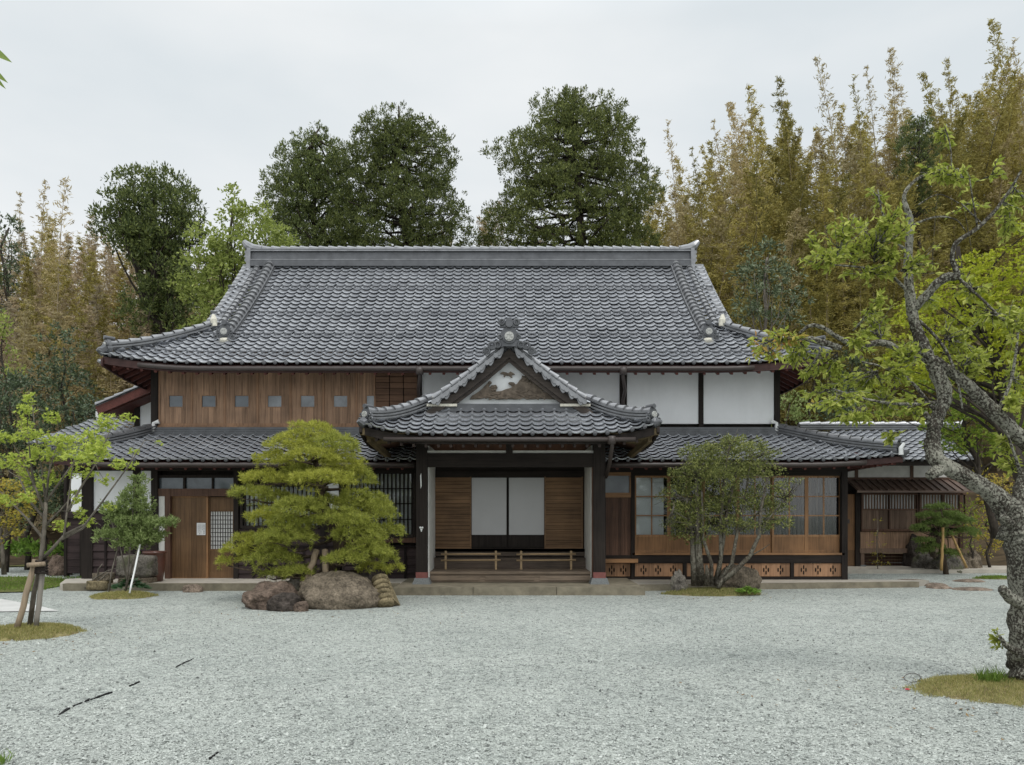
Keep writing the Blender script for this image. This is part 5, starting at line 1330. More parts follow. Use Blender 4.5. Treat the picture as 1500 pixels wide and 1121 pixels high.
# ---- bamboo
def bamboo_mesh(seed, h, Lmax, dens, z0f, lw, bend, twig=.0):
    global rng
    keep = rng; rng = np.random.default_rng(seed)
    az0 = rng.random() * 2 * PI
    def ctr(z): f = np.clip(z / h, 0, 1.1); b = bend * h * f ** 3.2; return np.stack([np.cos(az0) * b, np.sin(az0) * b, z - .25 * b * f], -1)
    mb = MB(); zs = np.linspace(0, h, 16); pts = ctr(zs); mb.tube([Vector(p) for p in pts], [.055 * (1 - .93 * z / h) for z in zs], 6)
    nodes = np.arange(h * z0f, h * .995, .30); Cc = []; D = []; TC = []; TD = []; TL = []
    for z in nodes:
        f = (z - h * z0f) / (h * (1 - z0f)); Lb = Lmax * min(1, f * 2.6 + .45) * (1 - f) ** .55 * (1 - .25 * f) + .10
        for b in range(4):
            az = rng.random() * 2 * PI; el = math.radians(rng.uniform(5, 40) + 32 * f); Lk = Lb * rng.uniform(.6, 1.15)
            d = np.array([math.cos(az) * math.cos(el), math.sin(az) * math.cos(el), math.sin(el)]); n = int(dens * (5 + 22 * Lk)); u = rng.uniform(.18, 1, n) ** .8
            p = ctr(np.array([z]))[0] + d * (u * Lk)[:, None]; p[:, 2] -= .30 * Lk * u ** 2.2
            p += rng.normal(size=p.shape) * (.035 + .045 * Lk)
            Cc.append(p); D.append(unit(d * .8 + np.array([0, 0, -.4]) + rng.normal(size=p.shape) * .42))
            if twig: TC.append(ctr(np.array([z]))[0] + d * Lk * .45); TD.append(unit(d + np.array([0, 0, -.1]))); TL.append(Lk * .9)
    Cc = np.concatenate(Cc); D = np.concatenate(D); l = rng.uniform(.7, 1.3, len(Cc)) * lw[0]
    V = leafq(Cc, D, l, l * lw[1] / lw[0])
    if twig: V = np.concatenate([V, leafq(np.array(TC), np.array(TD), np.array(TL), twig)])
    rng = keep
    a = mb.build('culm', M['culm']); b = np_obj('foliage', V, quads(V), M['lf_bam'])
    C.objects.unlink(a); C.objects.unlink(b); return a.data, b.data, az0, bend
BAM = {'plume': [bamboo_mesh(100 + i, 13, 1.8 + .3 * (i % 3), 1.1, .14, (.17, .038), .06 + .05 * (i % 3)) for i in range(5)],
       'thin': [bamboo_mesh(200 + i, 13, 1.3, .42, .3, (.18, .04), .05 + .05 * i, .016) for i in range(3)],
       'bare': [bamboo_mesh(300 + i, 13, 1.4, 1.05, .06, (.17, .038), .03 + .03 * i, .016) for i in range(4)]}
def with_mats(md, cm, lm):
    key = (md[0].name, cm, lm)
    if key not in WM:
        a, b = md[0].copy(), md[1].copy(); a.materials.clear(); a.materials.append(M[cm]); b.materials.clear(); b.materials.append(M[lm]); WM[key] = (a, b)
    return WM[key]
WM = {}
def bamboo(kind, i, px, top, Y, cm, lm, label, group, wid=1.0, lean=None):
    x = X_(px, Y); zb = float(hill(x, Y)); h = max(3.0, Z_(top, Y) - zb); s_ = h / 13.0
    if lean is not None:
        q = BAM[kind][i % len(BAM[kind])][3] * 13; xy = wid * (.6 + .4 * s_); Y2 = Y - math.sin(lean) * q * xy; x -= math.cos(lean) * q * xy; Y = Y2; zb = float(hill(x, Y)); h = Z_(top, Y + math.sin(lean) * q * xy) - zb; h *= 1 / (1 - .25 * q / 13); s_ = h / 13.0
    a, b = with_mats(BAM[kind][i % len(BAM[kind])], cm, lm)
    t = thing('bamboo', label, 'bamboo', (x, Y, zb), group)
    t.scale = (wid * (.6 + .4 * s_), wid * (.6 + .4 * s_), s_); t.rotation_euler = (rng.normal() * .035, rng.normal() * .035, rng.random() * 6.28)
    if lean is not None: t.rotation_euler = (0, 0, lean - BAM[kind][i % len(BAM[kind])][2])
    for nm, d in (('culm', a), ('foliage', b)):
        o = bpy.data.objects.new(nm, d); C.objects.link(o); o.parent = t
    return t
GR = 'bamboo culms of the grove behind the right end of the house'
tall = [(978, 186, 'thin', 'lf_bamp', 'pale bare-twigged bamboo rising beside the right-hand big conifer'),
 (1044, 182, 'thin', 'lf_bamp', 'slender straw-coloured bamboo top standing left of the first dense plumes'), (1068, 158, 'plume', 'lf_bamp', 'light sandy bamboo plume at the left shoulder of the right grove'),
 (1096, 134, 'plume', 'lf_bam', 'reddish-olive bamboo plume left of the twin dark-tipped plume'), (1140, 122, 'plume', 'lf_bamg', 'dark-tipped arching bamboo plume in the left part of the right grove'),
 (1196, 90, 'thin', 'lf_bamp', 'thin pale bamboo tip nodding left high above the middle of the grove'), (1250, 120, 'thin', 'lf_bamg', 'narrow dark bamboo spire between the two pale bare culms'),
 (1268, 103, 'thin', 'lf_bamp', 'almost leafless whitish bamboo culm against the sky'), (1303, 80, 'plume', 'lf_bamp', 'tall straw-coloured bamboo plume above the round dark conifer'),
 (1350, 116, 'plume', 'lf_bam', 'shorter olive bamboo plume between two taller ones'), (1388, 94, 'plume', 'lf_bam', 'tall brown bamboo plume second from the tallest'),
 (1452, 38, 'plume', 'lf_bam', 'tallest dense brown bamboo plume of all'), (1484, 66, 'thin', 'lf_bamp', 'loose pale bamboo beside the tallest plume'), (1012, 222, 'thin', 'lf_bamg', 'small dark bamboo tip low beside the right-hand big conifer')]
for i, (px, top, kd, lm, lb) in enumerate(tall): bamboo(kd, i, px, top - 6, 38 + (i * 1.7) % 5, 'culm', lm, lb, GR, 1.0, 1.57 + (.9, 2.2, .2)[i % 3])
env = lambda x: np.interp(x, [930, 980, 1040, 1090, 1150, 1200, 1260, 1300, 1350, 1400, 1450, 1500, 1600], [275, 230, 200, 165, 148, 140, 150, 125, 135, 110, 70, 80, 80])
for i in range(140):
    px = 925 + 660 * ((i * .6180339) % 1); dp = rng.random(); top = env(px) + rng.uniform(8, 60) + 95 * dp ** 2; lm = ('lf_bam', 'lf_bam', 'lf_bam', 'lf_bamg', 'lf_bamp')[int(rng.integers(5))] if px > 1080 else ('lf_bam', 'lf_bamp', 'lf_bam')[int(rng.integers(3))]
    bamboo('plume' if rng.random() < .85 else 'thin', i, px, top, 47 - 12 * dp + rng.uniform(-1, 1), 'culm' if rng.random() < .5 else 'culm_d', lm, 'olive-brown bamboo crowded into the dense grove on the slope behind the annex', GR, 1.2)
for i, (px, top) in enumerate(((694, 318), (705, 292), (716, 305), (728, 322), (740, 318), (760, 330), (682, 335), (668, 340), (650, 342))): bamboo('plume', i, px, top, 43 + i % 3, 'culm', ('lf_bamp', 'lf_bamt')[i % 2], 'straw-coloured bamboo filling the gap between the big conifers above the ridge', 'bamboo between the big conifers')
for i in range(16):
    px = 1040 + 460 * ((i * .6180339 + .3) % 1); bamboo('plume', i, px, rng.uniform(360, 430), 31.5 + rng.uniform(0, 2), 'culm', 'lf_bamg', 'short dark bamboo at the shaded foot of the grove behind the annex', 'short bamboo at the foot of the right grove', 1.1)
bamboo('plume', 2, 1058, 378, 29.5, 'culm', 'lf_bam', 'rounded golden-olive bamboo clump just past the right end of the ridge', 'short bamboo at the foot of the right grove', 1.3)
GL = 'bamboo culms of the grove left of the house'
for i, (px, top, lb) in enumerate(((30, 284, 'pale feathery bamboo top at the left edge of the left grove'), (66, 266, 'pale feathery bamboo top second from the left in the left grove'), (96, 262, 'leaning feathery bamboo top beside the round dark pine'), (42, 440, 'whitish bare bamboo culm standing out before the brown left grove'))):
    bamboo('bare' if i == 3 else 'thin', i, px, top, (36, 37, 35, 27.5)[i], 'culm', 'lf_bamp', lb, GL, 1.0, 1.9)
envl = lambda x: np.interp(x, [-60, 0, 60, 110, 150, 190, 240, 300], [310, 325, 308, 310, 330, 335, 345, 360])
for i in range(108):
    px = -70 + 400 * ((i * .6180339) % 1); dp = rng.random(); bamboo('bare', i, px, envl(px) + rng.uniform(-8, 30) + 150 * dp ** 2, 43 - 15 * dp, 'culm', ('lf_bamt', 'lf_bamt', 'lf_bamp', 'lf_bam')[int(rng.integers(4))], 'greyish-tan bamboo crowded into the dry grove left of the house', GL, 1.15)
def grove(name, label, px0, px1, ev, n, kind, lm, Y0, Y1):
    VV = []
    for i in range(n):
        px = px0 + (px1 - px0) * ((i * .6180339 + .17) % 1); Y = rng.uniform(Y0, Y1); x = X_(px, Y); zb = float(hill(x, Y)); h = max(4., Z_(ev(px) + rng.uniform(15, 60), Y) - zb)
        md = BAM[kind][i % len(BAM[kind])][1]; v = np.empty(len(md.vertices) * 3, np.float32); md.vertices.foreach_get('co', v); v = v.reshape(-1, 3).astype(float); g = rng.random() * 6.28
        v = np.stack([v[:, 0] * math.cos(g) - v[:, 1] * math.sin(g), v[:, 0] * math.sin(g) + v[:, 1] * math.cos(g), v[:, 2] * h / 13], 1) * np.array([1.25, 1.25, 1]) + np.array([x, Y, zb]); VV.append(v)
    V = np.concatenate(VV); o = np_obj(name, V, quads(V), M[lm]); o['kind'] = 'stuff'; o['label'] = label
grove('bamboo_thicket', 'far bamboo thicket closing the back of the right grove', 940, 1600, env, 44, 'plume', 'lf_bam', 44, 52)
grove('bamboo_thicket', 'far dry bamboo thicket closing the back of the left grove', -80, 330, envl, 40, 'bare', 'lf_bamt', 42, 50)
n = 30000; x = rng.uniform(-60, 62, n); y = rng.uniform(29, 62, n); z = hill(x, y) + rng.random(n) ** 2 * 6.5
V = leafq(np.stack([x, y, z], 1), rdir(n), rng.uniform(.25, .6, n), rng.uniform(.12, .3, n)); o = np_obj('undergrowth', V, quads(V), M['lf_under']); o['kind'] = 'stuff'; o['label'] = 'dark brown undergrowth on the wooded slope'

# ---- big trees behind the house
def conifer(name, label, px, top, Y, outline, trunk_r, lm, n_lv, seed, skew=0):
    """outline: list of (py, half-width left px, half-width right px)"""
    k = Y / F; x = X_(px, Y); zb = float(hill(x, Y)); cl = []
    ys = [o[0] for o in outline]
    for py in np.arange(ys[0], ys[-1], n_lv):
        wl = np.interp(py, ys, [o[1] for o in outline]); wr = np.interp(py, ys, [o[2] for o in outline])
        nb = int(4 + (wl + wr) / 24)
        for b in range(nb):
            az = 2 * PI * (b + rng.random()) / nb; w_ = (wr if math.cos(az) > 0 else wl) * k * rng.uniform(.74, 1.06)
            for q in ((rng.uniform(.82, 1.02),) if w_ < 1.2 else (rng.uniform(.84, 1.03), rng.uniform(.45, .75)) if rng.random() < .6 else (rng.uniform(.7, 1.05),)):
                r = rng.uniform(.48, .95) * min(1, .5 + w_ / 3); cl.append((x + math.cos(az) * w_ * q, Y + math.sin(az) * w_ * q * .85, Z_(py + rng.uniform(-.5, .5) * n_lv, Y) - .12 * w_ * q * 0, r, r, r * .52))
    cl = np.array(cl); lv = clump_leaves(cl, 9.5, .15, 17, .115, .042, .9, .66)
    t = thing(name, label, 'conifer', (x, Y, zb)); mb = MB(); top_ = Vector((x, Y, Z_(top + 6, Y)))
    sp_ = limb(mb, (x, Y, zb), top_, trunk_r, .04, .008, 12, 9)
    for c in cl[::2]:
        z_ = c[2] - .35 * math.hypot(c[0] - x, c[1] - Y) * .5; f = min(max((z_ - zb) / (top_.z - zb), .05), .98) * 12; j = int(f); limb(mb, sp_[j].lerp(sp_[min(12, j + 1)], f - j), c[:3], .07, .02, .06, 4, 4)
    mb.build('trunk', M['bark_d'], t, True); np_obj('crown', lv, quads(lv), M[lm], t); return t
conifer('conifer', 'broad rounded dark conifer at the left of the pair behind the ridge', 468, 182, 36.5, [(206, 24, 20), (218, 40, 42), (240, 62, 58), (290, 74, 60), (330, 64, 60), (385, 76, 70), (440, 70, 70)], .30, 'lf_con', 17, 1)
conifer('conifer', 'tall dome-topped conifer with a visible trunk at the right of the pair', 584, 150, 35, [(178, 28, 28), (190, 46, 46), (208, 56, 62), (232, 64, 84), (262, 70, 76), (288, 80, 98), (320, 84, 106), (355, 100, 108), (400, 90, 90), (450, 70, 70)], .34, 'lf_con2', 18, 2)
conifer('conifer', 'massive broad conifer standing alone right of the ridge centre', 842, 126, 35, [(142, 16, 14), (156, 50, 42), (172, 40, 70), (205, 74, 92), (232, 116, 102), (262, 104, 116), (290, 120, 116), (325, 138, 118), (360, 142, 110), (410, 100, 95), (450, 80, 80)], .40, 'lf_con2', 18, 3)
conifer('conifer', 'small round very dark conifer half hidden in the bamboo grove', 1346, 180, 36, [(182, 14, 12), (205, 26, 24), (235, 22, 22), (262, 16, 18), (300, 14, 14)], .15, 'lf_con', 13, 4)
def ptree(name, label, cat, Y, lst, basepx, lm, bm_, l, w_, dens=6, ratio=.22, per=14, up=.3, depth=None, r0=.15, gz=None, shell=.5, flat=1.0, group=None, top=None):
    cl = pxclumps(lst, Y, depth); x = X_(basepx, Y); z = float(hill(x, Y)) if gz is None else gz
    lv = clump_leaves(cl, dens, ratio, per, l, w_, up, shell, .3, flat); return tree(name, label, cat, (x, Y, max(z, 0)), cl, lv, M[lm], M[bm_], r0, group=group, trunk_top=top)
ptree('pine_tree', 'round-headed dark pine with a second lower mass, left of the yellow-green tree', 'tree', 31, [(196, 266, 38, 20), (240, 270, 36, 26), (172, 290, 24, 18), (268, 298, 22, 28), (215, 305, 48, 24), (158, 318, 26, 16), (250, 325, 36, 25), (205, 340, 40, 20), (182, 318, 30, 18), (200, 352, 46, 18), (238, 348, 40, 20), (160, 338, 26, 12), (270, 330, 20, 20), (255, 440, 34, 26), (205, 465, 36, 26), (235, 375, 34, 24), (212, 378, 30, 24), (240, 405, 42, 32), (212, 432, 34, 28), (235, 468, 40, 28)], 222, 'lf_con', 'bark_d', .15, .055, 9, .24, 22, .7, 1.6, .3)
ptree('broadleaf_tree', 'bright yellow-green spring tree rising behind the left slope of the roof', 'tree', 27, [(335, 292, 10, 24), (345, 325, 26, 24), (372, 312, 20, 22), (300, 348, 30, 22), (395, 340, 28, 26), (410, 365, 22, 22), (335, 365, 46, 28), (290, 388, 36, 20), (345, 402, 48, 28), (290, 425, 32, 20), (330, 440, 40, 24), (262, 418, 18, 12), (310, 470, 40, 20), (290, 488, 28, 12), (385, 400, 36, 30)], 345, 'lf_yg', 'bark_d', .14, .075, 10, .24, 16, .1, 1.6, .14, shell=.4)
ptree('conifer', 'sparse little dark conifer peeking between the spring tree and the broad conifer', 'conifer', 38, [(382, 290, 8, 8), (398, 302, 12, 12), (420, 318, 18, 16), (405, 330, 20, 16), (430, 345, 22, 18)], 410, 'lf_con', 'bark_d', .17, .06, 5, .2, 14, .6, 1.0, .15)
sh = [('glossy dark evergreen shrub towering behind the left maple', 22.5, [(82, 505, 26, 34), (70, 545, 36, 28), (90, 560, 30, 30)], 'lf_dark'), ('broad dark evergreen bush at the far left edge behind the maple', 21, [(8, 575, 34, 34), (30, 615, 44, 44), (-30, 600, 40, 60), (10, 665, 50, 40)], 'lf_dark'),
 ('pinkish-tipped evergreen bush left of the maple top', 22, [(40, 560, 26, 22), (26, 590, 26, 20)], 'lf_grey'), ('rounded dark bush reaching up to the rear wing roof', 21.8, [(108, 600, 36, 28), (82, 630, 36, 34), (120, 640, 30, 22), (70, 670, 40, 30)], 'lf_dark'),
 ('grey-green flowering bush next to the rear wing roof', 22.6, [(125, 605, 24, 20), (142, 622, 16, 14), (115, 590, 14, 12)], 'lf_grey'), ('dark shrub under the left maple beside the siding', 20.8, [(60, 720, 44, 34), (20, 740, 40, 36), (88, 745, 20, 30)], 'lf_dark')]
for lb, Y, lst, lm in sh: ptree('evergreen_shrub', lb, 'shrub', Y, lst, lst[0][0], lm, 'bark_d', .10, .055, 8, .18, 16, .2, 1.0, .08)
ptree('evergreen_tree', 'grey-green broadleaf evergreen standing between the roof end and the bamboo', 'tree', 28, [(1125, 372, 30, 20), (1105, 400, 30, 22), (1140, 405, 36, 22), (1165, 440, 22, 16), (1118, 432, 36, 18), (1100, 460, 30, 20), (1150, 465, 30, 14)], 1128, 'lf_grey', 'bark_g', .15, .065, 5, .22, 14, .1, 1.0, .14)
ptree('evergreen_shrub', 'leafy green shrub behind the right corner of the upper storey', 'shrub', 25, [(1160, 590, 22, 18), (1175, 610, 20, 16), (1150, 618, 20, 14)], 1160, 'lf_shrub', 'bark_d', .12, .06, 6, .2, 14, .2, .8, .06)
ptree('dark_tree', 'shadowed dark tree at the left edge behind the bamboo', 'tree', 34, [(5, 330, 22, 22), (14, 375, 22, 26), (-6, 420, 26, 30), (12, 455, 18, 22)], 4, 'lf_dark', 'bark_d', .16, .06, 5, .24, 14, .3, 1.0, .15)
ptree('broadleaf_tree', 'low yellow-green sapling at the far left edge beneath the bamboo', 'tree', 24, [(4, 500, 14, 30), (12, 540, 14, 20), (-4, 470, 16, 22)], 2, 'lf_yg', 'bark_d', .13, .06, 6, .2, 12, .1, .5, .06)
ptree('groundcover_bush', 'fresh green ground-cover bush on the far lawn behind the staked maple', 'bush', 21, [(30, 800, 26, 10), (60, 806, 26, 10), (88, 806, 18, 9), (10, 806, 20, 10), (110, 810, 14, 8)], 50, 'lf_green', 'bark_d', .12, .07, 10, .14, 14, .3, .6, .03)
for i, (px, py, rx, ry, Y) in enumerate(((1200, 520, 34, 40, 29), (1255, 540, 40, 36, 30), (1310, 500, 36, 34, 30), (1230, 590, 40, 30, 26.5), (1290, 600, 36, 26, 27), (1090, 500, 30, 24, 29))):
    ptree('evergreen_shrub', ('dark bamboo-shaded evergreen behind the right roof corner', 'dim leafy evergreen under the bamboo between house and annex', 'dark evergreen behind the old tree branches', 'low dark evergreen above the annex ridge', 'low dusky shrub beside the annex ridge end', 'dark evergreen right behind the hip ridge')[i], 'shrub', Y, [(px, py, rx * .6, ry * .5), (px - rx * .4, py + ry * .5, rx * .6, ry * .5), (px + rx * .4, py + ry * .4, rx * .6, ry * .5), (px + rx * .1, py - ry * .5, rx * .45, ry * .45)], px, ('lf_bamg', 'lf_dark')[i % 2], 'bark_d', .13, .05, 6, .2, 16, .2, 1.0, .07)
# right-hand maple mass
ptree('maple_tree', 'large spreading yellow-green maple behind the lichen-covered old tree', 'tree', 15.5, [(1440, 415, 55, 22), (1485, 380, 40, 26), (1410, 445, 45, 24), (1465, 450, 50, 26), (1500, 420, 40, 30), (1390, 480, 38, 20), (1440, 490, 50, 24), (1490, 500, 44, 28), (1400, 525, 44, 20), (1460, 540, 46, 24), (1520, 560, 40, 40), (1370, 445, 24, 16), (1345, 475, 26, 14), (1540, 460, 60, 60), (1500, 345, 30, 16), (1350, 515, 24, 12), (1395, 420, 30, 14), (1375, 500, 34, 16), (1420, 390, 30, 14), (1340, 545, 26, 12), (1380, 550, 34, 14)], 1530, 'lf_mapley', 'bark_d', .075, .045, 16, .13, 16, -.1, 1.6, .16, gz=1.2, flat=.45)
ptree('maple_tree', 'greener low maple between the annex roof and the lichen-covered trunk', 'tree', 18, [(1420, 590, 34, 14), (1450, 610, 40, 16), (1405, 620, 30, 14), (1480, 590, 40, 20), (1430, 640, 40, 16), (1470, 650, 40, 20), (1510, 640, 40, 40), (1455, 575, 36, 16), (1400, 650, 20, 12), (1375, 560, 30, 12), (1330, 600, 24, 10)], 1460, 'lf_mapleg', 'bark_d', .08, .05, 14, .15, 14, -.1, 1.2, .10, gz=1.0, flat=.45)
ptree('shrub', 'reddish-brown twiggy shrub on the bank beside the annex wall', 'shrub', 21.5, [(1440, 700, 22, 20), (1460, 740, 26, 26), (1430, 770, 18, 24), (1450, 800, 22, 20), (1480, 720, 20, 30)], 1450, 'lf_mapler', 'bark_d', .09, .045, 9, .18, 12, .1, .6, .04, gz=.1)
ptree('shrub', 'soft green shrub right of the niwaki pine', 'shrub', 21.2, [(1420, 745, 14, 12), (1442, 760, 16, 14), (1425, 790, 14, 16)], 1428, 'lf_mapleg', 'bark_d', .08, .03, 9, .18, 12, .3, .4, .03, gz=.05)

lg = rng.uniform(.03, .07, len(GB[0])); V = leafq(GB[0] + GB[1] * lg[:, None] * .4, GB[1], lg, .012, .15); o = np_obj('grass', V, quads(V), M['grassg']); o['kind'] = 'stuff'; o['label'] = 'short green lawn grass left of the house'
# ------------------------------------------------------------------ near plants
def needles(cl, tuft_dens, per, ln, wd, shell=.62):
    Cc = []; O_ = []
    for c in cl:
        a = PI * c[3] * c[4] + PI * c[3] * c[5]; n = max(6, int(a * tuft_dens)); v = rdir(n); v[:, 2] = np.where((v[:, 2] < -.12) & (rng.random(n) < .9), -v[:, 2], v[:, 2])
        bump_ = 1 + .16 * np.sin(v[:, 0] * 7 + c[0] * 9) * np.sin(v[:, 1] * 6 + c[2] * 7) + .10 * np.sin(v[:, 2] * 9 + c[0] * 5)
        Cc.append(c[:3] + v * c[3:] * (bump_ * (shell + (1 - shell) * rng.random(n) ** .5))[:, None]); O_.append(unit(v * np.array([.8, .8, .5]) + np.array([0, 0, .75]) + rng.normal(size=v.shape) * .25))
    Cc = np.concatenate(Cc); O_ = np.concatenate(O_); i = np.repeat(np.arange(len(Cc)), per)
    d = unit(O_[i] * .55 + rdir(len(i)) * .75); l = ln * rng.uniform(.75, 1.2, len(i))
    return leafq(Cc[i] + d * l[:, None] * .5, d, l, wd, .02)
def stake(name, label, p, q, r, mat, cat='stake', group=None):
    p, q = Vector(p), Vector(q); mb = MB(); n = 6; mb.tube([p.lerp(q, i / n) + Vector(tuple(rng.normal(size=3))) * r * .12 * (0 < i < n) for i in range(n + 1)], r, 10); o = mb.build(name, mat, None, True, org=tuple(p)); return tag(o, label, cat, group)
def grass_blades(cx, cy, rx, ry, h, n, hb, wb, zf=None, ang=.5):
    a = rng.random(n) * 2 * PI; r = np.sqrt(rng.random(n)) * (1.0 + .06 * np.sin(a * 5 + cx) + .05 * np.sin(a * 13 + cy)) * np.where(rng.random(n) < .03, 1.12, 1); x = cx + np.cos(a) * r * rx; y = cy + np.sin(a) * r * ry; z = h * np.clip(1 - r ** 3, 0, 1)
    d = unit(np.stack([rng.normal(size=n) * ang, rng.normal(size=n) * ang, np.ones(n)], 1)); l = hb * rng.uniform(.5, 1.3, n)
    return leafq(np.stack([x, y, z], 1) + d * l[:, None] * .4, d, l, wb, .15)
def mound(name, label, cx, cy, rx, ry, h, n, hb, wb, lm='grassb', soil=True):
    t = thing(name, label, 'grass bed', (cx, cy, 0)); mb = MB(); K, R = 48, 7
    for i in range(R + 1):
        q = i / R
        for k in range(K):
            a = 2 * PI * k / K; e = 1 + .10 * mnoise.noise(Vector((math.cos(a) * 1.6 + cx, math.sin(a) * 1.6, cy))) + .08 * mnoise.noise(Vector((math.cos(a) * 6 + cx, math.sin(a) * 6, cy))) ; z = h * (1 - q ** 3) + .012 * mnoise.noise(Vector((q * 6 * math.cos(a), q * 6 * math.sin(a), cx)))
            mb.v.append((cx + math.cos(a) * rx * q * e, cy + math.sin(a) * ry * q * e, z if i < R else -.02))
    for i in range(R):
        for k in range(K): mb.face((i * K + k, i * K + (k + 1) % K, (i + 1) * K + (k + 1) % K, (i + 1) * K + k))
    mb.build('turf', M['turf'], t, True); V = grass_blades(cx, cy, rx, ry, h, n, hb, wb); o = np_obj('grass', V, quads(V), M[lm], t); o['kind'] = 'stuff'; return t
mound('grass_bed', 'oval dry-grass bed round the staked maple at the left edge', X_(38, 10.45), 10.45, .66, .62, .085, 9000, .05, .006)
mound('grass_bed', 'small oval grass bed under the white-staked shrub', X_(180, 15.0), 15.0, .58, .48, .07, 5000, .05, .008)
mound('grass_bed', 'grass bed round the foot of the many-stemmed tree', X_(1043, 15.5), 15.5, .92, .42, .08, 8000, .06, .008, 'grassb')
mound('grass_bed', 'large straw-coloured grass bed round the lichen-covered old tree', X_(1500, 7.05), 7.1, .93, .62, .07, 16000, .035, .0045)
x_, y_ = G(1452, 848); mound('grass_bed', 'thin strip of green grass beyond the old tree trunk', x_ + .1, y_, .5, .2, .04, 1500, .06, .01, 'grassg')
# ---- garden pine in its ring of rocks
YPN = 14.2
cc = [(455, 632, 40, 17, .1), (425, 650, 40, 16, -.1), (492, 650, 38, 18, -.2), (402, 672, 30, 15, 0), (458, 668, 44, 16, -.4), (505, 680, 32, 24, .0), (390, 700, 42, 13, -.1), (440, 690, 34, 14, .2),
 (472, 700, 52, 15, -.6), (528, 700, 22, 20, .1), (520, 735, 34, 22, -.1), (368, 722, 34, 13, -.2), (408, 730, 30, 14, .3), (440, 742, 46, 18, -.6), (480, 735, 24, 16, .2), (548, 738, 30, 20, .2), (392, 756, 36, 15, -.2), (425, 764, 36, 14, -.5),
 (556, 752, 28, 16, .0), (500, 760, 46, 18, -.5), (465, 778, 44, 18, -.8), (525, 780, 44, 24, -.4), (420, 785, 48, 20, -.6), (385, 795, 30, 22, -.1), (362, 790, 24, 12, .1), (345, 806, 24, 11, -.1), (332, 822, 16, 8, -.1), (365, 815, 22, 13, .0), (400, 818, 40, 22, -.4),
 (445, 805, 44, 18, -.9), (490, 800, 40, 17, -.9), (535, 806, 38, 20, -.5), (570, 778, 24, 16, .1), (560, 815, 24, 18, .0), (505, 818, 34, 13, -.7), (425, 838, 30, 10, -.6), (400, 842, 20, 9, -.3), (578, 832, 14, 5, .1), (545, 832, 24, 9, -.2)]
pt = thing('pine_tree', 'cloud-pruned yellow-green garden pine standing in a ring of boulders', 'pine tree', tuple(P(470, 857, YPN)[:2]) + (0,))
cc = [(a, b, c * 1.02, d * .92, e) for a, b, c, d, e in cc if e > -.75]; allc = pxclumps(cc, YPN, .8, False); allc[:, 2] -= allc[:, 5] * .4; allc[:, 5] *= 1.42; bk = allc.copy(); bk[:, 1] += rng.uniform(.5, 1.1, len(bk)); bk[:, 3:] *= .5; allc[:, 3:] *= np.array([.88, .9, .86])
lit_pads = np.array([(e[1] < 735 and rng.random() < .7) or (e[0] < 372 and e[1] > 770) or rng.random() < .15 for e in cc])  # upper and outer pads take paler needles: lit tops put into the colour
for nm, mt, sel in (('crown', 'lf_pine_lit', lit_pads), ('crown', 'lf_pine', ~lit_pads)):
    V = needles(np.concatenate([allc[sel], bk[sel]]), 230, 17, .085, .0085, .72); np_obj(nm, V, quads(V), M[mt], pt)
mb = MB(); tp = [P(x, y, YPN + d) for x, y, d in ((462, 862, .1), (478, 842, .1), (500, 815, .15), (496, 785, .2), (478, 752, .2), (468, 715, .2), (462, 675, .2), (455, 640, .15))]
mb.tube(tp, [.20, .15, .13, .115, .095, .075, .05, .02], 12, .25)
for c in allc:
    b_ = min(tp[1:], key=lambda p: abs(p.z + .1 - c[2]) + .15 * (p - Vector(c[:3])).length); limb(mb, b_, Vector(c[:3]) - Vector((0, 0, c[5] * .4)), .035, .012, .14, 5, 5)
    for _ in range(2): e = Vector(c[:3]) + Vector((rng.normal() * c[3] * .5, rng.normal() * c[4] * .4, -c[5] * .1)); limb(mb, Vector(c[:3]) - Vector((0, 0, c[5] * .4)), e, .012, .005, .1, 3, 4)
mb.build('trunk', M['bark_p'], pt, True)
stake('prop', 'left slanting wooden prop under the garden pine', P(446, 862, 13.7), P(464, 806, 14.0), .055, M['wood_post'], 'prop'); stake('prop', 'right upright wooden prop under the garden pine', P(480, 862, 13.7), P(476, 806, 14.0), .055, M['wood_post'], 'prop')
# ---- staked maple on the left
def star_leaves(cl, n_per, ln, lm_up=.5):
    Cc = []
    for c in cl:
        n = max(5, int(n_per * c[3] * c[5] * 1e2)); v = rdir(n) * (rng.random((n, 1)) ** .45); Cc.append(c[:3] + v * c[3:])
    Cc = np.concatenate(Cc); n = len(Cc); nrm = unit(rng.normal(size=(n, 3)) * .55 + np.array([0, -.35, .8])); ax = unit(np.cross(nrm, rdir(n))); sd = np.cross(nrm, ax); l = ln * rng.uniform(.7, 1.25, n); out_ = []
    for g in (-1.25, -.62, 0, .62, 1.25):
        d = ax * math.cos(g) + sd * math.sin(g); k = 1 - .28 * abs(g); out_.append(leafq(Cc + d * (l * k * .5)[:, None], d, l * k, l * k * .36, .1, nrm).reshape(n, 4, 3))
    return np.stack(out_, 1).reshape(-1, 3)
YM = 10.5
mt = thing('maple_tree', 'young bright green maple tied to stakes at the left edge', 'maple tree', (X_(43, YM), YM, 0))
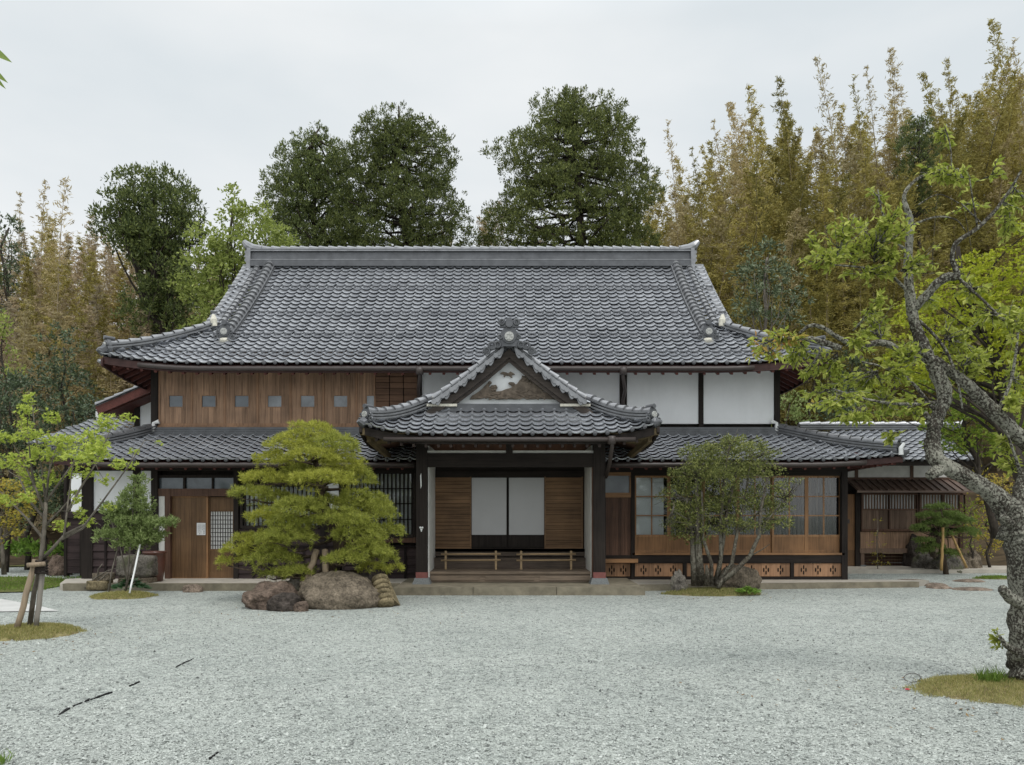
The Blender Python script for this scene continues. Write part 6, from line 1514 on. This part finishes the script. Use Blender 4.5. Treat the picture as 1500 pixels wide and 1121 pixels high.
mcl = [(46, 584, 10, 12), (44, 604, 13, 12), (38, 622, 14, 10), (66, 606, 14, 9), (28, 645, 22, 10), (58, 640, 28, 12), (18, 662, 15, 10), (100, 648, 26, 12), (80, 664, 36, 14), (38, 678, 30, 13), (122, 660, 28, 13), (146, 640, 20, 12), (166, 622, 17, 14), (174, 606, 12, 8), (150, 672, 36, 12), (184, 682, 20, 9), (168, 660, 22, 10), (205, 662, 12, 5), (214, 645, 7, 4), (110, 692, 22, 10), (92, 722, 13, 8), (74, 700, 20, 10), (28, 708, 22, 11), (12, 694, 14, 12), (100, 752, 11, 9), (84, 770, 13, 9), (130, 764, 13, 7), (166, 742, 9, 6), (122, 732, 9, 7), (150, 702, 12, 7), (60, 730, 14, 9), (48, 660, 22, 12), (30, 735, 14, 10), (136, 648, 20, 10), (86, 645, 22, 10)]
mc = pxclumps(mcl, YM, None, False); mc[:, 1] += rng.uniform(-.5, .5, len(mc)); V = star_leaves(mc, 48, .050); np_obj('crown', V, quads(V), M['lf_maple'], mt)
mb = MB(); R_ = lambda l: [P(x, y, YM + d) for x, y, d in l]
def br(pts, r0, r1, k=7): p = R_(pts); mb.tube(p, [r0 + (r1 - r0) * i / (len(p) - 1) for i in range(len(p))], k); return p
main = br([(43, 922, .05), (50, 868, .03), (60, 822, 0), (65, 775, 0), (67, 736, 0)], .034, .024, 9)
tips = []
for l in ([(67, 736, 0), (62, 690, .05), (52, 640, .08), (46, 580, .05)], [(67, 736, 0), (72, 690, -.1), (84, 650, -.2)], [(66, 750, 0), (50, 710, -.1), (30, 668, -.2), (18, 650, -.25)], [(66, 760, 0), (44, 735, .1), (28, 700, .2), (12, 690, .2)],
 [(62, 820, 0), (80, 800, -.05), (94, 784, -.08), (98, 750, -.05), (104, 700, 0), (112, 650, .05)], [(94, 784, -.08), (125, 768, -.15), (150, 735, -.2), (190, 680, -.25), (212, 645, -.25)], [(98, 750, -.05), (118, 715, .05), (140, 680, .1), (170, 610, .15)], [(90, 790, -.07), (120, 775, .1), (136, 762, .1), (148, 770, .12)], [(66, 770, 0), (88, 748, .15), (110, 722, .2)], [(64, 790, 0), (40, 760, .15), (15, 735, .25), (0, 720, .3)], [(67, 736, 0), (92, 700, -.15), (120, 660, -.25)], [(50, 710, -.1), (45, 680, -.1), (40, 620, -.05)]):
    tips += br(l, .019 if len(l) < 6 else .024, .004, 6)
for c in mc: q = min(tips, key=lambda p: (p - Vector(c[:3])).length); limb(mb, q, Vector(c[:3]), .006, .002, .08, 3, 4)
mb.build('trunk', M['bark_g'], mt, True)
st1 = stake('stake', 'pale straight stake leaning right beside the young maple trunk', P(24, 922, 10.35), P(52, 820, 10.42), .038, M['wood_post']); st2 = stake('stake', 'darker upright stake on the right of the young maple trunk', P(53, 918, 10.45), P(64, 826, 10.47), .034, M['wood_grey'])
mb = MB(); mb.tube([P(40, 828, 10.36), P(66, 826, 10.4)], .03, 10)
for i in range(5): mb.torus((X_(59.5, 10.45), 10.45, Z_(822 + i * 3.2, 10.45)), .001, .012, n=3)
mb2 = MB()
for i in range(6):
    c = P(59.5, 822 + i * 3.4, 10.45); mb2.tube([c + Vector((.085 * math.cos(a), .06 * math.sin(a), .008 * math.sin(a * 2 + i))) for a in np.linspace(0, 2 * PI, 14)], .013, 6)
tag(mb2.build('rope_binding', M['dark'], None, True, org=tuple(P(59.5, 830, 10.45))), 'dark rope lashing the young maple to its stakes', 'rope'); 
mb = MB(); mb.tube([P(40, 828, 10.34), P(66, 826, 10.38)], .03, 10); tag(mb.build('cross_bar', M['wood_post'], None, True, org=tuple(P(53, 827, 10.36))), 'short log crosspiece lashed across the maple stakes', 'crossbar')
# ---- smaller maple behind it
ym = 16.5; m2 = thing('maple_tree', 'small russet-tinged maple cut by the left edge of the photo, on the lawn', 'maple tree', (X_(6, ym), ym, 0))
c2 = pxclumps([(12, 712, 28, 11), (34, 728, 20, 10), (5, 735, 28, 12), (30, 752, 22, 10), (10, 765, 24, 11), (-20, 725, 24, 20), (24, 780, 14, 8), (-10, 790, 20, 12), (44, 738, 10, 8)], ym, None, False); V = star_leaves(c2, 26, .06); np_obj('crown', V, quads(V), M['lf_mapler'], m2)
mb = MB(); mb.tube([P(6, 842, ym), P(3, 800, ym), P(-4, 760, ym), P(-6, 720, ym)], [.05, .04, .03, .01], 8)
for c in c2: limb(mb, P(1, 790, ym), Vector(c[:3]), .018, .005, .1, 5, 5)
mb.build('trunk', M['bark_g'], m2, True)
# ---- shrub with the white stake
ysb = 15.1; sb = thing('shrub', 'light green slender-leaved shrub held by a white stake before the white wall', 'shrub', (X_(180, ysb), ysb, .05))
scl = pxclumps([(198, 704, 8, 14), (197, 722, 14, 14), (186, 738, 16, 14), (178, 728, 10, 10), (206, 735, 10, 12), (206, 748, 10, 14), (198, 764, 26, 12), (174, 762, 24, 12), (156, 742, 12, 8), (226, 768, 20, 9), (205, 784, 30, 12), (172, 782, 24, 12), (242, 766, 10, 6), (148, 788, 12, 6), (190, 798, 24, 10), (222, 786, 16, 8), (165, 752, 18, 10), (250, 762, 6, 4), (140, 780, 6, 4)], ysb, .35)
V = clump_leaves(scl, 95, .07, 13, .072, .023, .3, .2); np_obj('crown', V, quads(V), M['lf_shrub'], sb); mb = MB()
for pts in ([(184, 868), (188, 830), (192, 790), (195, 740), (198, 700)], [(160, 867), (163, 840), (172, 805), (176, 770)], [(184, 866), (196, 820), (210, 785), (240, 766)], [(186, 850), (176, 800), (158, 750)], [(190, 810), (170, 790), (146, 788)]): mb.tube([P(x, y, ysb) for x, y in pts], [.018 - .003 * i for i in range(len(pts))], 6)
mb.build('stems', M['bark_g'], sb, True)
stake('stake', 'slim white stake slanting up into the light green shrub', P(190, 869, 14.7), P(205, 798, 15.0), .017, M['white'])
hp = thing('hosta_plant', 'low broad-leaved dark green plant at the foot of the mossy stone block', 'plant', (X_(190, 15.5), 15.5, 0)); n = 70; a = rng.random(n) * 2 * PI; r = rng.random(n) ** .6; c = np.stack([X_(190, 15.5) + np.cos(a) * r * .38, 15.5 + np.sin(a) * r * .25, .06 + .26 * (1 - r * .7) * rng.uniform(.6, 1.1, n)], 1); d = unit(np.stack([np.cos(a), np.sin(a) - .4, .25 - r * .5], 1) + rng.normal(size=(n, 3)) * .2)
V = leafq(c, d, rng.uniform(.14, .22, n), rng.uniform(.09, .13, n), .12, np.tile([0, 0, 1.], (n, 1)) + rng.normal(size=(n, 3)) * .25); np_obj('leaves', V, quads(V), leaf('hosta_leaf', (.035, .075, .03), (.06, .12, .045), .2, .35, .5), hp)
mb = MB(); yb = 16.1
for pts in ([(124, 862), (140, 846), (158, 836), (172, 832)], [(128, 858), (146, 850), (160, 838)], [(143, 846), (144, 834), (150, 826)]): mb.tube([P(x, y, yb) for x, y in pts], [.016, .013, .010, .006][:len(pts)], 6)
tag(mb.build('bare_branch', M['bark_g'], None, True, org=tuple(P(124, 862, yb))), 'bare grey branch arching over the kerb beside the sandstone slabs', 'branch')
# ---- many-stemmed tree before the glazed doors
yc = 15.6; ct = thing('evergreen_tree', 'round-headed small-leaved evergreen with many bare stems before the glazed doors', 'tree', (X_(1040, yc), yc, .05))
ccl = [(1030, 690, 38, 28), (1078, 662, 40, 24), (1060, 700, 52, 34), (1112, 690, 36, 34), (1008, 730, 26, 26), (1146, 722, 18, 18), (998, 700, 18, 22), (1090, 735, 42, 24), (1040, 745, 40, 22), (1128, 745, 24, 16), (1078, 644, 20, 10), (1162, 706, 8, 9), (1018, 664, 24, 18), (1008, 766, 22, 14), (1052, 655, 22, 14), (1110, 655, 18, 14), (1130, 664, 12, 12), (1150, 742, 14, 10), (990, 748, 14, 14), (1068, 765, 20, 12), (1028, 778, 16, 10), (1120, 770, 18, 8), (1000, 785, 18, 12), (1024, 792, 18, 10), (985, 770, 14, 12), (1012, 745, 24, 16), (1060, 778, 16, 10), (1140, 765, 22, 10), (1090, 768, 20, 10), (978, 725, 12, 14)]
cl = pxclumps(ccl, yc, .6); cl[:, 1] += rng.uniform(-.25, .1, len(cl)); V = clump_leaves(cl, 46, .085, 14, .050, .023, .25, .2); np_obj('crown', V, quads(V), M['lf_cam'], ct)
mb = MB(); tips = []
for pts, r0 in (([(1018, 858, 0), (1016, 820, 0), (1014, 780, .05), (1005, 730, .1)], .075), ([(1028, 858, -.05), (1024, 815, -.05), (1022, 770, 0), (1020, 700, .1)], .085), ([(1042, 858, -.1), (1042, 825, -.1), (1030, 790, -.1), (1028, 720, 0)], .05), ([(1046, 858, 0), (1056, 820, 0), (1055, 770, .05), (1062, 690, .1), (1070, 650, .1)], .045), ([(1050, 858, .1), (1058, 800, .1), (1066, 745, .1), (1082, 680, .15)], .055), ([(1048, 858, -.05), (1072, 826, -.05), (1080, 780, 0), (1092, 730, .05), (1100, 670, .1)], .045), ([(1050, 858, -.1), (1075, 838, -.1), (1098, 815, -.1), (1112, 785, -.1), (1114, 750, -.05), (1124, 700, 0)], .055), ([(1112, 785, -.1), (1126, 760, -.1), (1150, 730, -.1)], .02), ([(1098, 815, -.1), (1115, 806, -.15), (1128, 797, -.2)], .015), ([(1036, 858, -.2), (1036, 838, -.25), (1035, 828, -.28)], .06), ([(1052, 862, -.2), (1058, 848, -.25)], .05), ([(1006, 760, -.2), (985, 748, -.3)], .01)):
    p = [P(x, y, yc + d) for x, y, d in pts]; mb.tube(p, [r0 * (1 - .62 * i / (len(p) - 1)) for i in range(len(p))], 9, .15); tips += p[1:]
for c in cl:
    q = min(tips, key=lambda p: (p - Vector(c[:3])).length)
    for _ in range(4): limb(mb, q, Vector(c[:3]) + Vector((rng.normal() * c[3] * .6, rng.normal() * c[4] * .5, rng.normal() * c[5] * .6)), .012, .003, .1, 4, 4)
mb.build('stems', M['bark_m'], ct, True)
fp = thing('fern_plant', 'bright green leafy clump at the right end of the many-stemmed tree bed', 'plant', (X_(1096, 15.2), 15.2, 0)); n = 160; a = rng.random(n) * 2 * PI; r = rng.random(n) ** .6; c = np.stack([X_(1096, 15.2) + np.cos(a) * r * .24, 15.2 + np.sin(a) * r * .18, .03 + .15 * (1 - r * .6) * rng.uniform(.5, 1.1, n)], 1); V = leafq(c, unit(np.stack([np.cos(a), np.sin(a), .6 - r * .5], 1) + rng.normal(size=(n, 3)) * .3), rng.uniform(.07, .13, n), .035, .1); np_obj('leaves', V, quads(V), M['lf_green'], fp)
# ---- niwaki pine and sapling in front of the annex
yn = 20.4; nw = thing('pine_tree', 'small layered niwaki pine propped with bamboo before the annex windows', 'pine tree', (X_(1384, yn), yn, 0))
ncl = pxclumps([(1377, 745, 13, 6), (1362, 757, 13, 6), (1394, 757, 15, 6), (1350, 775, 12, 5), (1410, 764, 15, 6), (1418, 779, 13, 5), (1380, 768, 22, 6), (1356, 794, 12, 6), (1384, 784, 14, 5), (1370, 802, 12, 5), (1392, 812, 13, 6), (1361, 808, 10, 5), (1430, 784, 6, 3)], yn, .3); V = needles(ncl, 230, 14, .10, .012); np_obj('crown', V, quads(V), M['lf_niwaki'], nw)
mb = MB(); mb.tube([P(1386, 842, yn), P(1382, 815, yn), P(1374, 790, yn), P(1382, 765, yn), P(1378, 745, yn)], [.07, .055, .05, .035, .015], 8)
for c in ncl: limb(mb, P(1378, 790, yn).lerp(P(1380, 755, yn), rng.random()), Vector(c[:3]) - Vector((0, 0, .05)), .02, .008, .1, 4, 5)
mb.build('trunk', M['bark_p'], nw, True)
M['bamboo_pole'] = wood('bamboo_pole', (.40, .26, .10), 'z', .5, .1)
stake('prop', 'upright yellow bamboo prop of the niwaki pine', P(1379, 836, 20.1), P(1381, 773, 20.3), .035, M['bamboo_pole'], 'prop'); stake('prop', 'slanting bamboo prop on the right of the niwaki pine', P(1416, 832, 20.2), P(1394, 784, 20.4), .03, M['bamboo_pole'], 'prop')
ys2 = 20.9; sp2 = thing('sapling', 'thin sparse yellowish sapling in front of the annex boarding', 'sapling', (X_(1285, ys2), ys2, 0)); c2 = pxclumps([(1286, 762, 8, 4), (1283, 782, 14, 4), (1276, 796, 8, 4), (1292, 797, 8, 4), (1288, 812, 15, 6), (1284, 824, 14, 5), (1296, 826, 10, 4)], ys2, None, False); V = star_leaves(c2, 9, .045); np_obj('crown', V, quads(V), M['lf_mapler'], sp2); mb = MB(); mb.tube([P(1286, 836, ys2), P(1284, 800, ys2), P(1286, 758, ys2)], [.012, .009, .004], 6)
for c in c2: limb(mb, P(1285, 815, ys2).lerp(P(1285, 775, ys2), rng.random()), c[:3], .006, .002, .05, 3, 4)
mb.build('trunk', M['bark_g'], sp2, True)
# ---- the lichen-covered old tree
yo = 7.3; ot = thing('old_tree', 'gnarled old tree with lichen-covered bark and fresh leaves leaning in from the right edge', 'tree', (X_(1512, yo), yo, 0))
mb = MB(); nodes = []
def ob(pts, k=12, rough=.26, dens=7):
    p = [P(x, y, yo + d) for x, y, d, r in pts]; rr = [r * (.78 if r < 30 else 1) * yo / F for x, y, d, r in pts]; P2 = []; R2 = []
    for i in range(len(p) - 1):       # Catmull-Rom
        a = p[max(i - 1, 0)]; b = p[i]; c = p[i + 1]; e = p[min(i + 2, len(p) - 1)]
        for j in range(dens):
            u = j / dens; P2.append(.5 * ((2 * b) + (c - a) * u + (2 * a - 5 * b + 4 * c - e) * u * u + (3 * b - a - 3 * c + e) * u ** 3)); R2.append(rr[i] + (rr[i + 1] - rr[i]) * u)
    P2.append(p[-1]); R2.append(rr[-1]); mb.tube(P2, R2, k, rough, pts[0][0] * .01); nodes.extend(P2[1:])
ob([(1524, 1014, 0, 56), (1521, 985, 0, 42), (1517, 940, 0, 34), (1515, 890, 0, 31.5), (1511, 840, 0, 31), (1502, 795, 0, 30), (1485, 757, 0, 26), (1452, 722, -.05, 16.5), (1412, 697, -.05, 14), (1386, 684, -.05, 14), (1370, 671, -.05, 14), (1366, 648, 0, 13.5), (1371, 618, 0, 11.5), (1384, 580, .02, 13), (1374, 548, .05, 13), (1354, 512, .05, 12), (1338, 467, .08, 9.5), (1332, 423, .1, 8.5), (1330, 378, .1, 7.5), (1333, 325, .1, 6.5), (1324, 289, .1, 3.4), (1338, 267, .1, 3), (1356, 256, .1, 2.6), (1388, 245, .1, 1.6)], 22, .3, 12)
ob([(1380, 686, -.08, 12), (1366, 694, -.14, 10), (1361, 697, -.16, 8)], 10)
ob([(1494, 790, .0, 30), (1497, 740, .05, 20), (1506, 700, .1, 18), (1524, 660, .15, 17)], 12)
ob([(1545, 690, .25, 18), (1530, 668, .2, 16), (1500, 646, .12, 14), (1459, 606, .1, 12.5), (1419, 566, .08, 11), (1386, 540, .05, 9), (1368, 524, .05, 6)], 14)
ob([(1347, 525, .05, 7), (1318, 512, 0, 6.5), (1290, 502, -.05, 6), (1258, 508, -.1, 4.5), (1227, 494, -.15, 4), (1205, 480, -.15, 3.6), (1187, 477, -.15, 3.2), (1171, 488, -.15, 2.5)])
ob([(1232, 510, -.2, 5), (1205, 502, -.2, 6), (1176, 495, -.2, 5), (1150, 500, -.2, 2.4), (1118, 498, -.2, 1.3)])
ob([(1340, 452, .08, 8), (1370, 418, .0, 8.5), (1388, 406, -.02, 8), (1402, 404, -.04, 6), (1395, 378, -.05, 4), (1401, 356, -.05, 4), (1432, 334, -.1, 3.6), (1459, 307, -.12, 3.2), (1481, 276, -.15, 2.5), (1496, 250, -.2, 2)])
ob([(1347, 470, .08, 3), (1380, 505, .0, 3), (1400, 548, -.1, 2.5), (1410, 600, -.1, 1.5)], 6); ob([(1368, 600, 0, 4), (1335, 560, -.1, 3), (1300, 540, -.15, 2.4), (1262, 530, -.2, 1.6)], 6); ob([(1370, 590, 0, 3.5), (1320, 592, -.2, 2.6), (1270, 585, -.3, 2), (1220, 570, -.3, 1.4)], 6)
ob([(1332, 430, .1, 3), (1300, 400, 0, 2.6), (1262, 392, -.1, 2), (1220, 388, -.1, 1.2)], 6); ob([(1331, 370, .1, 2.8), (1305, 345, .1, 2.2), (1292, 310, .1, 1.6), (1286, 278, .1, 1)], 6); ob([(1400, 404, -.04, 3), (1440, 440, -.1, 2.5), (1470, 470, -.15, 1.6)], 6); ob([(1459, 606, .1, 4), (1480, 560, .1, 3), (1490, 500, .1, 2.4), (1492, 450, .1, 1.5)], 6)
ob([(1440, 330, -.1, 1.8), (1420, 310, -.1, 1.4), (1408, 298, -.1, 1)], 5); ob([(1432, 334, -.1, 2), (1426, 300, -.15, 1.5), (1420, 262, -.15, 1)], 5); ob([(1336, 330, .1, 2), (1370, 318, .1, 1.8), (1400, 322, .1, 1.3), (1415, 340, .1, 1)], 5)
ob([(1345, 300, .1, 1.5), (1375, 285, .1, 1.2), (1405, 298, .1, .8)], 5); ob([(1394, 245, .1, 1.4), (1392, 215, .1, 1.2), (1384, 185, .1, .8)], 5); ob([(1497, 700, .1, 4), (1484, 660, .0, 2.5), (1474, 630, 0, 1.5)], 6); ob([(1492, 775, 0, 9), (1476, 764, -.12, 8), (1468, 755, -.16, 6)], 8); ob([(1510, 890, 0, 14), (1482, 878, -.12, 11), (1468, 862, -.18, 8)], 8); ob([(1512, 962, 0, 10), (1480, 950, -.12, 6), (1464, 932, -.2, 2)], 8)
ob([(1366, 628, -.1, 8), (1358, 610, -.16, 5), (1356, 604, -.18, 3)], 7)
ol = [(1205, 375, 32, 16, 1), (1248, 366, 42, 18, 1), (1285, 350, 30, 26, 1), (1240, 332, 26, 18, 1), (1286, 292, 13, 20, 1), (1300, 322, 26, 22, 1), (1270, 400, 34, 13, 1), (1192, 352, 12, 9, .8), (1385, 195, 18, 20, .8), (1380, 255, 30, 18, .8), (1425, 300, 26, 8, .8), (1276, 472, 20, 24, 1), (1290, 442, 12, 20, 1), (1262, 500, 16, 14, 1), (1148, 496, 42, 15, .9), (1112, 508, 20, 12, .8), (1125, 522, 24, 10, .8), (1172, 520, 30, 20, 1), (1215, 542, 34, 20, 1), (1260, 562, 42, 20, 1), (1228, 592, 40, 14, 1), (1290, 590, 34, 20, 1), (1200, 572, 18, 11, .9), (1310, 545, 26, 20, 1), (1262, 612, 32, 10, 1), (1330, 512, 20, 24, 1), (1345, 600, 18, 14, .7), (1302, 640, 12, 8, 1), (1400, 492, 24, 30, .8), (1420, 542, 30, 24, .9), (1440, 520, 26, 22, .8), (1482, 590, 22, 22, .8), (1452, 462, 30, 18, .8), (1490, 472, 18, 30, .8), (1480, 335, 26, 18, .9), (1476, 304, 18, 14, .9), (1492, 284, 16, 18, .9), (1350, 382, 26, 22, .7), (1480, 682, 16, 18, .9), (1470, 652, 20, 18, .9), (1490, 560, 16, 22, .8), (1320, 335, 12, 14, .8), (1425, 424, 24, 18, .7), (1462, 936, 10, 14, 1.3), (1420, 255, 6, 18, 1), (1360, 440, 20, 16, .7), (1186, 548, 26, 12, .8), (1310, 372, 18, 18, .8), (1465, 250, 8, 12, .6)]
ocl = pxclumps([(a, b, c, d, rng.uniform(-.45, .3)) for a, b, c, d, e in ol], yo, None, False); Cc = []; D = []; tw_l = []
M['twig'] = bark('twig_bark', (.12, .10, .08))
for c, e in zip(ocl, ol):
    q = min(nodes, key=lambda p: (p - Vector(c[:3])).length); nt2 = max(6, int(e[2] * e[3] / 24))
    for j in range(nt2):
        ep_ = Vector(c[:3]) + Vector((rng.normal() * c[3] * .55, rng.normal() * c[4] * .45, rng.normal() * c[5] * .55)); pts = limb(mb, q.lerp(Vector(c[:3]), rng.uniform(.2, .9)), ep_, .006, .002, .12, 4, 4)
        n = max(3, int(9 * e[4])); u = rng.uniform(.35, 1.05, n)
        for k in range(n): f = min(u[k], .999) * 4; p = pts[int(f)].lerp(pts[int(f) + 1], f - int(f)); Cc.append(p); D.append((ep_ - q).normalized() * .5 + Vector((rng.normal() * .7, rng.normal() * .7, rng.normal() * .5 - .25)))
mb.build('trunk', M['bark_l'], ot, True)
Cc = np.array([tuple(p) for p in Cc]); D = unit(np.array([tuple(p) for p in D])); l = rng.uniform(.042, .082, len(Cc)); V = leafq(Cc + D * l[:, None] * .55, D, l, l * .46, .16)
tipm = (Cc[:, 0] < X_(1165, yo)) & (rng.random(len(Cc)) < .35); m4 = np.repeat(tipm, 4)
np_obj('crown', V[~m4], quads(V[~m4]), M['lf_plum'], ot); np_obj('crown', V[m4], quads(V[m4]), M['lf_plumr'], ot)
gt = thing('grass_tuft', 'tuft of long green grass blades against the old tree trunk', 'grass tuft', (X_(1452, 7.2), 7.2, 0)); n = 220; a = rng.random(n) * 2 * PI; d = unit(np.stack([np.cos(a) * rng.uniform(.1, .9, n), np.sin(a) * rng.uniform(.1, .9, n), np.ones(n)], 1)); l = rng.uniform(.08, .2, n); c = np.stack([X_(1452, 7.2) + rng.normal(size=n) * .07, 7.2 + rng.normal(size=n) * .05, np.full(n, .05)], 1); V = leafq(c + d * l[:, None] * .45, d, l, .008, .2); np_obj('blades', V, quads(V), M['grassg'], gt)
gt = thing('grass_tuft', 'bright grass tuft just entering the lower left corner', 'grass tuft', (X_(-6, 5.0), 5.0, 0)); n = 110; a = rng.random(n) * 2 * PI; d = unit(np.stack([np.cos(a) * .5, np.sin(a) * .5, np.ones(n)], 1)); l = rng.uniform(.05, .11, n); c = np.stack([X_(-8, 5.0) + rng.normal(size=n) * .025, 5.0 + rng.normal(size=n) * .05, np.full(n, .0)], 1); V = leafq(c + d * l[:, None] * .45, d, l, .006, .2); np_obj('blades', V, quads(V), M['grassg'], gt)
mb = MB(); wp = [Vector((G(1337 + 13 * math.cos(a), 996 + 4.5 * math.sin(a) + 1.5 * math.sin(2 * a))[0], G(1337, 996 + 4.5 * math.sin(a) + 1.5 * math.sin(2 * a))[1], .02 + .02 * math.cos(a * 1.5))) for a in np.linspace(.2, 6.6, 26)]; mb.tube(wp + [Vector((*G(1356, 1003), .03))], .0035, 6); tag(mb.build('wire_loop', M['gutter'], None, True, org=(*G(1345, 1000), 0)), 'looped dark wire lying at the left tip of the large straw-coloured bed', 'wire')
mb = MB(); x_, y_ = G(1329, 1012)
for k in range(4): a = k * 1.6; mb.sphere((x_ + .010 * math.cos(a), y_ + .010 * math.sin(a), .014), .012, 8, 5, (1, 1, .45))
M['petal'] = plain('red_petal', (.5, .03, .06), .5); tag(mb.build('fallen_flower', M['petal'], None, True, org=(x_, y_, 0)), 'tiny fallen red blossom on the gravel beside the straw-coloured bed', 'flower')
# ---- leaves hanging into the top left corner, on a twig that comes from outside
yl = 2.9; tw3 = thing('leafy_twig', 'green pointed leaf tips hanging into the top left corner of the sky', 'twig', tuple(P(-60, 60, yl))); mb = MB(); mb.tube([P(-900, -200, yl + .2), P(-400, -60, yl + .1), P(-60, 60, yl), P(-30, 75, yl), P(-22, 100, yl)], [.03, .02, .006, .004, .003], 6); mb.build('stem', M['twig'], tw3, True)
mb = MB()
def big_leaf(a, b, wd):
    a, b = Vector(a), Vector(b); t_ = b - a; s_ = Vector((t_.z, 0, -t_.x)).normalized() * wd; bi = len(mb.v); K = 10
    for i in range(K + 1):
        u = i / K; wv = math.sin(PI * u ** .8) ** .9 * (1 - u * .25); m_ = a.lerp(b, u); mb.v += [tuple(m_ + s_ * wv + Vector((0, -.006 * wv, 0))), tuple(m_), tuple(m_ - s_ * wv + Vector((0, -.006 * wv, 0)))]
    for i in range(K): mb.face((bi + 3 * i, bi + 3 * i + 1, bi + 3 * i + 4, bi + 3 * i + 3)); mb.face((bi + 3 * i + 1, bi + 3 * i + 2, bi + 3 * i + 5, bi + 3 * i + 4))
big_leaf(P(-28, 62, yl), P(18, 92, yl - .02), .017); big_leaf(P(-25, 92, yl), P(12, 122, yl), .014); big_leaf(P(-25, 96, yl), P(9, 131, yl + .02), .012)
mb.build('leaves', leaf('near_leaf', (.14, .20, .05), (.20, .26, .07), .35), tw3, True)

n = 260; xs4 = np.concatenate([rng.normal(X_(470, 13.0), 1.6, 90), rng.normal(X_(1043, 15), 1.0, 60), rng.normal(X_(1450, 6.6), .9, 60), rng.normal(X_(40, 10), .8, 50)]); ys4 = np.concatenate([rng.normal(12.4, .5, 90), rng.normal(14.8, .3, 60), rng.normal(6.7, .6, 60), rng.normal(9.8, .5, 50)])
d = unit(np.stack([rng.normal(size=n), rng.normal(size=n), rng.normal(size=n) * .2], 1)); l = rng.uniform(.02, .045, n); V = leafq(np.stack([xs4, ys4, np.full(n, .014)], 1), d, l, l * .5, .15, np.tile([0, 0, 1.], (n, 1)) + rng.normal(size=(n, 3)) * .3)
o = np_obj('fallen_leaves', V, quads(V), leaf('dry_leaf', (.10, .06, .03), (.20, .13, .05), .1)); o['kind'] = 'stuff'; o['label'] = 'scattered dry leaves on the gravel'
